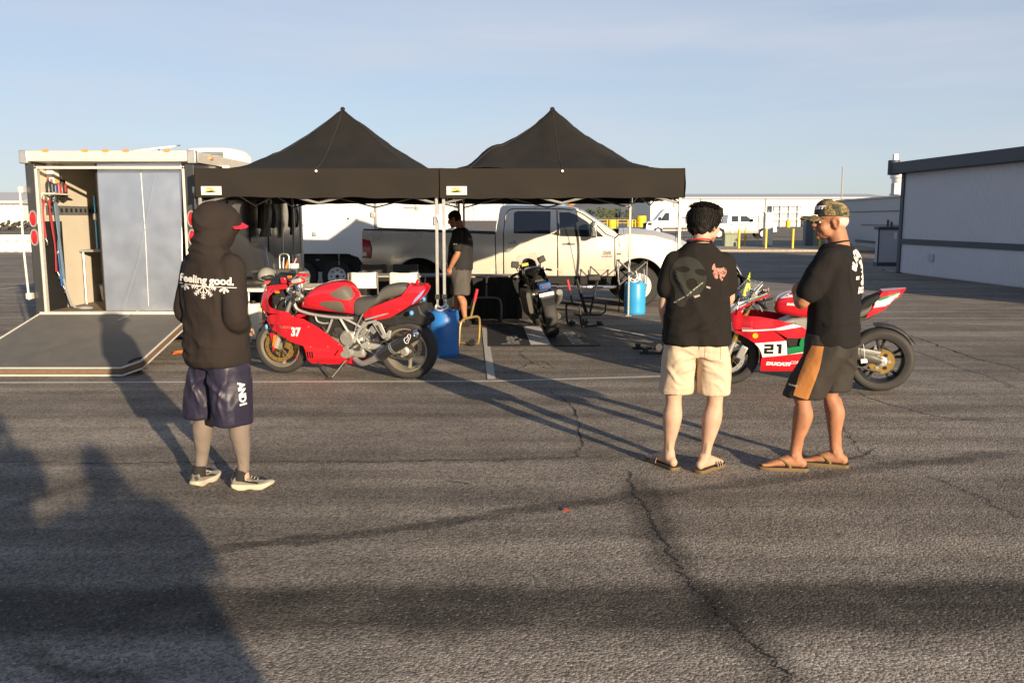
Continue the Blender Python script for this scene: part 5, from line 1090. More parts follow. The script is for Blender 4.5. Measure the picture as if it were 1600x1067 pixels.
def bolts(par, pts, fn, mt=M_STEEL):
    for x, z in pts: y = fn(x, z)[1]; MB().lathe([(0, .004), (.005, .003), (.006, 0)], 8, 'y', c=(x, y, z)).obj('fastener', mt, par)
def sides(name, outline, step, yf, mat, par, solid=.004, holes=(), n=0, off=0):
    ol = crv(outline, n, True) if n else outline
    a = panel(name, ol, step, lambda x, z: (x, yf(x, z) + off, z), mat, par, solid, holes); panel(name, ol, step, lambda x, z: (x, -yf(x, z) - off, z), mat, par, solid, holes); return a
# ------------------------------------------------ red sport bike, number 37
def bike37(loc, fwd, lean, scale):
    b = thing('motorcycle', 'red faired motorcycle with number 37 in front of the canopy', 'motorcycle', loc); b.rotation_euler = (lean, 0, math.atan2(fwd.y, fwd.x)); b.scale = (scale,) * 3
    def T(u, v, yl=.2): return ((1287 - (u + 178 * yl)) / 720, (912 + (u - 275) * .0445 + 135 * yl - v) / 735)
    def TL(pts, yl=.2): return [T(u, v, yl) for u, v in pts]
    WB = 1.405
    def yf(x, z): return itp(x, [(.35, .12), (.55, .17), (.8, .205), (1.05, .225), (1.25, .215), (1.4, .175), (1.52, .11), (1.62, .03)]) * itp(z, [(.14, .55), (.24, .8), (.42, .97), (.6, 1.05), (.75, 1.0), (.95, .78)])
    mwheel(b, 0, .312, .17, .225, 3, M_RIMG, [(-.075, .12, M_STEEL)], (.095, .095, M_ENGD)); mwheel(b, WB, .298, .118, .222, 3, M_RIMG, [(.068, .158, M_GLD), (-.068, .158, M_GLD)])
    # fairings
    side = TL([(188, 470), (240, 450), (330, 446), (400, 436), (425, 456), (520, 480), (585, 522), (650, 568), (720, 630), (775, 680), (792, 720), (790, 765), (778, 792), (802, 800), (812, 830), (790, 846), (700, 850), (520, 840), (502, 820), (499, 735), (492, 690), (440, 672), (395, 655), (340, 625), (290, 592), (240, 565), (205, 530), (186, 500)])
    slits = [TL([(506 + k * 18, 738), (518 + k * 18, 738), (516 + k * 18, 790), (504 + k * 18, 790)]) for k in range(3)] + [TL([(750, 728), (757, 732), (722, 778), (714, 774)])]
    fp = sides('side_fairing', side, .03, yf, M_RED, b, holes=slits)
    sides('fairing_duct', TL([(495, 730), (565, 730), (565, 800), (495, 800)]), .05, yf, M_DRK, b, off=-.02)
    sides('belly_pan', TL([(805, 845), (835, 792), (860, 796), (912, 822), (872, 856)]), .03, yf, M_RED, b)
    up = TL([(205, 240), (280, 229), (382, 224), (388, 238), (372, 258), (325, 264), (268, 282), (228, 312), (210, 345), (216, 375), (248, 400), (300, 414), (350, 420), (400, 428), (422, 450), (330, 446), (240, 441), (168, 432), (142, 412), (140, 382), (163, 312)])
    sides('nose_fairing', up, .025, yf, M_RED, b)
    # nose closing surface between both halves, headlight
    ed = TL([(205, 240), (163, 312), (140, 382), (142, 412), (168, 432), (190, 470), (188, 500)]); vs = []
    for x, z in ed:
        for k in range(9): f_ = k / 8 * 2 - 1; y = yf(x, z); vs.append((x + .06 * (1 - f_ * f_), y * f_, z))
    MB().add(vs, [(i * 9 + k, i * 9 + k + 1, (i + 1) * 9 + k + 1, (i + 1) * 9 + k) for i in range(len(ed) - 1) for k in range(8)]).obj('nose', M_RED, b, solid=.004)
    # screen
    ws = TL([(205, 240), (262, 180), (330, 126)], 0); vs = []; wid = [.15, .135, .08]
    for (x, z), w_ in zip(crv(ws, 4), [.15, .148, .145, .14, .135, .128, .118, .10, .08]):
        for k in range(11): f_ = k / 10 * 2 - 1; vs.append((x + .03 - .13 * abs(f_) ** 2.0, w_ * f_, z - .02 * f_ * f_))
    MB().add(vs, [(i * 11 + k, i * 11 + k + 1, (i + 1) * 11 + k + 1, (i + 1) * 11 + k) for i in range(8) for k in range(10)]).obj('windscreen', M_SMOKE, b, solid=.003)
    sides('screen_side', TL([(205, 240), (255, 195), (335, 130), (365, 150), (380, 222), (280, 230)], .1), .03, lambda x, z: yf(x, z) * .86, M_SMOKE, b, solid=.003)
    x_, z_ = T(420, 190, -.15); MB().box((x_ - .07, -.19, z_ - .03), (x_ + .07, -.13, z_ + .03)).obj('fairing_ear', M_RED, b, bevel=.02); x_, z_ = T(440, 150, -.15); MB().box((x_ - .08, -.2, z_ - .015), (x_ + .06, -.14, z_ + .02)).obj('fairing_ear', M_RED, b, bevel=.015)
    x_, z_ = T(480, 190, .12); mr = MB().box((-.055, -.02, -.022), (.055, .02, .022), M=Matrix.Translation((x_, .18, z_)) @ Matrix.Rotation(R(12), 4, 'Y')).obj('mirror', pm('mirror_grey', (.36, .34, .29), .4), b, bevel=.012)
    x_, z_ = T(370, 185, .1); MB().box((x_ - .03, .13, z_ - .03), (x_ + .03, .17, z_ + .035)).obj('mirror_stalk', M_RED, b, bevel=.012)
    # tank
    tk = sloft(sm([(1.125, .735, .75, .04), (1.10, .72, .79, .10), (1.04, .71, .86, .14), (.95, .70, .935, .165), (.82, .685, .985, .175), (.70, .675, 1.0, .17), (.60, .665, .98, .15), (.54, .66, .91, .12), (.51, .66, .85, .09), (.49, .68, .78, .05)], 3), 36, .62).obj('fuel_tank', M_RED, b, smooth=60)
    om = on_mesh(tk)
    for nm, pts in (('tank_pad', [(640, 372), (672, 356), (730, 354), (792, 358), (815, 382), (822, 440), (760, 430), (690, 402)]), ('tank_pad', [(725, 302), (765, 278), (810, 255), (840, 250), (870, 290), (885, 335), (850, 352), (780, 335)])):
        P = crv(TL(pts, .16), 4, True); panel(nm, P, .02, lambda x, z: om(x, z), M_PAD, b, solid=.004)
    x_, z_ = T(725, 240, 0); MB().lathe([(0, .022), (.035, .022), (.042, .014), (.045, 0)], 24, c=(x_, 0, z_ - .02)).obj('fuel_cap', M_STEEL, b)
    # seat and tail
    sloft(sm([(.58, .71, .76, .06), (.52, .65, .82, .11), (.43, .66, .84, .13), (.34, .73, .85, .14), (.26, .78, .875, .145), (.215, .81, .945, .135), (.11, .84, .982, .125), (-.02, .88, .985, .10), (-.065, .91, .955, .07)], 3), 26, .62).obj('seat', M_SEATG, b, smooth=60)
    yt = lambda x, z: itp(x, [(-.36, .03), (-.28, .085), (-.1, .125), (.1, .145), (.3, .14), (.42, .11)]) * itp(z, [(.6, .8), (.75, 1.0), (.9, .92), (1.0, .7)])
    tail = TL([(950, 482), (985, 432), (1060, 400), (1140, 372), (1262, 332), (1292, 300), (1332, 236), (1352, 236), (1336, 268), (1420, 266), (1438, 285), (1410, 332), (1340, 392), (1260, 442), (1165, 490), (1100, 502), (1000, 500)], .13)
    sides('tail_fairing', tail, .025, yt, M_RED, b); MB().loft([[(x, y * f_, z) for f_ in (-1, -.5, 0, .5, 1) for y in [yt(x, z)]] for x, z in TL([(1290, 262), (1340, 262), (1420, 262), (1440, 284)], .13)], cap=False, closed=False).obj('tail_top', M_RED, b, solid=.004)
    lamp = TL([(1440, 288), (1412, 334), (1348, 392), (1370, 350), (1420, 300)], .10); sides('tail_light', lamp, .03, yt, pm('tail_lamp_taped', (.16, .24, .45), .4), b, off=.006)
    # undertail, plate carrier, indicators
    MB().prism(TL([(1100, 500), (1260, 445), (1340, 400), (1400, 390), (1420, 450), (1475, 480), (1480, 530), (1440, 550), (1330, 530), (1180, 540)], .02), -.085, .085, 'y').obj('undertail', M_BLKP, b, bevel=.015)
    x_, z_ = T(1470, 505, .0); MB().box((x_ - .03, -.05, z_ - .02), (x_ + .02, .05, z_ + .02)).obj('plate_lamp', M_DRK, b, bevel=.006)
    for (u, v, yl) in ((1340, 456, .17), (1410, 356, -.17)):
        x_, z_ = T(u, v, yl); MB().ell((x_, yl, z_), (.022, .03, .026), 14, 8).obj('indicator', M_TAPE, b); MB().rod((x_, yl * .5, z_), (x_, yl, z_), .008, 6).obj('indicator_stem', M_BLKP, b)
    x_, z_ = T(212, 540, .25); MB().ell((x_, .245, z_), (.016, .012, .028), 12, 8).obj('indicator', M_TAPE, b); sides('indicator_mount', TL([(225, 522), (262, 528), (236, 560)], .22), .03, yf, M_DRK, b, off=.006)
    for (u, v) in ((315, 277), (425, 165)): x_, z_ = T(u, v, .2); MB().box((x_ - .024, .2, z_ - .012), (x_ + .024, .215, z_ + .012)).obj('side_reflector', M_ORG, b, bevel=.004)
    # frame trellis
    for s in (1, -1):
        def tb(pts, r=.013, yl=.13, mt=M_FRM): MB().tube(crv([(lambda q: (q[0], s * yl, q[1]))(T(u, v, yl)) for u, v in pts], 4), r, 8).obj('frame_tube', mt, b)
        tb([(428, 360), (450, 410), (520, 440), (620, 462), (760, 480), (885, 488)], .016); tb([(590, 462), (604, 505), (650, 522), (690, 520)], .010); tb([(722, 490), (690, 560), (672, 590)]); tb([(786, 488), (830, 570), (872, 645)], .015)
        tb([(820, 490), (880, 520), (935, 552), (945, 560)]); tb([(1065, 510), (985, 530), (935, 570), (905, 620), (888, 662), (905, 700), (945, 722)], .014); tb([(905, 640), (945, 715)], .012); tb([(980, 500), (1100, 470), (1250, 430)], .010)
        br = MB().prism(TL([(1035, 528), (1075, 512), (1105, 530), (1135, 610), (1160, 580), (1178, 588), (1165, 640), (1125, 655), (1105, 640)], .15), s * .135, s * .152, 'y').obj('footpeg_bracket', M_FRM, b, bevel=.004); MB().prism(TL([(1062, 545), (1080, 540), (1112, 612), (1100, 620)], .15), s * .130, s * .157, 'y').obj('bracket_cutout', M_ENGD, br)
        x_, z_ = T(1160, 640, .17); MB().rod((x_, s * .15, z_), (x_, s * .23, z_), .012, 8).obj('footpeg', M_STEEL, b); x_, z_ = T(905, 660, .17); MB().rod((x_, s * .15, z_ - .05), (x_, s * .24, z_ - .05), .012, 8).obj('footpeg', M_STEEL, b)
    # engine
    x_, z_ = T(845, 690, .12); MB().box((x_ - .16, -.13, z_ - .14), (x_ + .22, .12, z_ + .10)).obj('crankcase', M_ENG, b, bevel=.04, seg=3)
    for (u, v, r_, y0, mt) in ((830, 640, .085, .15, M_ENG), (815, 745, .07, .155, M_ENG), (905, 700, .05, .15, M_ENGD), (750, 600, .07, .12, M_ENGD)):
        x_, z_ = T(u, v, .13); MB().lathe([(0, y0), (r_ * .8, y0), (r_, y0 - .02), (r_, .05)], 24, 'y', c=(x_, 0, z_)).obj('engine_cover', mt, b)
    x_, z_ = T(900, 580, .08)
    for k in range(7): MB().box((-.075, -.09, -.005), (.075, .09, .006), M=Matrix.Translation((x_, 0, z_)) @ Matrix.Rotation(R(-12), 4, 'Y') @ Matrix.Translation((0, 0, (k - 3) * .022))).obj('cooling_fin', M_ENGD, b)
    MB().prism(TL([(930, 690), (985, 660), (1005, 680), (990, 715), (945, 722)], .16), .14, .16, 'y').obj('heel_plate', M_FRM, b, bevel=.004)
    clutter(b, ((.30, .62), (.06, .14), (.30, .60)), 34, 11, [M_ENG, M_ENGD, M_STEEL, M_DRK]); clutter(b, ((.62, 1.0), (.04, .12), (.42, .62)), 16, 12, [M_ENGD, M_DRK, M_ENG])
    for k in range(5): x_, z_ = T(920 + k * 12, 512 + k * 3, .1); MB().lathe([(.03, -.006), (.036, 0), (.03, .006)], 14, 'x', c=(x_, .05, z_)).obj('shock_spring', M_GLD, b)
    MB().box((.45, -.11, .28), (1.05, .11, .66)).obj('engine_core', M_DRK, b, bevel=.05); MB().box((.05, -.09, .55), (.45, .09, .68)).obj('airbox', M_DRK, b, bevel=.03)
    # swingarm, chain, exhaust, hugger
    for s in (1, -1): MB().tube(crv([(.48, s * .10, .36), (.3, s * .11, .345), (0, s * .115, .312)], 4), [(.022, .034)] * 9, 8, flat=(0, 1, 0)).obj('swingarm', M_FRM, b); MB().lathe([(0, .0), (.03, .0), (.03, s * .02), (0, s * .02)], 16, 'y', c=(0, s * .125, .312)).obj('axle_nut', M_ENG, b)
    for dz in (.09, -.09): MB().tube(crv([(.46, .098, .35 + dz * .5), (.22, .098, .33 + dz * .8), (-.0, .098, .312 + dz)], 4), [(.006, .010)] * 9, 6).obj('chain', M_ENGD, b)
    e0, e1 = T(1082, 775, .27), T(1388, 602, .27); A_, B_ = Vector((e0[0], .25, e0[1])), Vector((e1[0], .28, e1[1])); dd = (B_ - A_)
    ex = MB().tube([A_, A_ + dd * .04, A_ + dd * .93, A_ + dd * .97], [.052, .058, .058, .056], 24).obj('exhaust_can', M_CARB, b)
    MB().tube([A_ + dd * .97, A_ + dd * 1.02, A_ + dd * 1.06], [.05, .046, .034], 20).obj('exhaust_tip', M_CHR, ex); MB().tube([A_ - dd * .03, A_ + dd * .02], [.042, .056], 20).obj('exhaust_collar', M_STEEL, ex)
    for f_ in (.34, .38): MB().tube([A_ + dd * f_, A_ + dd * (f_ + .02)], .0605, 24).obj('exhaust_band', M_STEEL, ex)
    m0 = T(950, 832, .22); MB().tube(crv([(m0[0] + .12, .12, m0[1] + .02), (m0[0], .20, m0[1]), A_ - dd * .02], 5), [.028] * 7 + [.03, .034, .036, .038], 14).obj('exhaust_pipe', M_ENG, b)
    lg = T(1325, 628, .34); U_ = dd.normalized(); V_ = Vector((-U_.z, 0, U_.x)) * (1 if U_.x > 0 else -1)
    ring = [(-.04, -.02), (-.02, -.034), (.0, -.02), (.035, .0), (.05, .022), (.03, .036), (.005, .022), (-.03, .02)]; c0 = A_ + dd * .80 + Vector((0, .0602, 0))
    Pq = crv(ring, 5, True); MB().tube([c0 + U_ * p[0] + Vector((0, -p[1] ** 2 * 8, 0)) + V_ * p[1] for p in Pq], .0032, 6, closed=True).obj('exhaust_logo', M_BWHT, ex); MB().tube([c0 + U_ * q[0] + Vector((0, -q[1] ** 2 * 8, 0)) + V_ * q[1] for q in [(-.02, -.012), (.01, .0), (.02, .02)]], .003, 6).obj('exhaust_logo', M_BWHT, ex)
    MB().loft([[(.312 * 1.07 * math.cos(a) * 1.0, y, .312 + .312 * 1.07 * math.sin(a)) for y in (-.085, -.06, 0, .06, .085)] for a in [R(60 + 12 * k) for k in range(7)]], cap=False, closed=False).obj('rear_hugger', M_BLKP, b, solid=.006)
    # fork, caliper, mudguard
    for s in (1, -1):
        MB().tube([(WB + .02, s * .095, .30), (WB - .07, s * .095, .52)], [.03, .028], 14).obj('fork_lower', M_FRM, b); MB().tube([(WB - .06, s * .095, .50), (WB - .235, s * .095, .90)], .023, 14).obj('fork_tube', M_STEEL, b)
        MB().box((-.035, -.022, -.075), (.035, .022, .075), M=Matrix.Translation((WB - .14, s * .10, .36)) @ Matrix.Rotation(R(-25), 4, 'Y')).obj('brake_caliper', M_GLD, b, bevel=.015, seg=3)
        x_, z_ = T(240, 650, .13); MB().box((-.014, -.012, -.06), (.014, .012, .06), M=Matrix.Translation((x_, s * .125, z_)) @ Matrix.Rotation(R(-12), 4, 'Y')).obj('fork_reflector', M_ORG, b, bevel=.005)
    sides('fork_guard', TL([(205, 590), (262, 600), (258, 650), (236, 720), (215, 735), (222, 680)], .13), .03, lambda x, z: .118, M_RED, b)
    MB().loft([[(WB + .325 * math.cos(a), y, .298 + .325 * math.sin(a) - (abs(y) / .07) ** 2 * .02) for y in (-.07, -.05, -.02, .02, .05, .07)] for a in [R(50 + 11 * k) for k in range(9)]], cap=False, closed=False).obj('front_mudguard', pm('paint_red_dark', (.25, .012, .02), .3, coat=.5), b, solid=.004)
    # clip-ons, triple clamp, levers
    MB().box((WB - .26, -.12, .885), (WB - .16, .12, .91)).obj('triple_clamp', M_FRM, b, bevel=.008)
    for s in (1, -1):
        MB().tube([(WB - .235, s * .10, .87), (WB - .28, s * .20, .85), (WB - .34, s * .33, .82)], .012, 8).obj('handlebar', M_DRK, b); MB().tube([(WB - .275, s * .20, .853), (WB - .34, s * .33, .82)], .017, 10).obj('grip', M_BLKP, b)
        MB().tube(crv([(WB - .24, s * .19, .86), (WB - .22, s * .25, .84), (WB - .27, s * .36, .79)], 4), .006, 6).obj('lever', M_CHR, b); MB().lathe([(0, 0), (.022, 0), (.022, .04), (0, .045)], 14, c=(WB - .2, s * .15, .90)).obj('reservoir', M_ENG, b)
    clutter(b, ((WB - .33, WB - .15), (.0, .17), (.80, .94)), 22, 21, [M_CHR, M_ENG, M_STEEL, M_DRK]); clutter(b, ((WB - .14, WB + .0), (.03, .12), (.74, .88)), 14, 22, [M_DRK, M_ENGD, M_ENG])
    MB().box((WB - .16, -.1, .62), (WB + .04, .1, .92)).obj('headlight_bucket', M_DRK, b, bevel=.04)
    # side stand
    k0, k1 = T(800, 835, .15), T(715, 965, .22); MB().tube([(k0[0], .12, k0[1] + .03), (k1[0], .26, .045)], .010, 8).obj('side_stand', M_ENGD, b); MB().tube([(k1[0] - .01, .255, .04), (k1[0] + .05, .27, .035)], [(.022, .006)] * 2, 6).obj('stand_foot', M_ENGD, b); MB().tube([(k1[0] + .0, .255, .05), (k1[0] + .19, .15, .17)], .005, 6).obj('stand_spring', M_ENGD, b)
    # writing
    def lay(u, v, yl=.22):
        x0, z0 = T(u, v, yl); return lambda a, c: (x0 - a, yf(x0 - a, z0 + c) + .0055, z0 + c)
    decal('race_number', text2d('37', .125, .006, .22, sx=.82), lay(400, 610), M_BWHT, b, .03)
    decal('maker_name', text2d('DUCATI', .034, .001, .0, sx=1.15), lay(310, 550), pm('lettering_grey_red', (.35, .16, .14), .4), b, .03); decal('maker_name', text2d('750', .022, .0), lay(345, 575), pm('lettering_dull_red', (.38, .06, .06), .4), b, .03)
    bolts(b, TL([(550, 542), (677, 703), (762, 690), (545, 700)], .22), lambda x, z: (x, yf(x, z) + .003, z))
    x_, z_ = T(402, 785, .07); MB().box((x_ - .006, .06, z_ - .02), (x_ + .006, .066, z_ + .02)).obj('rim_sticker', M_RED, b)
    return b
F37, R37 = G(437, 582), G(640, 591)
bike37(R37, (F37 - R37), R(-5), 1.035)
# ------------------------------------------------ red, white and green superbike, number 21 (also the pattern for two darker bikes)
def superbike(label, loc, fwd, lean, scale, C, num=True, full=True):
    b = thing('motorcycle', label, 'motorcycle', loc); b.rotation_euler = (lean, 0, math.atan2(fwd.y, fwd.x)); b.scale = (scale,) * 3
    def T(u, v, yl=.2): return ((1205 - (u + 165 * yl)) / 700, (890 + (u - 193) * .0415 + 130 * yl - v) / 690)
    def TL(pts, yl=.2): return [T(u, v, yl) for u, v in pts]
    WB = 1.436
    def yf(x, z): return itp(x, [(.45, .16), (.7, .20), (.95, .225), (1.2, .215), (1.36, .165), (1.48, .10), (1.56, .03)]) * itp(z, [(.14, .62), (.28, .85), (.45, 1.0), (.6, 1.03), (.75, .95), (1.0, .72)])
    mwheel(b, 0, .318, .19, .228, 5, C['rim'], [(-.08, .12, M_STEEL)], (.105, .118, M_GLD), True); mwheel(b, WB, .30, .12, .222, 5, C['rim'], [(.07, .16, M_STEEL), (-.07, .16, M_STEEL)], None, True)
    P = dict(
        red=[[(185, 472), (168, 402), (215, 358), (300, 312), (425, 258), (430, 271), (338, 308), (270, 348), (247, 403), (370, 412), (480, 432), (590, 462), (450, 492), (250, 499), (192, 506)],
             [(192, 507), (252, 513), (455, 501), (548, 574), (340, 591), (290, 560), (232, 532)],
             [(457, 499), (505, 501), (640, 483), (705, 520), (760, 560), (760, 590), (705, 535), (640, 560), (552, 556)],
             [(390, 694), (556, 675), (690, 661), (760, 660), (775, 720), (760, 792), (690, 794), (385, 796), (386, 722)]],
        white=[[(250, 500), (450, 493), (590, 463), (640, 482), (505, 500), (255, 512)], [(340, 592), (545, 575), (557, 674), (395, 692), (384, 655), (368, 622)], [(556, 674), (690, 652), (760, 645), (760, 658), (690, 661)]],
        green=[[(556, 624), (640, 614), (632, 602), (642, 562), (705, 537), (760, 592), (760, 644), (690, 651), (559, 671)]])
    for k, L_ in P.items():
        for o in L_: sides('fairing_' + k if num else 'side_fairing', TL(o), .03, yf, C[k], b)
    sides('intake', TL([(545, 560), (630, 560), (640, 612), (570, 622), (552, 590)]), .04, yf, M_DRK, b, off=-.025)
    sides('belly_edge', TL([(386, 797), (760, 793), (700, 815), (400, 812)]), .05, yf, M_DRK, b)
    # nose and screen
    ed = TL([(300, 312), (215, 358), (168, 402), (185, 472), (192, 507), (232, 532)]); vs = []
    for x, z in ed:
        y = yf(x, z)
        for k in range(9): f_ = k / 8 * 2 - 1; vs.append((x + .07 * (1 - f_ * f_), y * f_, z))
    MB().add(vs, [(i * 9 + k, i * 9 + k + 1, (i + 1) * 9 + k + 1, (i + 1) * 9 + k) for i in range(len(ed) - 1) for k in range(8)]).obj('nose', C['nose'], b, solid=.004)
    sides('screen_stripe', TL([(180, 326), (300, 292), (425, 246), (427, 258), (300, 311), (200, 358), (172, 372)], .12), .03, lambda x, z: yf(x, z) * .93, C['white'], b); sides('screen_stripe', TL([(260, 309), (425, 250), (426, 258), (300, 304)], .13), .03, lambda x, z: yf(x, z) * .93, C['green'], b, off=.003)
    wsl = crv(TL([(172, 330), (240, 235), (318, 150)], 0), 5); vs = []
    for i, (x, z) in enumerate(wsl):
        w_ = .165 - .075 * (i / 10) ** 2
        for k in range(13): f_ = k / 12 * 2 - 1; vs.append((x + .02 - .17 * f_ * f_ * (1 - .1 * i / 10), w_ * f_, z - .035 * f_ * f_))
    MB().add(vs, [(i * 13 + k, i * 13 + k + 1, (i + 1) * 13 + k + 1, (i + 1) * 13 + k) for i in range(10) for k in range(12)]).obj('windscreen', C['screen'], b, solid=.004)
    for s in (1, -1): MB().tube([(lambda p: (p[0], p[1], p[2]))(vs[i * 13 + (12 if s > 0 else 0)]) for i in range(11)] , .004, 6).obj('screen_edge', M_BWHT, b)
    MB().box((WB - .12, -.1, .66), (WB + .02, .1, .94)).obj('headlight_bucket', M_DRK, b, bevel=.04)
    # tank, seat, tail
    tk = sloft(sm([(1.015, .79, .84, .07), (.985, .76, .91, .12), (.88, .74, .965, .155), (.74, .72, .975, .165), (.60, .71, .95, .16), (.5, .70, .90, .13), (.43, .70, .84, .08)], 3), 36, .55).obj('fuel_tank', C['red'], b, smooth=60)
    om = on_mesh(tk)
    if num: panel('tank_white', crv(TL([(505, 292), (560, 262), (600, 258), (680, 268), (640, 278), (560, 282)], .15), 4, True), .025, lambda x, z: om(x, z), C['white'], b, solid=.004)
    sloft(sm([(.52, .70, .78, .10), (.4, .70, .80, .13), (.25, .72, .82, .14), (.15, .76, .86, .12), (.12, .80, .90, .10)], 3), 24, .7).obj('seat', M_SEATG, b, smooth=60)
    yt = lambda x, z: itp(x, [(-.24, .012), (-.15, .05), (0, .10), (.2, .125), (.5, .12)]) * itp(z, [(.6, .85), (.8, 1), (1.0, .8)])
    tl = dict(red=[[(1075, 425), (1084, 392), (1118, 360), (1190, 352), (1285, 292), (1320, 249), (1250, 300), (1190, 372), (1130, 402)], [(1150, 285), (1172, 258), (1322, 246), (1290, 262), (1165, 293)]], green=[[(1140, 310), (1165, 294), (1290, 263), (1284, 270), (1150, 318)]], white=[[(1118, 358), (1140, 311), (1150, 319), (1285, 271), (1272, 292), (1190, 350)]])
    for k, L_ in tl.items():
        for o in L_: sides('tail_' + k if num else 'tail_fairing', TL(o, .08), .03, yt, C[k], b)
    MB().prism(TL([(880, 420), (980, 400), (1080, 300), (1170, 262), (1150, 300), (1120, 355), (1080, 400), (980, 450)], .05), -.085, .085, 'y').obj('tail_core', M_DRK, b, bevel=.02)
    MB().loft([[(x, yt(x, z) * f_, z + .004) for f_ in (-1, 0, 1)] for x, z in TL([(1170, 257), (1250, 250), (1322, 245)], .08)], cap=False, closed=False).obj('tail_top', C['red'], b, solid=.004)
    MB().prism(TL([(880, 430), (1080, 420), (1180, 372), (1100, 440), (900, 470)], .05), -.07, .07, 'y').obj('subframe', M_ENGD, b, bevel=.01)
    # engine, frame, exhaust
    MB().box((.42, -.12, .25), (1.08, .12, .66)).obj('engine_core', M_ENGD, b, bevel=.05); MB().prism(TL([(500, 455), (600, 425), (700, 420), (800, 440), (860, 560), (800, 640), (700, 560), (610, 470)], .12), -.13, .13, 'y').obj('monocoque_frame', M_ENG, b, bevel=.02)
    for (u, v, r_) in ((700, 600, .07), (760, 680, .08), (840, 640, .05)): x_, z_ = T(u, v, .13); MB().lathe([(0, .15), (r_ * .8, .15), (r_, .13), (r_, .05)], 24, 'y', c=(x_, 0, z_)).obj('engine_cover', M_ENG, b)
    clutter(b, ((.3, .66), (.06, .14), (.3, .62)), 26, 31, [M_ENG, M_ENGD, M_STEEL, M_DRK]); MB().tube(crv([(.5, -.1, .24), (.3, -.12, .2), (.12, -.15, .26)], 4), .05, 14).obj('exhaust', M_ENGD, b)
    sw = MB().tube(crv([T(960, 640, .1)[:1] + (.10,) + T(960, 640, .1)[1:], (.22, .115, .38), (.05, .12, .335), (0, .12, .318)], 4), [(.03, .06)] * 4 + [(.028, .05)] * 4 + [(.025, .04)] * 4 + [(.025, .035)], 10, flat=(0, 1, 0)).obj('swingarm', pm('swingarm_grey', (.12, .115, .10), .4, metal=.5), b)
    MB().tube(crv([(.46, .10, .46), (.25, .125, .435), (.02, .13, .40)], 4), [(.012, .022)] * 9, 6, flat=(0, 1, 0)).obj('chain_guard', M_ENG, b)
    for dz in (.11, -.11): MB().tube([(.5, .106, .36 + dz * .35), (.0, .106, .318 + dz)], [(.006, .010)] * 2, 6).obj('chain', M_ENGD, b)
    MB().loft([[(.318 * 1.08 * math.cos(a), y, .318 + .318 * 1.08 * math.sin(a)) for y in (-.09, -.06, 0, .06, .09)] for a in [R(78 + 12 * k) for k in range(7)]], cap=False, closed=False).obj('rear_hugger', M_BLKP, b, solid=.006)
    # fork
    for s in (1, -1):
        MB().tube([(WB + .015, s * .10, .30), (WB - .06, s * .10, .50)], [.028, .026], 14).obj('fork_lower', M_STEEL, b); MB().tube([(WB - .05, s * .10, .47), (WB - .21, s * .10, .92)], .029, 14).obj('fork_tube', C['fork'], b)
        MB().box((-.035, -.025, -.07), (.035, .025, .07), M=Matrix.Translation((WB - .13, s * .105, .36)) @ Matrix.Rotation(R(-25), 4, 'Y')).obj('brake_caliper', M_FRM, b, bevel=.012, seg=3)
        MB().tube([(WB - .21, s * .10, .90), (WB - .27, s * .21, .88), (WB - .34, s * .33, .84)], .013, 8).obj('handlebar', M_DRK, b); MB().tube([(WB - .285, s * .235, .873), (WB - .34, s * .33, .84)], .018, 10).obj('grip', M_BLKP, b)
        MB().tube(crv([(WB - .21, s * .2, .89), (WB - .2, s * .27, .87), (WB - .26, s * .36, .82)], 4), .006, 6).obj('lever', M_DRK, b)
    clutter(b, ((WB - .32, WB - .18), (.02, .17), (.86, .98)), 18, 41, [M_CHR, M_ENG, M_STEEL, M_DRK]); MB().box((WB - .25, -.12, .92), (WB - .15, .12, .945)).obj('triple_clamp', M_FRM, b, bevel=.008)
    MB().loft([[(WB + .325 * math.cos(a), y, .30 + .325 * math.sin(a) - (abs(y) / .07) ** 2 * .02) for y in (-.075, -.05, -.02, .02, .05, .075)] for a in [R(30 + 11 * k) for k in range(11)]], cap=False, closed=False).obj('front_mudguard', C['red'], b, solid=.004)
    if num:
        def lay(u, v, yl=.22): x0, z0 = T(u, v, yl); return lambda a, c: (x0 - a, yf(x0 - a, z0 + c) + .0055, z0 + c)
        def lay2(u, v, yl=.22): x0, z0 = T(u, v, yl); return lambda a, c: (x0 - a, yf(x0 - a, z0 + c + a * .06) + .006, z0 + c + a * .06)
        # squared racing digits drawn as strokes
        w_, h_, k_ = .085, .098, .024
        two = poly2d([(0, h_), (w_, h_), (w_, h_ - k_), (0, h_ - k_)], [(w_ - k_, h_ - k_), (w_, h_ - k_), (w_, h_ / 2 - k_ / 2), (w_ - k_, h_ / 2 - k_ / 2)], [(0, h_ / 2 + k_ / 2), (w_ - k_, h_ / 2 + k_ / 2), (w_ - k_, h_ / 2 - k_ / 2), (0, h_ / 2 - k_ / 2)], [(0, h_ / 2 - k_ / 2), (k_, h_ / 2 - k_ / 2), (k_, k_), (0, k_)], [(0, k_), (w_, k_), (w_, 0), (0, 0)])
        one = poly2d([(.115, h_), (.16, h_), (.16, 0), (.133, 0), (.133, h_ - k_), (.115, h_ - k_)])
        decal('race_number', two, lay2(402, 668), M_BBLK, b, .03); decal('race_number', one, lay2(402, 668), M_BBLK, b, .03)
        decal('maker_name', text2d('DUCATI', .042, .0035, .15, sx=1.45), lay(418, 748), M_BWHT, b, .03); decal('maker_name', text2d('CORSE', .042, .0, .15, sx=.95), lay(575, 742), M_BWHT, b, .03)
        x0, z0 = T(545, 336, .17); decal('maker_name', text2d('DUCATI', .028, .0025, .15, sx=1.15), lambda a, c: (lambda q: (q[0], q[1] + .003, q[2]))(om(x0 - a, z0 + c)), M_BWHT, b, .03)
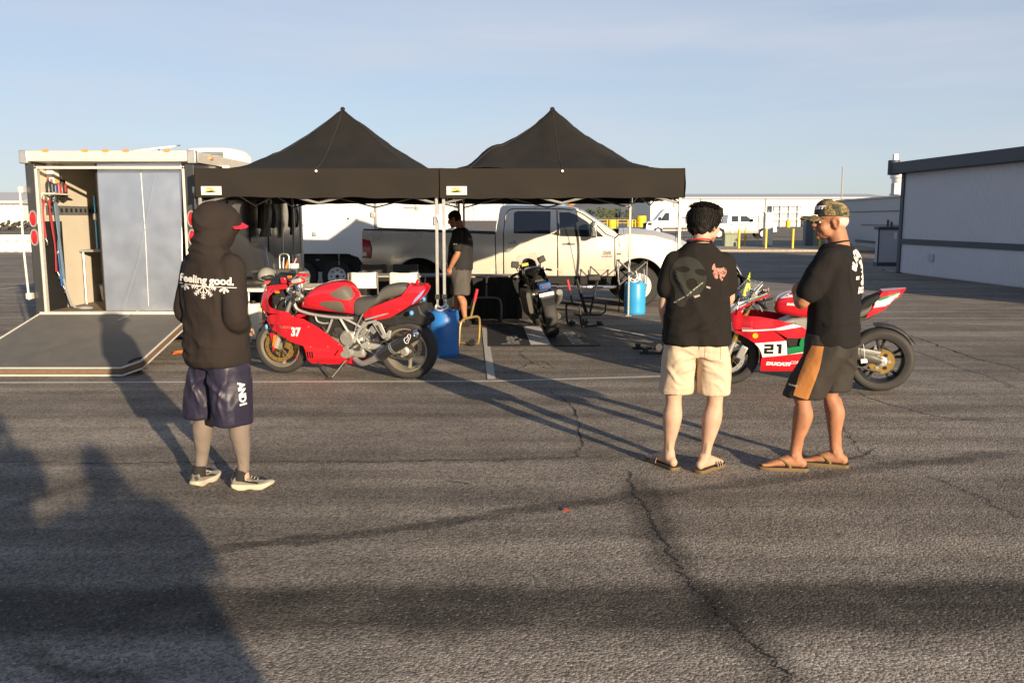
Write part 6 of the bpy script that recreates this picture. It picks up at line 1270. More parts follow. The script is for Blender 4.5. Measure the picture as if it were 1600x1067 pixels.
        decal('model_name', text2d('PANIGALE V2', .016, .0, .2), lay2(248, 497), M_BWHT, b, .03)
        dc = lambda r_: poly2d([(r_ * math.cos(2 * math.pi * k / 24), r_ * math.sin(2 * math.pi * k / 24)) for k in range(24)])
        decal('oil_logo', dc(.031), lay(338, 540), pm('logo_red', (.5, .03, .02), .4), b, .02); decal('oil_logo', dc(.026), lambda a, c: (lambda q: (q[0], q[1] + .0015, q[2]))(lay(338, 540)(a, c)), pm('logo_yellow', (.75, .42, .02), .4), b, .02)
        x_, z_ = T(1068, 718, .15); MB().add([(x_ - .03, .16, z_ - .015), (x_ + .03, .165, z_ - .025), (x_ + .035, .16, z_ + .015), (x_ - .02, .16, z_ + .02)], [(0, 1, 2, 3)]).obj('paper_tag', M_BWHT, b, solid=.002); MB().tube(crv([(x_ + .0, .16, z_ + .02), (x_ + .01, .17, z_ + .1), (x_ + .02, .14, z_ + .16)], 4), .0025, 5).obj('tag_string', M_BWHT, b)
    return b
C21 = dict(red=M_RED, white=M_BWHT, green=M_BGRN, nose=M_BWHT, rim=M_RIMB, fork=M_GLD, screen=M_CLEAR)
R21, F21 = G(1371, 610), G(1144, 600)
superbike('red white and green superbike with number 21 beside the capped man', R21, F21 - R21, R(-4), 1.0, C21)
CBK = dict(red=M_BBLK, white=M_BBLK, green=M_ENGD, nose=M_BBLK, rim=M_RIMB, fork=M_ENGD, screen=M_SMOKE)
bk = superbike('dark motorcycle seen from behind on the lettered mat under the canopy', G(863, 526), Vector((-.12, 1, 0)), R(-11), 1.0, CBK, num=False)
# its own tail unit, plate, tall clear screen, mirrors and luggage
MB().box((-.20, -.085, .70), (.02, .085, .80)).obj('tail_unit', M_BBLU, bk, bevel=.02); MB().box((-.215, -.055, .72), (-.20, .055, .77)).obj('tail_lamp', pm('lamp_dark', (.05, .05, .09), .3), bk, bevel=.006)
MB().box((-.235, -.105, .615), (-.225, .105, .665)).obj('number_plate', M_BWHT, bk, bevel=.004); MB().box((-.22, -.1, .40), (-.17, .1, .68)).obj('rear_mudguard', M_BLKP, bk, bevel=.02)
vs = []
for i in range(9):
    for k in range(13): f_ = k / 12 * 2 - 1; vs.append((1.40 - .018 * i - .10 * f_ * f_, (.19 - .05 * (i / 8) ** 2) * f_, .94 + .026 * i))
MB().add(vs, [(i * 13 + k, i * 13 + k + 1, (i + 1) * 13 + k + 1, (i + 1) * 13 + k) for i in range(8) for k in range(12)]).obj('tall_screen', M_CLEAR, bk, solid=.003)
for s in (1, -1):
    MB().box((-.015, -.06, -.05), (.015, .06, .05), M=Matrix.Translation((1.12, s * .21, 1.03)) @ Matrix.Rotation(s * .25, 4, 'X')).obj('mirror', M_BLKP, bk, bevel=.015); MB().rod((1.14, s * .20, 1.0), (1.18, s * .18, .92), .008, 6).obj('mirror_stem', M_BLKP, bk)
    sloft([(.30, .40, .70, .03), (.28, .36, .74, .07), (.0, .36, .74, .075), (-.14, .40, .70, .03)], 20, .5).xf(Matrix.Translation((.05, s * .24, .0))).obj('side_case', pm('case_dark_olive', (.04, .038, .03), .6), bk, smooth=50) if s > 0 else MB().tube(crv([(.3, -.16, .42), (.1, -.2, .5), (-.12, -.2, .62)], 4), [.05] * 8 + [.045], 18).obj('silencer', M_ENG, bk)
MB().box((1.0, .02, .99), (1.06, .12, 1.03)).obj('warning_light', pm('tag_yellow', (.6, .45, .03), .5), bk)
# second dark bike mostly hidden behind the dark haired man: yellow front plate
bh_ = superbike('dark motorcycle with fluorescent yellow nose behind the dark haired man', G(1066, 553) + Vector((.13, .45, 0)), Vector((.62, .78, 0)), R(2), 1.0, CBK, num=False)
def yp(x, z): return itp(x, [(1.1, .2), (1.35, .17), (1.62, .11)])
yl_ = panel('number_plate', [(1.10, .56), (1.36, .46), (1.62, .50), (1.60, .66), (1.50, .92), (1.46, .94), (1.24, .80)], .04, lambda x, z: (x, -yp(x, z) - .03, z), M_HVY, bh_); decal('plate_text', text2d('921', .09, .004, .1), lambda a, c: (1.34 + a * .8, -yp(1.34 + a * .8, 0) - .037, .66 + c), M_BBLU, yl_, .05)
# ---------------------------------------------------------------- paddock stands
def stand(name, label, loc, rz, col, handle, lean=0, h=.42, w=.30):
    t = thing(name, label, 'paddock stand', loc, rz)
    MB().tube(crv([(-w, .35, .03), (-w, .0, .03), (-w * .98, -.06, .08), (-w * .95, -.08, h * .8), (-w * .7, -.09, h), (0, -.09, h + .01), (w * .7, -.09, h), (w * .95, -.08, h * .8), (w * .98, -.06, .08), (w, 0, .03), (w, .35, .03)], 4), .016, 10).obj('frame', col, t)
    for s in (-1, 1):
        MB().lathe([(0, -.02), (.045, -.02), (.045, .02), (0, .02)], 18, 'x', c=(s * (w - .04), .02, .045)).obj('wheel', M_BLKP, t); MB().box((s * w - .03, .25, .03), (s * w + .03, .31, .09)).obj('support_pad', col, t, bevel=.008)
    if handle: MB().rod((0, -.09, h), (.0, -.18, h + .34), .014, 8).obj('handle', col, t); MB().rod((0, -.148, h + .22), (.0, -.19, h + .38), .020, 10).obj('grip', handle, t)
    return t
M_GSTD = pm('stand_gold', (.38, .27, .10), .4, metal=.5); M_HRED = pm('grip_red', (.5, .03, .04), .5)
s1 = stand('paddock_stand', 'gold paddock stand with red handle beside the front blue drum', G(733, 546) + Vector((-.06, .1, 0)), R(62), M_GSTD, M_HRED, h=.40, w=.26)
stand('paddock_stand', 'grey looped paddock stand in front of the black table skirt', (-.42, 14.2, 0), R(4), M_CHF, M_BLKP, h=.40, w=.25)
stand('paddock_stand', 'black paddock stand with red grip right of the dark motorcycle', (1.02, 13.6, 0), R(-60), M_BLKP, M_HRED, h=.36, w=.2)
stand('paddock_stand', 'small black paddock stand under the hidden motorcycle', G(1024, 553) + Vector((.12, .12, 0)), R(95), M_BLKP, None, h=.3, w=.2)
bs = thing('tripod_stand', 'black V shaped stand beyond the dark motorcycle', 'stand', G(916, 492))
for p0, p1 in (((-.17, 0, .62), (.02, 0, .02)), ((.20, 0, .64), (.06, 0, .02)), ((-.17, .15, .60), (0, .15, .02)), ((.20, .15, .62), (.08, .15, .02)), ((-.17, 0, .45), (.17, 0, .45)), ((-.05, .0, .3), (.13, 0, .3))): MB().rod(p0, p1, .02, 6).obj('strut', M_BLKP, bs)
MB().box((-.2, -.12, 0), (.26, .25, .03)).obj('base', M_BLKP, bs); MB().box((.02, -.05, .60), (.24, .2, .70)).obj('saddle', M_BLKP, bs, bevel=.02); MB().tube(crv([(.26, 0, .02), (.33, 0, .06), (.34, 0, .2)], 4), .015, 6).obj('lever', M_BLKP, bs)
# folded camping chair frame behind the rear drum
cc = thing('camp_chair', 'folding camp chair frame of crossed steel tubes behind the light blue drum', 'camp chair', AT(986, 455, 15.5)); cc.location.z = 0
z_ = lambda y: 1.68 - (y - 341) / 1367 * 15.5
def cpt(x, y, dy=0): p = AT(x, y, 15.5); return (p.x - cc.location.x, dy, p.z)
for a, b_ in (((967, 407), (1009, 446)), ((1011, 408), (968, 446)), ((967, 407), (966, 440)), ((1011, 408), (1010, 455)), ((964, 413), (968, 446)), ((1006, 420), (1009, 458))):
    for dy in (0, .3): MB().rod(cpt(*a, dy), cpt(*b_, dy + .04), .010, 6).obj('tube', M_STEEL if dy == 0 else M_BLKP, cc)
for x_, y_ in ((967, 407), (1011, 408), (968, 446), (1009, 446)): q = cpt(x_, y_); MB().ell(q, (.02, .02, .02), 8, 6).obj('joint', M_BLKP, cc)
panel('sling_fabric', [cpt(970, 425)[::2], cpt(1000, 425)[::2], cpt(1000, 470)[::2], cpt(972, 470)[::2]], .1, lambda x, z: (x, .2, z), M_BLKP, cc, solid=.004)
for x_ in (970, 1008): q = cpt(x_, 452); MB().rod((q[0], .1, q[2]), (q[0], .25, 0), .010, 6).obj('leg', M_BLKP, cc)
# ---------------------------------------------------------------- people
def remesh(mb, voxel, it=4, fac=.5, disp=None):
    """fuse overlapping closed shapes into one continuous skin"""
    me = mb.mesh('tmp', 0); o = bpy.data.objects.new('tmp', me); COL.objects.link(o)
    md = o.modifiers.new('r', 'REMESH'); md.mode = 'VOXEL'; md.voxel_size = voxel
    if it: ms = o.modifiers.new('s', 'SMOOTH'); ms.iterations = it; ms.factor = fac
    out = bpy.data.meshes.new_from_object(o.evaluated_get(bpy.context.evaluated_depsgraph_get()))
    bpy.data.objects.remove(o); bpy.data.meshes.remove(me)
    if disp:
        out.update(); nn = [v.normal.copy() for v in out.vertices]
        for v, n_ in zip(out.vertices, nn): v.co += n_ * disp(v.co)
    out.polygons.foreach_set('use_smooth', [True] * len(out.polygons)); out.update(); return out
def mobj(name, me, mat, par): me.name = name; me.materials.append(mat); return link(name, me, par)
def srings(tab, n=28, e=.85, yaw=0):
    """tab rows (z, cx, cy, a, b) -> closed rings"""
    rr = []
    for z, cx_, cy_, a, b in tab: rr.append([(cx_ + a * math.copysign(abs(math.cos(t)) ** e, math.cos(t)), cy_ + b * math.copysign(abs(math.sin(t)) ** e, math.sin(t)), z) for t in [2 * math.pi * k / n for k in range(n)]])
    return rr
def limb(mb, pts, rad, seg=16, sub=5):
    P = crv([Vector(p) for p in pts], sub); Rr = crv([Vector((r, 0) if not isinstance(r, tuple) else r) for r in rad], sub)
    mb.tube(P, [(max(.004, r[0]), max(.004, r[1] if isinstance(rad[0], tuple) else r[0])) for r in Rr], seg)
    mb.ell(P[0], (rad[0] if not isinstance(rad[0], tuple) else rad[0][0],) * 3, 12, 8); mb.ell(P[-1], ((rad[-1] if not isinstance(rad[-1], tuple) else min(rad[-1])) * .98,) * 3, 12, 8)
def hand(mb, wrist, d, n_, side, curl=.5, k=1.0):
    d = Vector(d).normalized(); n_ = Vector(n_); n_ = (n_ - d * n_.dot(d)).normalized(); s = d.cross(n_) * side; w = Vector(wrist)
    mb.tube([w - d * .02, w + d * .03 * k, w + d * .07 * k, w + d * .092 * k], [(.026, .020), (.036, .017), (.041, .015), (.038, .013)], 14, flat=s)
    for i, (ln, rr) in enumerate(((.066, .0085), (.076, .009), (.072, .0088), (.056, .0078))):
        p = w + d * (.085 - .006 * abs(i - 1.3)) * k + s * (.029 - i * .0195); a = 0; P = [p - d * .012, p]
        for j, f_ in enumerate((.42, .33, .25)): a += curl * (1.0, 1.15, .8)[j]; p = p + (d * math.cos(a) + n_ * math.sin(a)) * ln * f_; P.append(p)
        mb.tube(P, [rr * q for q in (1.1, 1.08, 1.0, .92, .7)], 10); mb.ell(P[-1], (rr * .7,) * 3, 8, 6)
    p = w + d * .022 + s * .026; P = [p, p + d * .025 + s * .022 + n_ * .006, p + d * .052 + s * .028 + n_ * .014, p + d * .075 + s * .024 + n_ * .022]
    mb.tube(P, [.013, .0115, .0102, .008], 10); mb.ell(P[-1], (.008,) * 3, 8, 6)
def head_shape(mb, M):
    E = lambda c, r, seg=16: mb.ell(c, r, seg, 12, M=M)
    E((0, -.014, .143), (.076, .098, .094), 24); E((0, .032, .088), (.061, .062, .086), 20); E((0, .040, .036), (.053, .052, .038)); E((0, .083, .016), (.022, .017, .017)); E((0, .074, .129), (.054, .022, .013))
    mb.tube([M @ Vector(p) for p in ((0, .086, .128), (0, .101, .106), (0, .114, .090))], [.009, .0115, .0145], 10); E((0, .114, .089), (.013, .012, .010))
    for s in (-1, 1):
        E((s * .013, .103, .085), (.009, .011, .008)); E((s * .040, .060, .076), (.028, .030, .026)); E((s * .052, .02, .045), (.016, .045, .028))
        m2 = M @ Matrix.Translation((s * .079, -.012, .104)) @ Matrix.Rotation(s * .35, 4, 'Z') @ Matrix.Rotation(-.15, 4, 'X')
        mb.tube([m2 @ Vector((s * .006, .022 * math.cos(t) * (1 if math.sin(t) > 0 else .8), .034 * math.sin(t))) for t in [2 * math.pi * k / 14 for k in range(14)]], .0068, 8, closed=True); mb.ell((0, 0, -.003), (.006, .018, .028), 10, 8, M=m2)
    E((0, .092, .056), (.025, .011, .0065)); E((0, .090, .046), (.022, .011, .0075))
def eyes(par, M):
    me_ = pm('eye_white', (.6, .58, .54), .2); mi_ = pm('eye_iris', (.05, .035, .025), .15)
    for s in (-1, 1):
        e_ = MB().ell((s * .031, .078, .113), (.0125, .0115, .0085), 12, 8, M=M).obj('eye', me_, par); MB().ell((s * .0315, .0875, .113), (.006, .0035, .006), 10, 6, M=M).obj('iris', mi_, e_)
        MB().tube([M @ Vector((s * x, y, z)) for x, y, z in ((.016, .094, .126), (.032, .093, .131), (.048, .080, .126))], [.004, .005, .003], 6).obj('eyebrow', pm('brow_hair', (.10, .08, .07), .9), par)
def foot(mb, ank, yaw, k=1.0, lift=.018, toes=True):
    M = Matrix.Translation((ank[0], ank[1], lift)) @ Matrix.Rotation(yaw, 4, 'Z'); q = lambda *p: M @ Vector(p)
    mb.tube([q(0, -.058, .036), q(0, -.02, .044), q(0, .04, .046), q(.0, .10, .034), q(.002, .150, .022), q(.003, .175, .018)], [(.026, .030), (.034, .040), (.036, .042), (.043, .030), (.043, .019), (.036, .014)], 16, flat=tuple(M.to_3x3() @ Vector((1, 0, 0)))); mb.ell((0, -.055, .032), (.030, .030, .032), 12, 8, M=M)
    mb.tube([q(0, -.012, .10), q(0, -.015, .05)], [.036, .040], 14)
    if toes:
        for i, (x, ln, r) in enumerate(((-.030, .215, .0125), (-.012, .212, .0095), (.005, .205, .009), (.020, .195, .0085), (.033, .182, .008))): mb.tube([q(x, .14, .018), q(x, ln - .01, .014), q(x, ln, .012)], [r, r, r * .8], 8)
    return M
def cloth_noise(seed, amp=1.0, sc=1.0, zst=.6):
    o = Vector((seed * 3.7, seed, -seed))
    def f(p):
        q = Vector((p.x, p.y, p.z * zst)) * sc
        r1 = 1 - abs(mnoise.noise(q * 5.5 + o + Vector((p.z * 2, 0, p.x * 1.5)))) * 2.2; r2 = 1 - abs(mnoise.noise(q * 11 + o * 2 + Vector((0, p.z * 3, 0)))) * 2.2
        return amp * (.0095 * max(-.6, r1) + .0045 * max(-.5, r2) + .0012 * mnoise.noise(p * 60))
    return f
def creases(segs, base, front=False):
    """fold ridges along segments ((x,z),(x,z),height,width) on the back (or front) of a garment, added to a base relief"""
    S2 = [(Vector(a), Vector(b), h, w) for a, b, h, w in segs]
    def f(p):
        r = base(p)
        if (p.y > 0) != front: return r
        q = Vector((p.x, p.z))
        for a, b, h, w in S2:
            d = b - a; t = max(0, min(1, (q - a).dot(d) / d.length_squared)); n_ = Vector((-d.y, d.x)).normalized(); s = (q - a - d * t); e = s.dot(n_) + .012 * math.sin(t * 5 + a.x * 40); l = abs(s.dot(d.normalized()))
            k = math.exp(-(abs(e) / (w if e > 0 else w * .45)) ** 1.4 - (l / w) ** 2) * math.sin(math.pi * min(1, .15 + t * .85)) ** .6
            r += h * k - h * .45 * math.exp(-((e - w * 1.6) / w) ** 2 - (l / w) ** 2) * math.sin(math.pi * min(1, .15 + t * .85))
        return r
    return f
def on_cloth(o, d, c, up=Vector((0, 0, 1)), off=.0035, tilt=0):
    """wrap a flat print on a garment: rays along d through the plane at c"""
    d = Vector(d).normalized(); u = d.cross(up).normalized(); v = u.cross(d); c = Vector(c)
    if tilt: u, v = u * math.cos(tilt) + v * math.sin(tilt), v * math.cos(tilt) - u * math.sin(tilt)
    bv = BVHTree.FromPolygons([w.co[:] for w in o.data.vertices], [tuple(p.vertices) for p in o.data.polygons])
    def f(a, b):
        p = c + u * a + v * b - d * 1.0; h = bv.ray_cast(p, d)
        if h[0]: return h[0] - d * off
        q = bv.find_nearest(c + u * a + v * b); return q[0] + q[1] * off
    return f
SK1 = pm('skin_pale', (.45, .285, .205), .6, var=.28, scale=16, bump=.18, bscale=160, spec=.3); SK2 = pm('skin_tanned', (.33, .150, .083), .55, var=.32, scale=16, bump=.22, bscale=140, spec=.35); SK3 = pm('skin_dim', (.44, .23, .15), .5, var=.06)
M_HOOD = pm('hoodie_faded_black', (.0245, .0188, .0168), .92, var=.12, scale=20, bump=.25, bscale=700, spec=.2, wrk=.55, wsc=6); M_TEE = pm('tee_black', (.0135, .0115, .0105), .9, var=.15, scale=16, bump=.2, bscale=800, spec=.2, wrk=.55, wsc=5.5); M_TEE2 = pm('tee_black_cool', (.0125, .0115, .0115), .9, var=.15, scale=16, bump=.2, bscale=800, spec=.2, wrk=.5, wsc=5)
M_NAVS = pm('shorts_navy_satin', (.020, .018, .036), .42, var=.12, scale=12, spec=.4, bump=.1, bscale=500, wrk=.7, wsc=8); M_TAN = pm('shorts_tan_cotton', (.50, .385, .28), .85, var=.06, scale=14, bump=.2, bscale=600, wrk=.6, wsc=7); M_SHB = pm('shorts_dark_brown', (.021, .017, .014), .8, var=.12, bump=.15, bscale=500, wrk=.5, wsc=6); M_SHO = pm('shorts_orange_panel', (.42, .17, .045), .6, var=.12, scale=20); M_LEGG = pm('leggings_taupe', (.158, .126, .106), .8, var=.08, bump=.15, bscale=700, wrk=.2, wsc=14); M_CARGO = pm('cargo_grey', (.065, .06, .055), .85, var=.1); M_POLO = pm('polo_black', (.012, .012, .013), .85)
M_HAIRB = pm('hair_black', (.011, .009, .008), .72, var=.4, scale=60, spec=.25); M_HAIRG = pm('hair_grey', (.42, .38, .33), .6, var=.2, scale=80); M_PRW = pm('print_white', (.68, .65, .60), .7, var=.06)
HEADM = lambda p, yaw, pitch=0, roll=0: Matrix.Translation(p) @ Matrix.Rotation(yaw, 4, 'Z') @ Matrix.Rotation(pitch, 4, 'X') @ Matrix.Rotation(roll, 4, 'Y')
def legs(mb, hips, knees, ankles, k=1.0, calf=1.0):
    for h_, kn, an in zip(hips, knees, ankles):
        h_, kn, an = Vector(h_), Vector(kn), Vector(an); d = an - kn; bk_ = Vector((0, -.018, 0))
        limb(mb, [h_, h_.lerp(kn, .5), kn + Vector((0, .004, .03)), kn - Vector((0, 0, .03)), kn + d * .28 + bk_ * 1.2, kn + d * .5 + bk_ * .7, kn + d * .8, an], [.085 * k, .072 * k, .055 * k, .051 * k, .0575 * calf * k, .051 * calf * k, .036 * k, .034 * k], 18)
        if calf > 1:      # calf heads, kneecap, tendon, ankle bones
            for s in (-1, 1): mb.ell(kn + d * (.30 if s < 0 else .25) + Vector((s * .022, -.034, 0)), (.030, .032, .085), 12, 10); mb.ell(an + Vector((s * .030, .0, .005)), (.012, .014, .014), 8, 6)
            mb.ell(kn + Vector((0, .038, .0)), (.030, .022, .036), 12, 8); mb.tube([kn + d * .6 + Vector((0, -.036, 0)), an + Vector((0, -.036, .01))], [.014, .010], 8); mb.tube([kn + d * .15 + Vector((0, .04, 0)), kn + d * .75 + Vector((0, .026, 0))], [.016, .010], 8)
def arm(mb, sh, el, wr, k=1.0):
    sh, el, wr = Vector(sh), Vector(el), Vector(wr); limb(mb, [sh, sh.lerp(el, .5), el, el.lerp(wr, .35), wr], [.052 * k, .047 * k, .038 * k, .041 * k, .026 * k], 16)
def hairdo(par, mat, M, n, seed, zmin, ln=.05, mess=.5, front=.03):
    """tapered strands rooted on the scalp"""
    rnd = random.Random(seed); mb = MB()
    for _ in range(n):
        a = rnd.uniform(0, 2 * math.pi); ph = math.asin(rnd.uniform(-.75, 1)); c = Vector((.079 * math.cos(ph) * math.cos(a), -.014 + .101 * math.cos(ph) * math.sin(a), .143 + .098 * math.sin(ph)))
        if c.y > front and c.z < .175: continue
        if c.z < zmin + .03 * rnd.random() and c.y > -.06: continue
        if c.z < zmin - .045: continue
        nrm = Vector((c.x / .0062, (c.y + .014) / .0102, (c.z - .143) / .0096)).normalized(); t = Vector((-.3 * math.sin(a), -.25, -1.0)); t = (t - nrm * t.dot(nrm)).normalized()
        if c.z > .2: t = (Vector((nrm.x, nrm.y + .12, 0)) + Vector((rnd.uniform(-1, 1), rnd.uniform(-1, 1), 0)) * .5).normalized()
        dirv_ = (nrm * rnd.uniform(.06, .10 + mess * .6) + t + Vector((rnd.uniform(-1, 1), rnd.uniform(-1, 1), rnd.uniform(-1, 1))) * .28 * mess).normalized(); L_ = ln * rnd.uniform(.5, 1.2) * (1 if c.z < .19 else .7); dirv_ = dirv_ if c.z < .19 else (t + nrm * rnd.uniform(-.12, .16) + Vector((rnd.uniform(-1, 1), rnd.uniform(-1, 1), 0)) * .35).normalized(); w_ = dirv_.cross(nrm).normalized() * .0022
        p1 = c + dirv_ * L_ * .5 + nrm * .004; p2 = c + dirv_ * L_ + (t - nrm * .3) * L_ * .25
        mb.add([c - w_, c + w_, p1 + w_ * .9, p1 - w_ * .9, p2], [(0, 1, 2, 3), (3, 2, 4)], M=M)
    return mb.obj('hair_strands', mat, par, smooth=0, fix=False)
def person(label, loc, yaw): return thing('person', label, 'person', loc, yaw)
def tolocal(loc, yaw, p): return Matrix.Rotation(-yaw, 3, 'Z') @ (Vector(p) - Vector(loc))
# ------------------------------------------------ 1: hooded person, back to the camera
L1 = G(352, 768); L1.z = 0; Y1 = R(-33)
p1 = person('person in a black hooded sweatshirt and navy basketball shorts seen from behind', L1, Y1)
fl, fr = tolocal(L1, Y1, G(309, 761) + Vector((0, .06, 0))), tolocal(L1, Y1, G(378, 768) + Vector((0, .06, 0)))
hx = .095; hips = [(-hx, 0, .92), (hx, 0, .92)]; ank = [(fl.x, fl.y, .10), (fr.x, fr.y, .10)]; kn = [((-hx + fl.x) / 2 - .01, .03 + fl.y * .5, .50), ((hx + fr.x) / 2, .04 + fr.y * .5, .50)]
b = MB(); HM = HEADM((0, .015, 1.545), R(-6), R(-6)); head_shape(b, HM); limb(b, [(0, -.03, 1.42), (0, -.02, 1.52), (0, -.008, 1.62)], [.065, .058, .058])
b.loft(srings([(.86, 0, 0, .14, .10), (1.05, 0, 0, .14, .09), (1.3, 0, 0, .16, .10), (1.44, 0, 0, .14, .07)])); legs(b, hips, kn, ank, .88)
AS = [((-.165, -.01, 1.415), (-.232, -.045, 1.12), (-.08, .16, 1.03)), ((.165, -.01, 1.415), (.225, -.05, 1.12), (.07, .13, 1.02))]
for i, a in enumerate(AS): arm(b, *a); hand(b, a[2], (.4 if i == 0 else -.4, .9, -.1), (0, -.2, -1), -1 if i == 0 else 1, .4)
for a in ank: b.tube([(a[0], a[1], .10), (a[0], a[1], .05)], .036, 12)
mobj('body', remesh(b, .010, 3), SK1, p1)
# leggings
b = MB(); legs(b, [(-hx, 0, .80), (hx, 0, .80)], kn, [(a[0], a[1], .125) for a in ank], 1.10, 1.0); mobj('leggings', remesh(b, .009, 3, disp=cloth_noise(2, .25, 2)), M_LEGG, p1)
# shorts
b = MB(); b.loft(srings([(1.02, 0, -.005, .145, .105), (.92, 0, -.01, .165, .12), (.84, 0, -.01, .175, .125), (.80, 0, -.01, .17, .11)]))
for s, k_ in ((-1, kn[0]), (1, kn[1])): b.loft(srings([(.93, s * .08, -.005, .088, .11), (.80, s * .092, .0, .098, .122), (.65, s * .1 * .4 + k_[0] * .6, .01, .108, .125), (.455 + .012 * s * -1, k_[0], .012, .112, .125)], 24, .9))
sh1 = mobj('shorts', remesh(b, .009, 6, disp=creases([((-.02, .76), (-.15, .62), .012, .016), ((.03, .76), (.15, .60), .012, .016), ((-.12, .78), (-.10, .50), .012, .014), ((-.06, .70), (-.05, .48), .010, .013), ((.08, .74), (.07, .50), .011, .014), ((.14, .72), (.12, .48), .010, .013)], cloth_noise(5, .9, 1.1, .45))), M_NAVS, p1)
# hoodie
b = MB(); b.loft(srings([(.815, 0, -.008, .188, .155), (.835, 0, -.01, .200, .168), (.88, 0, -.01, .206, .170), (1.02, 0, -.012, .203, .160), (1.2, 0, -.012, .205, .152), (1.34, 0, -.012, .215, .145), (1.42, 0, -.012, .205, .125), (1.475, 0, -.012, .155, .10), (1.52, 0, -.01, .09, .08)]))
for sh_, el, wr in AS: sh_, el, wr = Vector(sh_), Vector(el), Vector(wr); limb(b, [sh_, sh_.lerp(el, .5), el, el.lerp(wr, .5), wr], [.078, .074, .068, .064, .052], 18)
limb(b, [(-.10, -.06, 1.46), (0, -.08, 1.475), (.10, -.06, 1.46)], [.045, .06, .045])
E_ = lambda c, r: b.ell(c, r, 24, 16, M=HM)
E_((0, -.020, .135), (.102, .128, .120)); E_((0, .0, .07), (.096, .115, .11)); E_((0, -.045, .01), (.105, .09, .10)); E_((0, .035, .14), (.098, .112, .112)); E_((0, -.05, -.05), (.135, .09, .07))
hd = mobj('hoodie', remesh(b, .009, 10, .55, disp=creases([((-.17, .88), (.15, .85), .010, .02), ((-.19, .95), (.05, .90), .009, .02), ((.0, 1.0), (.19, .92), .010, .022), ((-.2, 1.12), (-.02, 1.02), .008, .022), ((-.16, 1.36), (-.14, 1.1), .012, .022), ((.17, 1.36), (.13, 1.1), .012, .022), ((-.10, 1.52), (.10, 1.50), .012, .018), ((-.08, 1.57), (.09, 1.56), .010, .016), ((-.06, 1.72), (.07, 1.66), .007, .018)], cloth_noise(1, .8))), M_HOOD, p1)
MB().tube([HM @ Vector((0, -.022 + .1345 * math.cos(t), .135 + .124 * math.sin(t))) for t in [R(60 + 10 * k) for k in range(12)]], .003, 5).obj('hood_seam', M_HOOD, p1)
MB().tube([(.1905 * math.cos(t), -.008 + .150 * math.sin(t), .878) for t in [2 * math.pi * k / 40 for k in range(40)]], [(.010, .018)] * 40, 8, flat=(0, 0, 1), closed=True).obj('hem_band', M_HOOD, p1) if False else None
vs = []
for i in range(5):
    for k in range(11): f_ = k / 10 * 2 - 1; r_ = .085 + i * .017; vs.append(HM @ Vector((r_ * .82 * f_, .045 + r_ * math.sqrt(max(0, 1 - f_ * f_)) * 1.02, .165 - .035 * f_ * f_ - i * .007)))
MB().add(vs, [(i * 11 + k, i * 11 + k + 1, (i + 1) * 11 + k + 1, (i + 1) * 11 + k) for i in range(4) for k in range(10)]).obj('cap_brim', pm('cap_red', (.55, .02, .05), .7), p1, solid=.005)
# print on the back
dl = Matrix.Rotation(-Y1, 3, 'Z') @ Vector((-.25, 1, 0)).normalized(); cl = tolocal(L1, Y1, AT(277, 434, 5.15)); F1 = on_cloth(hd, dl, cl, tilt=R(-3))
decal('print_text', text2d('Feeling good.', .062, .0022, 0, sx=1.0), F1, M_PRW, p1, .012)
def flake(cx_, cy_, r, arms, w):
    P = []
    for a in arms:
        d = Vector((math.sin(a), -math.cos(a))); n_ = Vector((-d.y, d.x)); c0 = Vector((cx_, cy_)); P.append([c0 + n_ * w, c0 - n_ * w, c0 + d * r - n_ * w, c0 + d * r + n_ * w])
        for q in (.4, .6, .8):
            for s in (-1, 1): e = (d * .7 + n_ * s * .75).normalized(); m = Vector((-e.y, e.x)) * w * .8; s0 = c0 + d * r * q; P.append([s0 + m, s0 - m, s0 + e * r * .24 * (1.3 - q * .5) - m, s0 + e * r * .24 * (1.3 - q * .5) + m])
    return P
fk = [[(.0, -.013), (.345, -.013), (.345, -.0165), (.0, -.0165)]] + flake(.155, -.016, .075, [-1.45, -.75, 0, .75, 1.45], .0028) + flake(.04, -.016, .036, [-.8, 0, .8], .0028) + flake(.275, -.016, .036, [-.8, 0, .8], .0028)
decal('print_snowflakes', poly2d(*fk), F1, M_PRW, p1, .02)
fa = on_cloth(sh1, Matrix.Rotation(-Y1, 3, 'Z') @ Vector((-.45, 1, 0)), tolocal(L1, Y1, AT(369, 592, 5.2)), tilt=R(-86)); decal('print_text', text2d('AND1', .058, .003, 0, space=.95, sx=1.0), fa, M_PRW, p1, .012)
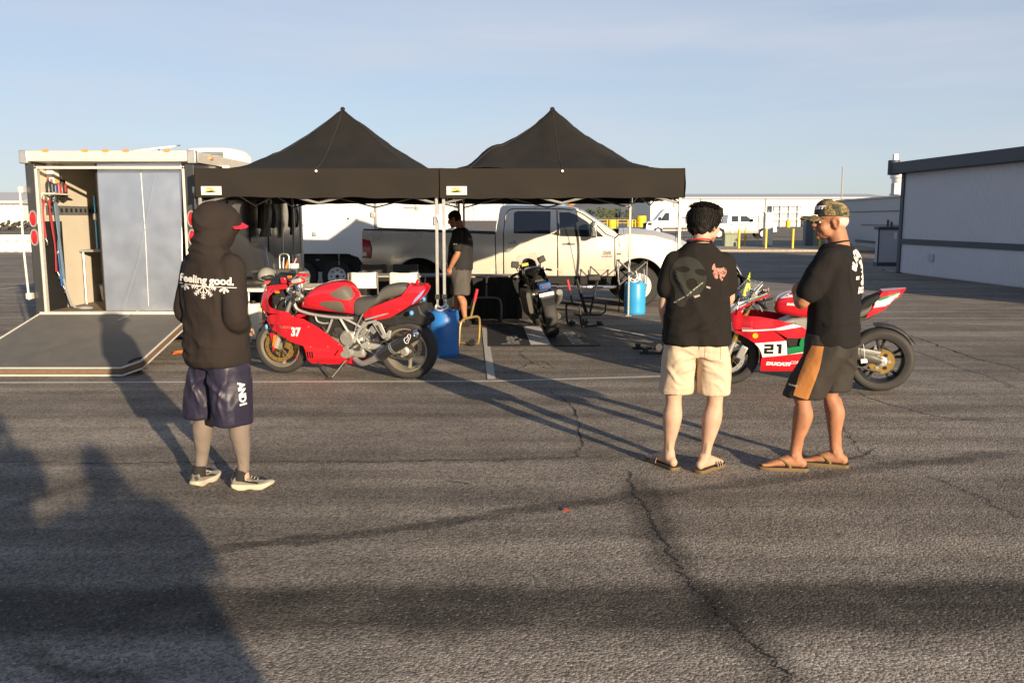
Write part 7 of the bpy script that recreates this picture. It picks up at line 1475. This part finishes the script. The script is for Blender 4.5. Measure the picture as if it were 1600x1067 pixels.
# shoes
M_SOLE = pm('shoe_sole_offwhite', (.40, .36, .28), .8, var=.2, scale=30); M_UPP = pm('shoe_upper_grey', (.17, .15, .13), .8, bump=.3, bscale=400); M_SOCK = pm('sock_black', (.015, .014, .014), .9)
def sneaker(par, x, y, yaw, k=1.0):
    M = Matrix.Translation((x, y, 0)) @ Matrix.Rotation(yaw, 4, 'Z') @ Matrix.Scale(k, 4)
    so = [(-.032, -.085), (.030, -.085), (.040, -.05), (.038, .02), (.048, .10), (.042, .165), (.015, .20), (-.02, .198), (-.043, .16), (-.046, .09), (-.036, .02), (-.040, -.05)]; O = crv(so, 4, True)
    rings = [[M @ Vector((p.x * k_, p.y * k_ + (.006 if z < .01 else 0), z + (.014 * max(0, (p.y - .09) / .1) ** 2) + .006 * math.sin(p.y * 42) * (1 if z < .02 else 0) + .010 * max(0, -p.y / .085))) for p in O] for z, k_ in ((.0, .90), (.012, 1.03), (.030, 1.06), (.040, .97))]
    s_ = MB().loft(rings).obj('shoe', M_SOLE, par, smooth=50)
    up = [[M @ Vector((p.x * w_, p.y * l_ - (1 - l_) * .03, z - dz * max(0, (p.y + .0) / .2))) for p in O] for z, w_, l_, dz in ((.034, .98, .97, 0), (.055, .99, .96, .012), (.075, .92, .88, .05), (.093, .80, .60, .08), (.108, .72, .46, .06), (.112, .62, .42, .05))]
    u_ = MB().loft(up).obj('upper', M_UPP, s_, smooth=60)
    for s in (-1, 1):
        MB().tube([M @ Vector((s * .037, -.03, .075)), M @ Vector((s * .0405, .03, .062)), M @ Vector((s * .0475, .10, .050))], [(.004, .007), (.004, .016), (.004, .013)], 8, flat=(0, 0, 1)).obj('side_stripe', M_SOCK, s_)
        MB().tube([M @ Vector((s * .034, -.082, .06)), M @ Vector((s * .02, -.086, .085))], [(.006, .012)] * 2, 6).obj('heel_patch', M_ENGD, s_)
    for k in range(4): MB().tube([M @ Vector((-.022, .03 + k * .022, .098 - k * .009)), M @ Vector((.0, .032 + k * .022, .103 - k * .009)), M @ Vector((.022, .03 + k * .022, .098 - k * .009))], .0035, 6).obj('lace', M_SOLE, s_)
    MB().tube([M @ Vector((0, -.022, .07)), M @ Vector((0, -.018, .11)), M @ Vector((0, -.012, .145))], [.044, .041, .040], 18).obj('sock', M_SOCK, par)
sneaker(p1, ank[0][0], ank[0][1], R(16), .88); sneaker(p1, ank[1][0], ank[1][1], R(-46), .88); p1.scale = (.985,) * 3
# ------------------------------------------------ 2: dark haired man, black tee, tan shorts
L2 = G(1082, 735); L2.z = 0; Y2 = R(-4)
p2 = person('dark haired man in a printed black tee and tan shorts seen from behind', L2, Y2)
fl, fr = tolocal(L2, Y2, G(1044, 730)), tolocal(L2, Y2, G(1101, 735)); hips = [(-hx, 0, .92), (hx, 0, .92)]; ank = [(fl.x, fl.y, .10), (fr.x, fr.y, .10)]; kn = [(-.135, .02, .49), (.135, .02, .49)]
b = MB(); HM = HEADM((.03, .02, 1.535), R(-46), R(-8)); head_shape(b, HM); limb(b, [(0, -.03, 1.42), (.010, -.02, 1.52), (.025, -.005, 1.62)], [.066, .057, .056])
b.loft(srings([(.86, 0, 0, .14, .10), (1.05, 0, 0, .145, .09), (1.3, 0, 0, .165, .10), (1.45, 0, 0, .15, .07)])); legs(b, hips, kn, ank, 1.04, 1.08)
A2 = [((-.155, -.01, 1.395), (-.215, -.005, 1.12), (-.175, .15, .93)), ((.155, -.01, 1.395), (.208, .06, 1.14), (-.12, .225, 1.20))]
for a in A2: arm(b, *a, 1.0)
hand(b, A2[0][2], (.2, .5, -.8), (1, 0, .2), -1, .5); hand(b, (-.145, .175, 1.20), (-.82, -.56, .08), (.2, -.9, 0), 1, .75)
M2 = [foot(b, ank[0], R(30)), foot(b, ank[1], R(-42))]
mobj('body', remesh(b, .0085, 3), SK1, p2)
b = MB(); b.loft(srings([(1.02, 0, -.005, .155, .11), (.92, 0, -.012, .178, .128), (.84, 0, -.012, .193, .135), (.79, 0, -.01, .18, .115)]))
for s in (-1, 1): b.loft(srings([(.93, s * .088, -.008, .095, .120), (.80, s * .105, -.005, .108, .135), (.66, s * .118, .0, .106, .128), (.535 - .0 * s, s * .125, .005, .105, .122)], 24, .82))
s2 = mobj('shorts', remesh(b, .009, 4, disp=creases([((-.02, .80), (-.17, .74), .014, .018), ((-.03, .83), (-.18, .86), .010, .02), ((.03, .81), (.19, .73), .014, .02), ((.02, .78), (.12, .68), .012, .016), ((-.04, .74), (-.16, .65), .012, .018), ((.05, .72), (.2, .62), .011, .02), ((-.2, .70), (-.08, .60), .010, .016), ((.09, .62), (.2, .56), .009, .016), ((-.15, .60), (-.05, .56), .008, .014), ((.04, .86), (.17, .90), .008, .02)], cloth_noise(3, .8, .9, .8))), M_TAN, p2)
for s in (-1, 1): MB().tube([(s * .125 + .1065 * math.copysign(abs(math.cos(t)) ** .82, math.cos(t)), .005 + .1235 * math.copysign(abs(math.sin(t)) ** .82, math.sin(t)), .555) for t in [2 * math.pi * k / 36 for k in range(36)]], .0022, 5, closed=True).obj('hem_seam', M_TAN, p2)
MB().tube(crv([(0, -.158, .97), (0.0, -.162, .90), (0, -.150, .84), (0, -.11, .78)], 4), .003, 5).obj('centre_seam', M_TAN, p2)
fpk = on_cloth(s2, (0, 1, 0), (.085, -.2, .84)); decal('back_pocket', poly2d([(-.05, .05), (.055, .05), (.055, .046), (-.05, .046)], [(-.05, .05), (-.046, .05), (-.046, -.06), (-.05, -.06)], [(.051, .05), (.055, .05), (.055, -.06), (.051, -.06)], [(-.05, -.06), (.0, -.075), (0, -.071), (-.05, -.056)], [(.055, -.06), (.0, -.075), (0, -.071), (.055, -.056)]), fpk, pm('tan_stitching', (.44, .33, .23), .9), p2, .02)
b = MB(); b.loft(srings([(.87, 0, -.012, .222, .172), (.95, 0, -.012, .214, .162), (1.1, 0, -.012, .205, .15), (1.25, 0, -.012, .20, .15), (1.34, 0, -.012, .20, .142), (1.41, 0, -.01, .182, .12), (1.462, 0, -.01, .135, .095), (1.515, 0, -.008, .085, .075)], 32))
for sh_, el, wr in A2: sh_, el = Vector(sh_), Vector(el); limb(b, [sh_ + Vector((0, 0, -.005)), sh_.lerp(el, .3), sh_.lerp(el, .62)], [.074, .074, .073], 18)
t2 = mobj('tee_shirt', remesh(b, .009, 9, .55, disp=creases([((-.16, .93), (.10, 1.02), .012, .02), ((.0, .97), (.19, 1.06), .012, .02), ((-.19, 1.02), (.0, 1.09), .010, .022), ((.02, .90), (.2, .95), .009, .018), ((-.15, 1.36), (-.10, 1.16), .010, .02), ((.15, 1.36), (.11, 1.18), .010, .02), ((-.17, 1.10), (.12, 1.20), .007, .025), ((.05, 1.10), (.19, 1.17), .008, .02)], cloth_noise(7, .8, .85))), M_TEE, p2)
MB().tube([(.0 + .072 * math.cos(t), -.005 + .068 * math.sin(t), 1.522 - .012 * math.sin(t)) for t in [2 * math.pi * k / 32 for k in range(32)]], [(.006, .012)] * 32, 8, flat=(0, 0, 1), closed=True).obj('collar', M_TEE, p2); MB().tube([(.0 + .076 * math.cos(t), -.012 + .070 * math.sin(t), 1.535 - .014 * math.sin(t)) for t in [math.pi + math.pi * k / 20 for k in range(21)]], [(.005, .009)] * 21, 8, flat=(0, 0, 1)).obj('lanyard', pm('lanyard_red', (.50, .04, .06), .7), p2)
dl = Matrix.Rotation(-Y2, 3, 'Z') @ Vector((-.2, 1, 0)).normalized(); F2 = on_cloth(t2, dl, tolocal(L2, Y2, AT(1086, 440, 5.5)))
M_MSK = pm('print_mask_grey', (.021, .022, .0175), .9, var=.5, scale=140, stretch=(3, 3, .6)); M_TIG = pm('print_pink', (.36, .16, .13), .85, var=.5, scale=70)
ovl = lambda cx_, cy_, a, b_, r0=0, n=20: [(cx_ + a * math.cos(t) * math.cos(r0) - b_ * math.sin(t) * math.sin(r0), cy_ + a * math.cos(t) * math.sin(r0) + b_ * math.sin(t) * math.cos(r0)) for t in [2 * math.pi * k / n for k in range(n)]]
mv, mf = tri2d(crv([(-.10, .08), (-.06, .135), (.0, .15), (.05, .12), (.085, .05), (.08, -.02), (.05, -.08), (-.01, -.10), (-.04, -.16), (-.08, -.15), (-.085, -.06), (-.105, .0)], 4, True), .012, [ovl(-.045, .072, .036, .019), ovl(.055, .055, .038, .02, -.25), ovl(.0, -.02, .033, .038)]); decal('print_mask', (mv, mf), F2, M_MSK, p2)
decal('print_blade', poly2d([(-.09, -.14), (.065, -.005), (.068, -.012), (-.085, -.146)], [(.01, -.095), (.05, -.085), (.052, -.096), (.02, -.108)], [(.09, -.03), (.115, -.04), (.11, -.05), (.085, -.04)]), F2, pm('print_pale', (.28, .25, .20), .8), p2, .02)
rnd = random.Random(8); tg = crv([(.125, .085), (.145, .11), (.15, .085), (.19, .08), (.215, .085), (.225, .05), (.20, .02), (.185, .0), (.17, .02), (.145, .015), (.13, .04)], 3, True)
hl = [ovl(rnd.uniform(.14, .21), rnd.uniform(.02, .075), .008, .003, rnd.uniform(0, 3), 6) for _ in range(1)]
tv, tf = tri2d(tg, .008); tf = [f_ for f_ in tf if mnoise.noise(Vector(((tv[f_[0]].x) * 75, tv[f_[0]].y * 75, 3))) > -.18]; decal('print_animal_head', (tv, tf), F2, M_TIG, p2)
b = MB(); Eh = lambda c, r: b.ell(c, r, 22, 14, M=HM)
Eh((0, -.022, .150), (.096, .116, .100)); Eh((0, -.052, .098), (.088, .078, .082)); Eh((0, .035, .19), (.086, .082, .056))
mobj('hair', remesh(b, .008, 3, disp=lambda p: .011 * mnoise.noise(p * 34) + .006 * mnoise.noise(p * 90) + .004 * mnoise.noise(Vector((p.x * 260, p.y * 260, p.z * 60)))), M_HAIRB, p2); hairdo(p2, M_HAIRB, HM @ Matrix.Translation((0, -.006, -.006)) @ Matrix.Diagonal((1.16, 1.12, 1.04, 1)), 6500, 5, .10, .045, .35)
eyes(p2, HM)
M_SAN = pm('sandal_brown', (.13, .085, .035), .7); M_SAN2 = pm('sandal_top_dark', (.04, .032, .026), .8)
def sandal(par, M, strap, kind):
    so = [(-.034, -.088), (.034, -.088), (.042, -.04), (.040, .03), (.052, .11), (.046, .185), (.01, .232), (-.035, .228), (-.052, .16), (-.046, .06), (-.040, -.03)]; O = crv(so, 4, True)
    M = M @ Matrix.Translation((0, 0, -.018)); s_ = MB().loft([[M @ Vector((p.x * k_, p.y * k_, z)) for p in O] for z, k_ in ((.0, .97), (.012, 1.0), (.017, 1.0), (.022, .97))]).obj('sandal', M_SAN, par, smooth=40)
    MB().add([M @ Vector((p.x * .96, p.y * .97, .0232)) for p in O], [tuple(range(len(O)))]).obj('footbed', M_SAN2, s_, smooth=0)
    if kind == 'v':
        for s in (-1, 1): MB().tube([M @ Vector(p) for p in crv([(-.012, .15, .03), (-.005, .135, .052), (s * .03 - .005, .09, .075), (s * .045, .04, .045), (s * .046, .03, .024)], 4)], [(.010, .004)] * 17, 6, flat=(0, 1, 0)).obj('strap', strap, s_)
    else:
        for y0 in (.075, .10, .125): MB().tube([M @ Vector(p) for p in crv([(-.055, y0, .02), (-.048, y0, .05), (-.015, y0 + .004, .077 - (y0 - .07) * .3), (.02, y0, .072 - (y0 - .07) * .3), (.05, y0, .045), (.056, y0, .02)], 4)], [(.010, .004)] * 21, 6, flat=(0, 1, 0)).obj('strap', strap, s_)
M_STRP = pm('sandal_strap_grey', (.30, .27, .25), .8, var=.4, scale=120)
for m in M2: sandal(p2, m, M_STRP, 'x')
# ------------------------------------------------ 3: man with camouflage cap, arms crossed
L3 = G(1288, 735); L3.z = 0; Y3 = R(56)
p3 = person('man in camouflage cap and black tee standing with crossed arms', L3, Y3)
fl, fr = tolocal(L3, Y3, G(1240, 734)), tolocal(L3, Y3, G(1304, 728)); hips = [(-hx, 0, .92), (hx, 0, .92)]; ank = [(fl.x, fl.y, .10), (fr.x, fr.y, .10)]; kn = [(-.12 + fl.x * .1, fl.y * .55 + .03, .50), (.11 + fr.x * .1, fr.y * .6 + .03, .50)]
b = MB(); HM3 = HEADM((0, .035, 1.545), R(30), R(-2)); head_shape(b, HM3); limb(b, [(0, -.035, 1.43), (0, -.015, 1.53), (0.0, .012, 1.62)], [.072, .064, .062])
b.loft(srings([(.86, 0, 0, .15, .11), (1.05, 0, 0, .15, .11), (1.3, 0, 0, .17, .11), (1.45, 0, 0, .155, .08)])); legs(b, hips, kn, ank, .97, 1.06)
A3 = [((-.175, 0, 1.42), (-.235, .13, 1.15), (.05, .25, 1.17)), ((.175, 0, 1.42), (.235, .15, 1.17), (.0, .245, 1.20))]
for a in A3: arm(b, *a, 1.15)
hand(b, A3[0][2], (.9, -.1, .1), (0, -1, 0), -1, .35); hand(b, A3[1][2], (-.9, -.15, .12), (0, -1, 0), 1, .45)
w2l = lambda deg: R(deg) - Y3
M3 = [foot(b, ank[0], w2l(80)), foot(b, ank[1], w2l(70))]
mobj('body', remesh(b, .008, 2), SK2, p3); eyes(p3, HM3)
b = MB(); b.loft(srings([(1.02, 0, -.0, .16, .115), (.92, 0, -.005, .182, .135), (.84, 0, -.005, .197, .143), (.79, 0, -.005, .18, .12)]))
for s, k_ in ((-1, kn[0]), (1, kn[1])): b.loft(srings([(.93, s * .09, -.005, .105, .138), (.80, s * .105, 0, .112, .138), (.66, s * .06 + k_[0] * .5, k_[1] * .6, .116, .13), (.52 if s < 0 else .535, k_[0], k_[1], .122, .130)], 24, .88))
s3 = mobj('shorts', remesh(b, .009, 5, disp=creases([((-.02, .78), (-.15, .64), .010, .018), ((.03, .78), (.15, .62), .010, .018), ((.1, .76), (.09, .54), .011, .016), ((-.12, .74), (-.11, .54), .009, .016)], cloth_noise(12, .9, .9, .5))), M_SHB, p3)
# orange panel wrapped on the left leg side
vd = Matrix.Rotation(-Y3, 3, 'Z') @ Vector((.12, 1, 0)).normalized(); c0 = tolocal(L3, Y3, AT(1270, 580, 5.55)); FP = on_cloth(s3, vd, c0, off=.004)
sc3 = 5.6 / 1367; pv, pf = tri2d([((x - 1270) * sc3, -(y - 580) * sc3) for x, y in [(1268, 540), (1284, 540), (1278, 575), (1266, 618), (1264, 626), (1243, 620), (1250, 590), (1260, 560)]], .012); decal('orange_panel', (pv, pf), FP, M_SHO, p3)
decal('label_text', text2d('HURLEY', .012, .001, 0), lambda a, c: FP((1238 - 1270) * sc3 + a, -(606 - 580) * sc3 + c), M_PRW, p3, .01)
b = MB(); b.loft(srings([(.86, 0, -.012, .204, .166), (.95, 0, -.012, .197, .158), (1.1, 0, -.012, .194, .149), (1.25, 0, -.014, .204, .150), (1.36, 0, -.015, .214, .148), (1.43, 0, -.012, .20, .126), (1.478, 0, -.01, .155, .10), (1.515, 0, -.004, .09, .08)], 32))
for sh_, el, wr in A3: sh_, el = Vector(sh_), Vector(el); limb(b, [sh_ + Vector((0, 0, -.005)), sh_.lerp(el, .35), sh_.lerp(el, .74)], [.078, .080, .077], 18)
t3 = mobj('tee_shirt', remesh(b, .009, 9, .55, disp=creases([((-.16, .93), (.14, .98), .010, .02), ((-.18, 1.0), (.10, 1.10), .011, .022), ((-.15, 1.38), (-.12, 1.15), .012, .02), ((.16, 1.36), (.10, 1.15), .010, .02), ((-.05, 1.06), (.18, 1.16), .008, .02)], cloth_noise(15, .8, .85))), M_TEE2, p3)
MB().tube([(.078 * math.cos(t), .002 + .074 * math.sin(t), 1.522 - .014 * math.sin(t)) for t in [2 * math.pi * k / 32 for k in range(32)]], [(.006, .012)] * 32, 8, flat=(0, 0, 1), closed=True).obj('collar', M_TEE2, p3)
dl = Matrix.Rotation(-Y3, 3, 'Z') @ Vector((-.5, 1, 0)).normalized(); F3 = on_cloth(t3, dl, tolocal(L3, Y3, AT(1313, 415, 5.8)))
def arc_text(body, size, r, a0, fn):
    vs, fs = text2d(body, size, .004, 0, 'CENTER', sx=.8); return [Vector(((r + v.y) * math.sin(v.x / r + a0), (r + v.y) * math.cos(v.x / r + a0) - r)) for v in vs], fs
vv, ff = arc_text('BLACKWATER', .062, .13, 0, None); decal('print_text', ([v + Vector((0, .065)) for v in vv], ff), F3, M_PRW, p3, .015)
decal('print_text', text2d('DOCK', .052, .004, 0, 'CENTER', sx=.75), lambda a, c: F3(a, c - .165), M_PRW, p3, .015); decal('print_text', text2d('EST.', .026, .002, 0, 'CENTER'), lambda a, c: F3(a - .085, c - .075), M_PRW, p3, .015)
em = [crv([(-.03, .035), (.02, .045), (.04, .01), (.03, -.03), (.045, -.06), (.05, -.1), (.02, -.115), (-.01, -.12), (-.035, -.1), (-.02, -.075), (-.04, -.06), (-.015, -.04), (-.05, -.03), (-.02, -.015), (-.055, .0), (-.02, .01), (-.06, .03)], 3, True)]
ev, ef = tri2d([tuple(p) for p in em[0]], .012); decal('print_emblem', (ev, ef), F3, M_PRW, p3); decal('print_rays', poly2d(*[[(.055 * math.sin(a) * .9, .0 + .055 * math.cos(a)), (.085 * math.sin(a - .04), .085 * math.cos(a - .04)), (.085 * math.sin(a + .04), .085 * math.cos(a + .04))] for a in [-.9 + .2 * k for k in range(10)]]), F3, M_PRW, p3, .02)
# cap
def camo():
    m = pm('camouflage_cloth', (.2, .15, .08), .85, bump=.15, bscale=600); n, l = m.node_tree.nodes, m.node_tree.links
    t = n.new('ShaderNodeTexCoord'); nz_ = n.new('ShaderNodeTexNoise'); nz_.inputs['Scale'].default_value = 24; nz_.inputs['Detail'].default_value = 3; nz_.inputs['Distortion'].default_value = .8; l.new(t.outputs['Object'], nz_.inputs[0]); cr_ = n.new('ShaderNodeValToRGB'); cr_.color_ramp.interpolation = 'CONSTANT'
    el = cr_.color_ramp.elements; el[0].position = 0; el[0].color = (.03, .022, .014, 1); el[1].position = .40; el[1].color = (.055, .07, .025, 1)
    for p_, c_ in ((.48, (.22, .155, .08, 1)), (.56, (.11, .06, .03, 1)), (.63, (.08, .09, .035, 1))): e = el.new(p_); e.color = c_
    l.new(nz_.outputs[0], cr_.inputs[0]); l.new(cr_.outputs[0], n['Principled BSDF'].inputs['Base Color']); return m
M_CAMO = camo(); rings = []
for k in range(9):
    f_ = k / 8; r_ = math.cos(f_ * math.pi / 2 * .97) ** .55; rings.append([HM3 @ Vector((.087 * r_ * math.cos(t), -.006 + (.110 * r_) * math.sin(t), .150 + .098 * math.sin(f_ * math.pi / 2) + .012 * math.sin(t) * (1 - f_) + .012 * math.sin(t) * f_)) for t in [2 * math.pi * i / 36 for i in range(36)]])
cp = MB().loft(rings).obj('cap', M_CAMO, p3, smooth=60); MB().ell((0, -.0, .25), (.010, .010, .006), 10, 6, M=HM3).obj('cap_button', M_CAMO, cp); vs = []
for i in range(6):
    for k in range(13): f_ = k / 12 * 2 - 1; q = i / 5; vs.append(HM3 @ Vector(((.080 + .004 * q) * f_ * (1 - .12 * q), .055 + .05 * math.sqrt(max(0, 1 - f_ * f_)) + q * .092 * (1 - .25 * f_ * f_), .156 - .022 * f_ * f_ - .016 * q)))
br_ = MB().add(vs, [(i * 13 + k, i * 13 + k + 1, (i + 1) * 13 + k + 1, (i + 1) * 13 + k) for i in range(5) for k in range(12)]).obj('cap_brim', M_CAMO, cp, solid=.005)
bvc = BVHTree.FromPolygons([v.co[:] for v in cp.data.vertices], [tuple(p.vertices) for p in cp.data.polygons])
def capmap(a, h, off=.003):
    d = HM3.to_3x3() @ Vector((math.sin(a), math.cos(a), 0)); o = HM3 @ Vector((0, -.006, h)); r = bvc.ray_cast(o + d * .3, -d); return r[0] + d * off if r[0] else o + d * .1
pv, pf = tri2d([(-.072, .158), (.072, .158), (.068, .2), (.045, .238), (-.045, .238), (-.068, .2)], .012); decal('cap_front_panel', (pv, pf), lambda x, h: capmap(x / .085, h), M_BLKP, cp)
decal('cap_text', text2d('HURST', .030, .002, .15, 'CENTER', sx=1.45), lambda x, y: capmap(-x / .085, .196 + y * .95, .0045), M_PRW, cp, .01); decal('cap_text', text2d('gone fishing', .013, .0005, .2, 'CENTER', sx=1.1), lambda x, y: capmap(-x / .085, .176 + y, .0045), M_PRW, cp, .01) if False else None
b = MB(); b.ell((0, -.028, .115), (.0775, .085, .062), 22, 14, M=HM3); mobj('hair', remesh(b, .006, 2), M_HAIRG, p3)
for m in M3: sandal(p3, m, pm('sandal_strap_olive', (.20, .14, .05), .7), 'v')
# ------------------------------------------------ 4: man in black polo under the canopy
L4 = Vector((-.80, 13.75, 0)); Y4 = R(78)
p4 = person('man in black polo and grey cargo shorts standing in profile under the canopy', L4, Y4)
ank = [(-.12, -.10, .10), (.11, .12, .10)]; kn = [(-.11, -.01, .5), (.11, .10, .5)]
b = MB(); HM4 = HEADM((0, .06, 1.555), R(0), R(-22)); head_shape(b, HM4); limb(b, [(0, -.02, 1.44), (0, .01, 1.54), (0, .04, 1.63)], [.070, .062, .06])
b.loft(srings([(.86, 0, 0, .15, .12), (1.05, 0, .02, .16, .13), (1.3, 0, 0, .17, .12), (1.45, 0, 0, .155, .08)])); legs(b, [(-hx, 0, .92), (hx, 0, .92)], kn, ank, 1.08)
A4 = [((-.20, .0, 1.44), (-.27, -.02, 1.15), (-.25, .10, .93)), ((.20, 0, 1.44), (.27, .0, 1.15), (.26, .12, .93))]
for i, a in enumerate(A4): arm(b, *a, 1.2); hand(b, a[2], (0, .25, -.95), (1 if i == 0 else -1, 0, 0), -1 if i == 0 else 1, .45)
for i, a in enumerate(ank): foot(b, a, R(0), toes=False, lift=.02)
mobj('body', remesh(b, .010, 2), SK2, p4); eyes(p4, HM4)
b = MB(); b.loft(srings([(1.02, 0, .01, .18, .15), (.92, 0, .0, .20, .165), (.82, 0, 0, .19, .14)]))
for s in (-1, 1): b.loft(srings([(.93, s * .09, 0, .11, .15), (.75, s * .105, .0 + s * .02, .115, .145), (.50, s * .115, .02 + s * .05, .118, .135)], 24, .88))
mobj('shorts', remesh(b, .011, 4, disp=cloth_noise(22, 1.2)), M_CARGO, p4)
b = MB(); b.loft(srings([(.88, 0, .0, .205, .175), (1.0, 0, .005, .208, .19), (1.15, 0, .005, .21, .185), (1.3, 0, -.005, .225, .165), (1.40, 0, -.01, .225, .14), (1.46, 0, -.01, .17, .11), (1.52, 0, .0, .085, .08)], 32))
for sh_, el, wr in A4: sh_, el = Vector(sh_), Vector(el); limb(b, [sh_, sh_.lerp(el, .35), sh_.lerp(el, .72)], [.082, .082, .08], 16)
t4 = mobj('polo_shirt', remesh(b, .010, 4, disp=cloth_noise(25, 1.0)), M_POLO, p4)
MB().tube([(.085 * math.cos(t), .005 + .08 * math.sin(t), 1.515 - .01 * math.sin(t)) for t in [2 * math.pi * k / 28 for k in range(28)]], [(.008, .02)] * 28, 8, flat=(0, 0, 1), closed=True).obj('collar', M_POLO, p4)
FS = on_cloth(t4, (1, 0, 0), (-.3, .0, 1.28)); decal('sleeve_print', poly2d([(-.03, .0), (.03, .0), (.03, .012), (-.03, .012)]), FS, M_PRW, p4, .02); FB = on_cloth(t4, (0, 1, 0), (0, -.3, 1.34)); decal('back_print', text2d('RACING', .05, .003, 0, 'CENTER', sx=1.1), FB, pm('print_dim', (.15, .15, .15), .8), p4, .03)
b = MB(); b.ell((0, -.022, .158), (.083, .103, .092), 22, 14, M=HM4); b.ell((0, -.05, .105), (.077, .065, .06), 18, 12, M=HM4); mobj('hair', remesh(b, .008, 2, disp=lambda p: .004 * mnoise.noise(p * 50)), M_HAIRB, p4); hairdo(p4, M_HAIRB, HM4, 1500, 6, .11, .03, .4)
gl_ = MB()
for s in (-1, 1): gl_.tube([HM4 @ Vector((s * .034 + .022 * math.cos(t), .098, .112 + .016 * math.sin(t))) for t in [2 * math.pi * k / 16 for k in range(16)]], .0022, 6, closed=True); gl_.tube([HM4 @ Vector((s * .056, .095, .115)), HM4 @ Vector((s * .082, .0, .115))], .002, 6)
gl_.obj('glasses', M_STEEL, p4)
for a in ank: sneaker(p4, a[0], a[1], 0)
for o_ in list(p4.children):
    if o_.name.startswith('shoe'):
        o_.data.materials[0] = M_SOCK
        for c_ in o_.children: c_.data.materials[0] = M_SOCK
# ------------------------------------------------ people behind the viewpoint whose shadows fall into the picture
def bystander(label, loc, yaw, armsup, mat):
    p = person(label, loc, yaw); ank = [(-.14, 0, .10), (.14, 0, .10)]; kn = [(-.12, .02, .5), (.12, .02, .5)]
    b = MB(); HMx = HEADM((0, .02, 1.545), 0, 0); head_shape(b, HMx); limb(b, [(0, -.02, 1.44), (0, -.01, 1.54), (0, .0, 1.63)], [.07, .06, .06]); b.loft(srings([(.86, 0, 0, .14, .10), (1.3, 0, 0, .165, .10), (1.45, 0, 0, .15, .07)])); legs(b, [(-hx, 0, .92), (hx, 0, .92)], kn, ank)
    A = [((-.19, 0, 1.43), (-.27, .08, 1.26), (-.07, .20, 1.52)), ((.19, 0, 1.43), (.27, .08, 1.26), (.07, .20, 1.52))] if armsup else [((-.19, 0, 1.43), (-.27, -.02, 1.14), (-.22, .14, .95)), ((.19, 0, 1.43), (.27, -.02, 1.14), (.22, .14, .95))]
    for i, a in enumerate(A): arm(b, *a, 1.1); hand(b, a[2], (0, .3, .9 if armsup else -.9), (1 if i == 0 else -1, 0, 0), -1 if i == 0 else 1, .6)
    for a in ank: foot(b, a, 0)
    mobj('body', remesh(b, .012, 2), SK1, p)
    b = MB(); b.loft(srings([(.875, 0, -.01, .22, .16), (1.1, 0, -.01, .22, .155), (1.3, 0, -.01, .235, .155), (1.42, 0, -.01, .215, .13), (1.49, 0, -.01, .12, .09)], 28))
    for sh_, el, wr in A: limb(b, [sh_, Vector(sh_).lerp(Vector(el), .6)], [.085, .078], 14)
    mobj('shirt', remesh(b, .012, 4, disp=cloth_noise(31)), mat, p)
    b = MB(); b.loft(srings([(1.0, 0, 0, .17, .13), (.9, 0, 0, .195, .145), (.8, 0, 0, .19, .13)]))
    for s in (-1, 1): b.loft(srings([(.92, s * .09, 0, .105, .135), (.55, s * .125, .01, .11, .125)], 20))
    mobj('shorts', remesh(b, .012, 4), M_CARGO, p); b = MB(); b.ell((0, -.022, .158), (.086, .104, .094), 18, 12, M=HMx); mobj('hair', remesh(b, .010, 2), M_HAIRB, p)
    for a in ank: sneaker(p, a[0], a[1], 0)
    return p
bystander('person standing behind the viewer and casting the leftmost shadow on the asphalt', (.12, -.55, 0), R(20), True, M_CARGO)
bystander('shorter added person behind the viewer filling the shadow gap between the two others', (.98, -1.75, 0), R(15), False, M_HOOD).scale = (.95,) * 3  # extra figure, added to close the gap between the two shadows
bystander('person standing further back whose broad shadow covers the lower left asphalt', (1.66, -1.95, 0), R(25), True, M_TEE).scale = (1.16, 1.16, 1.03)
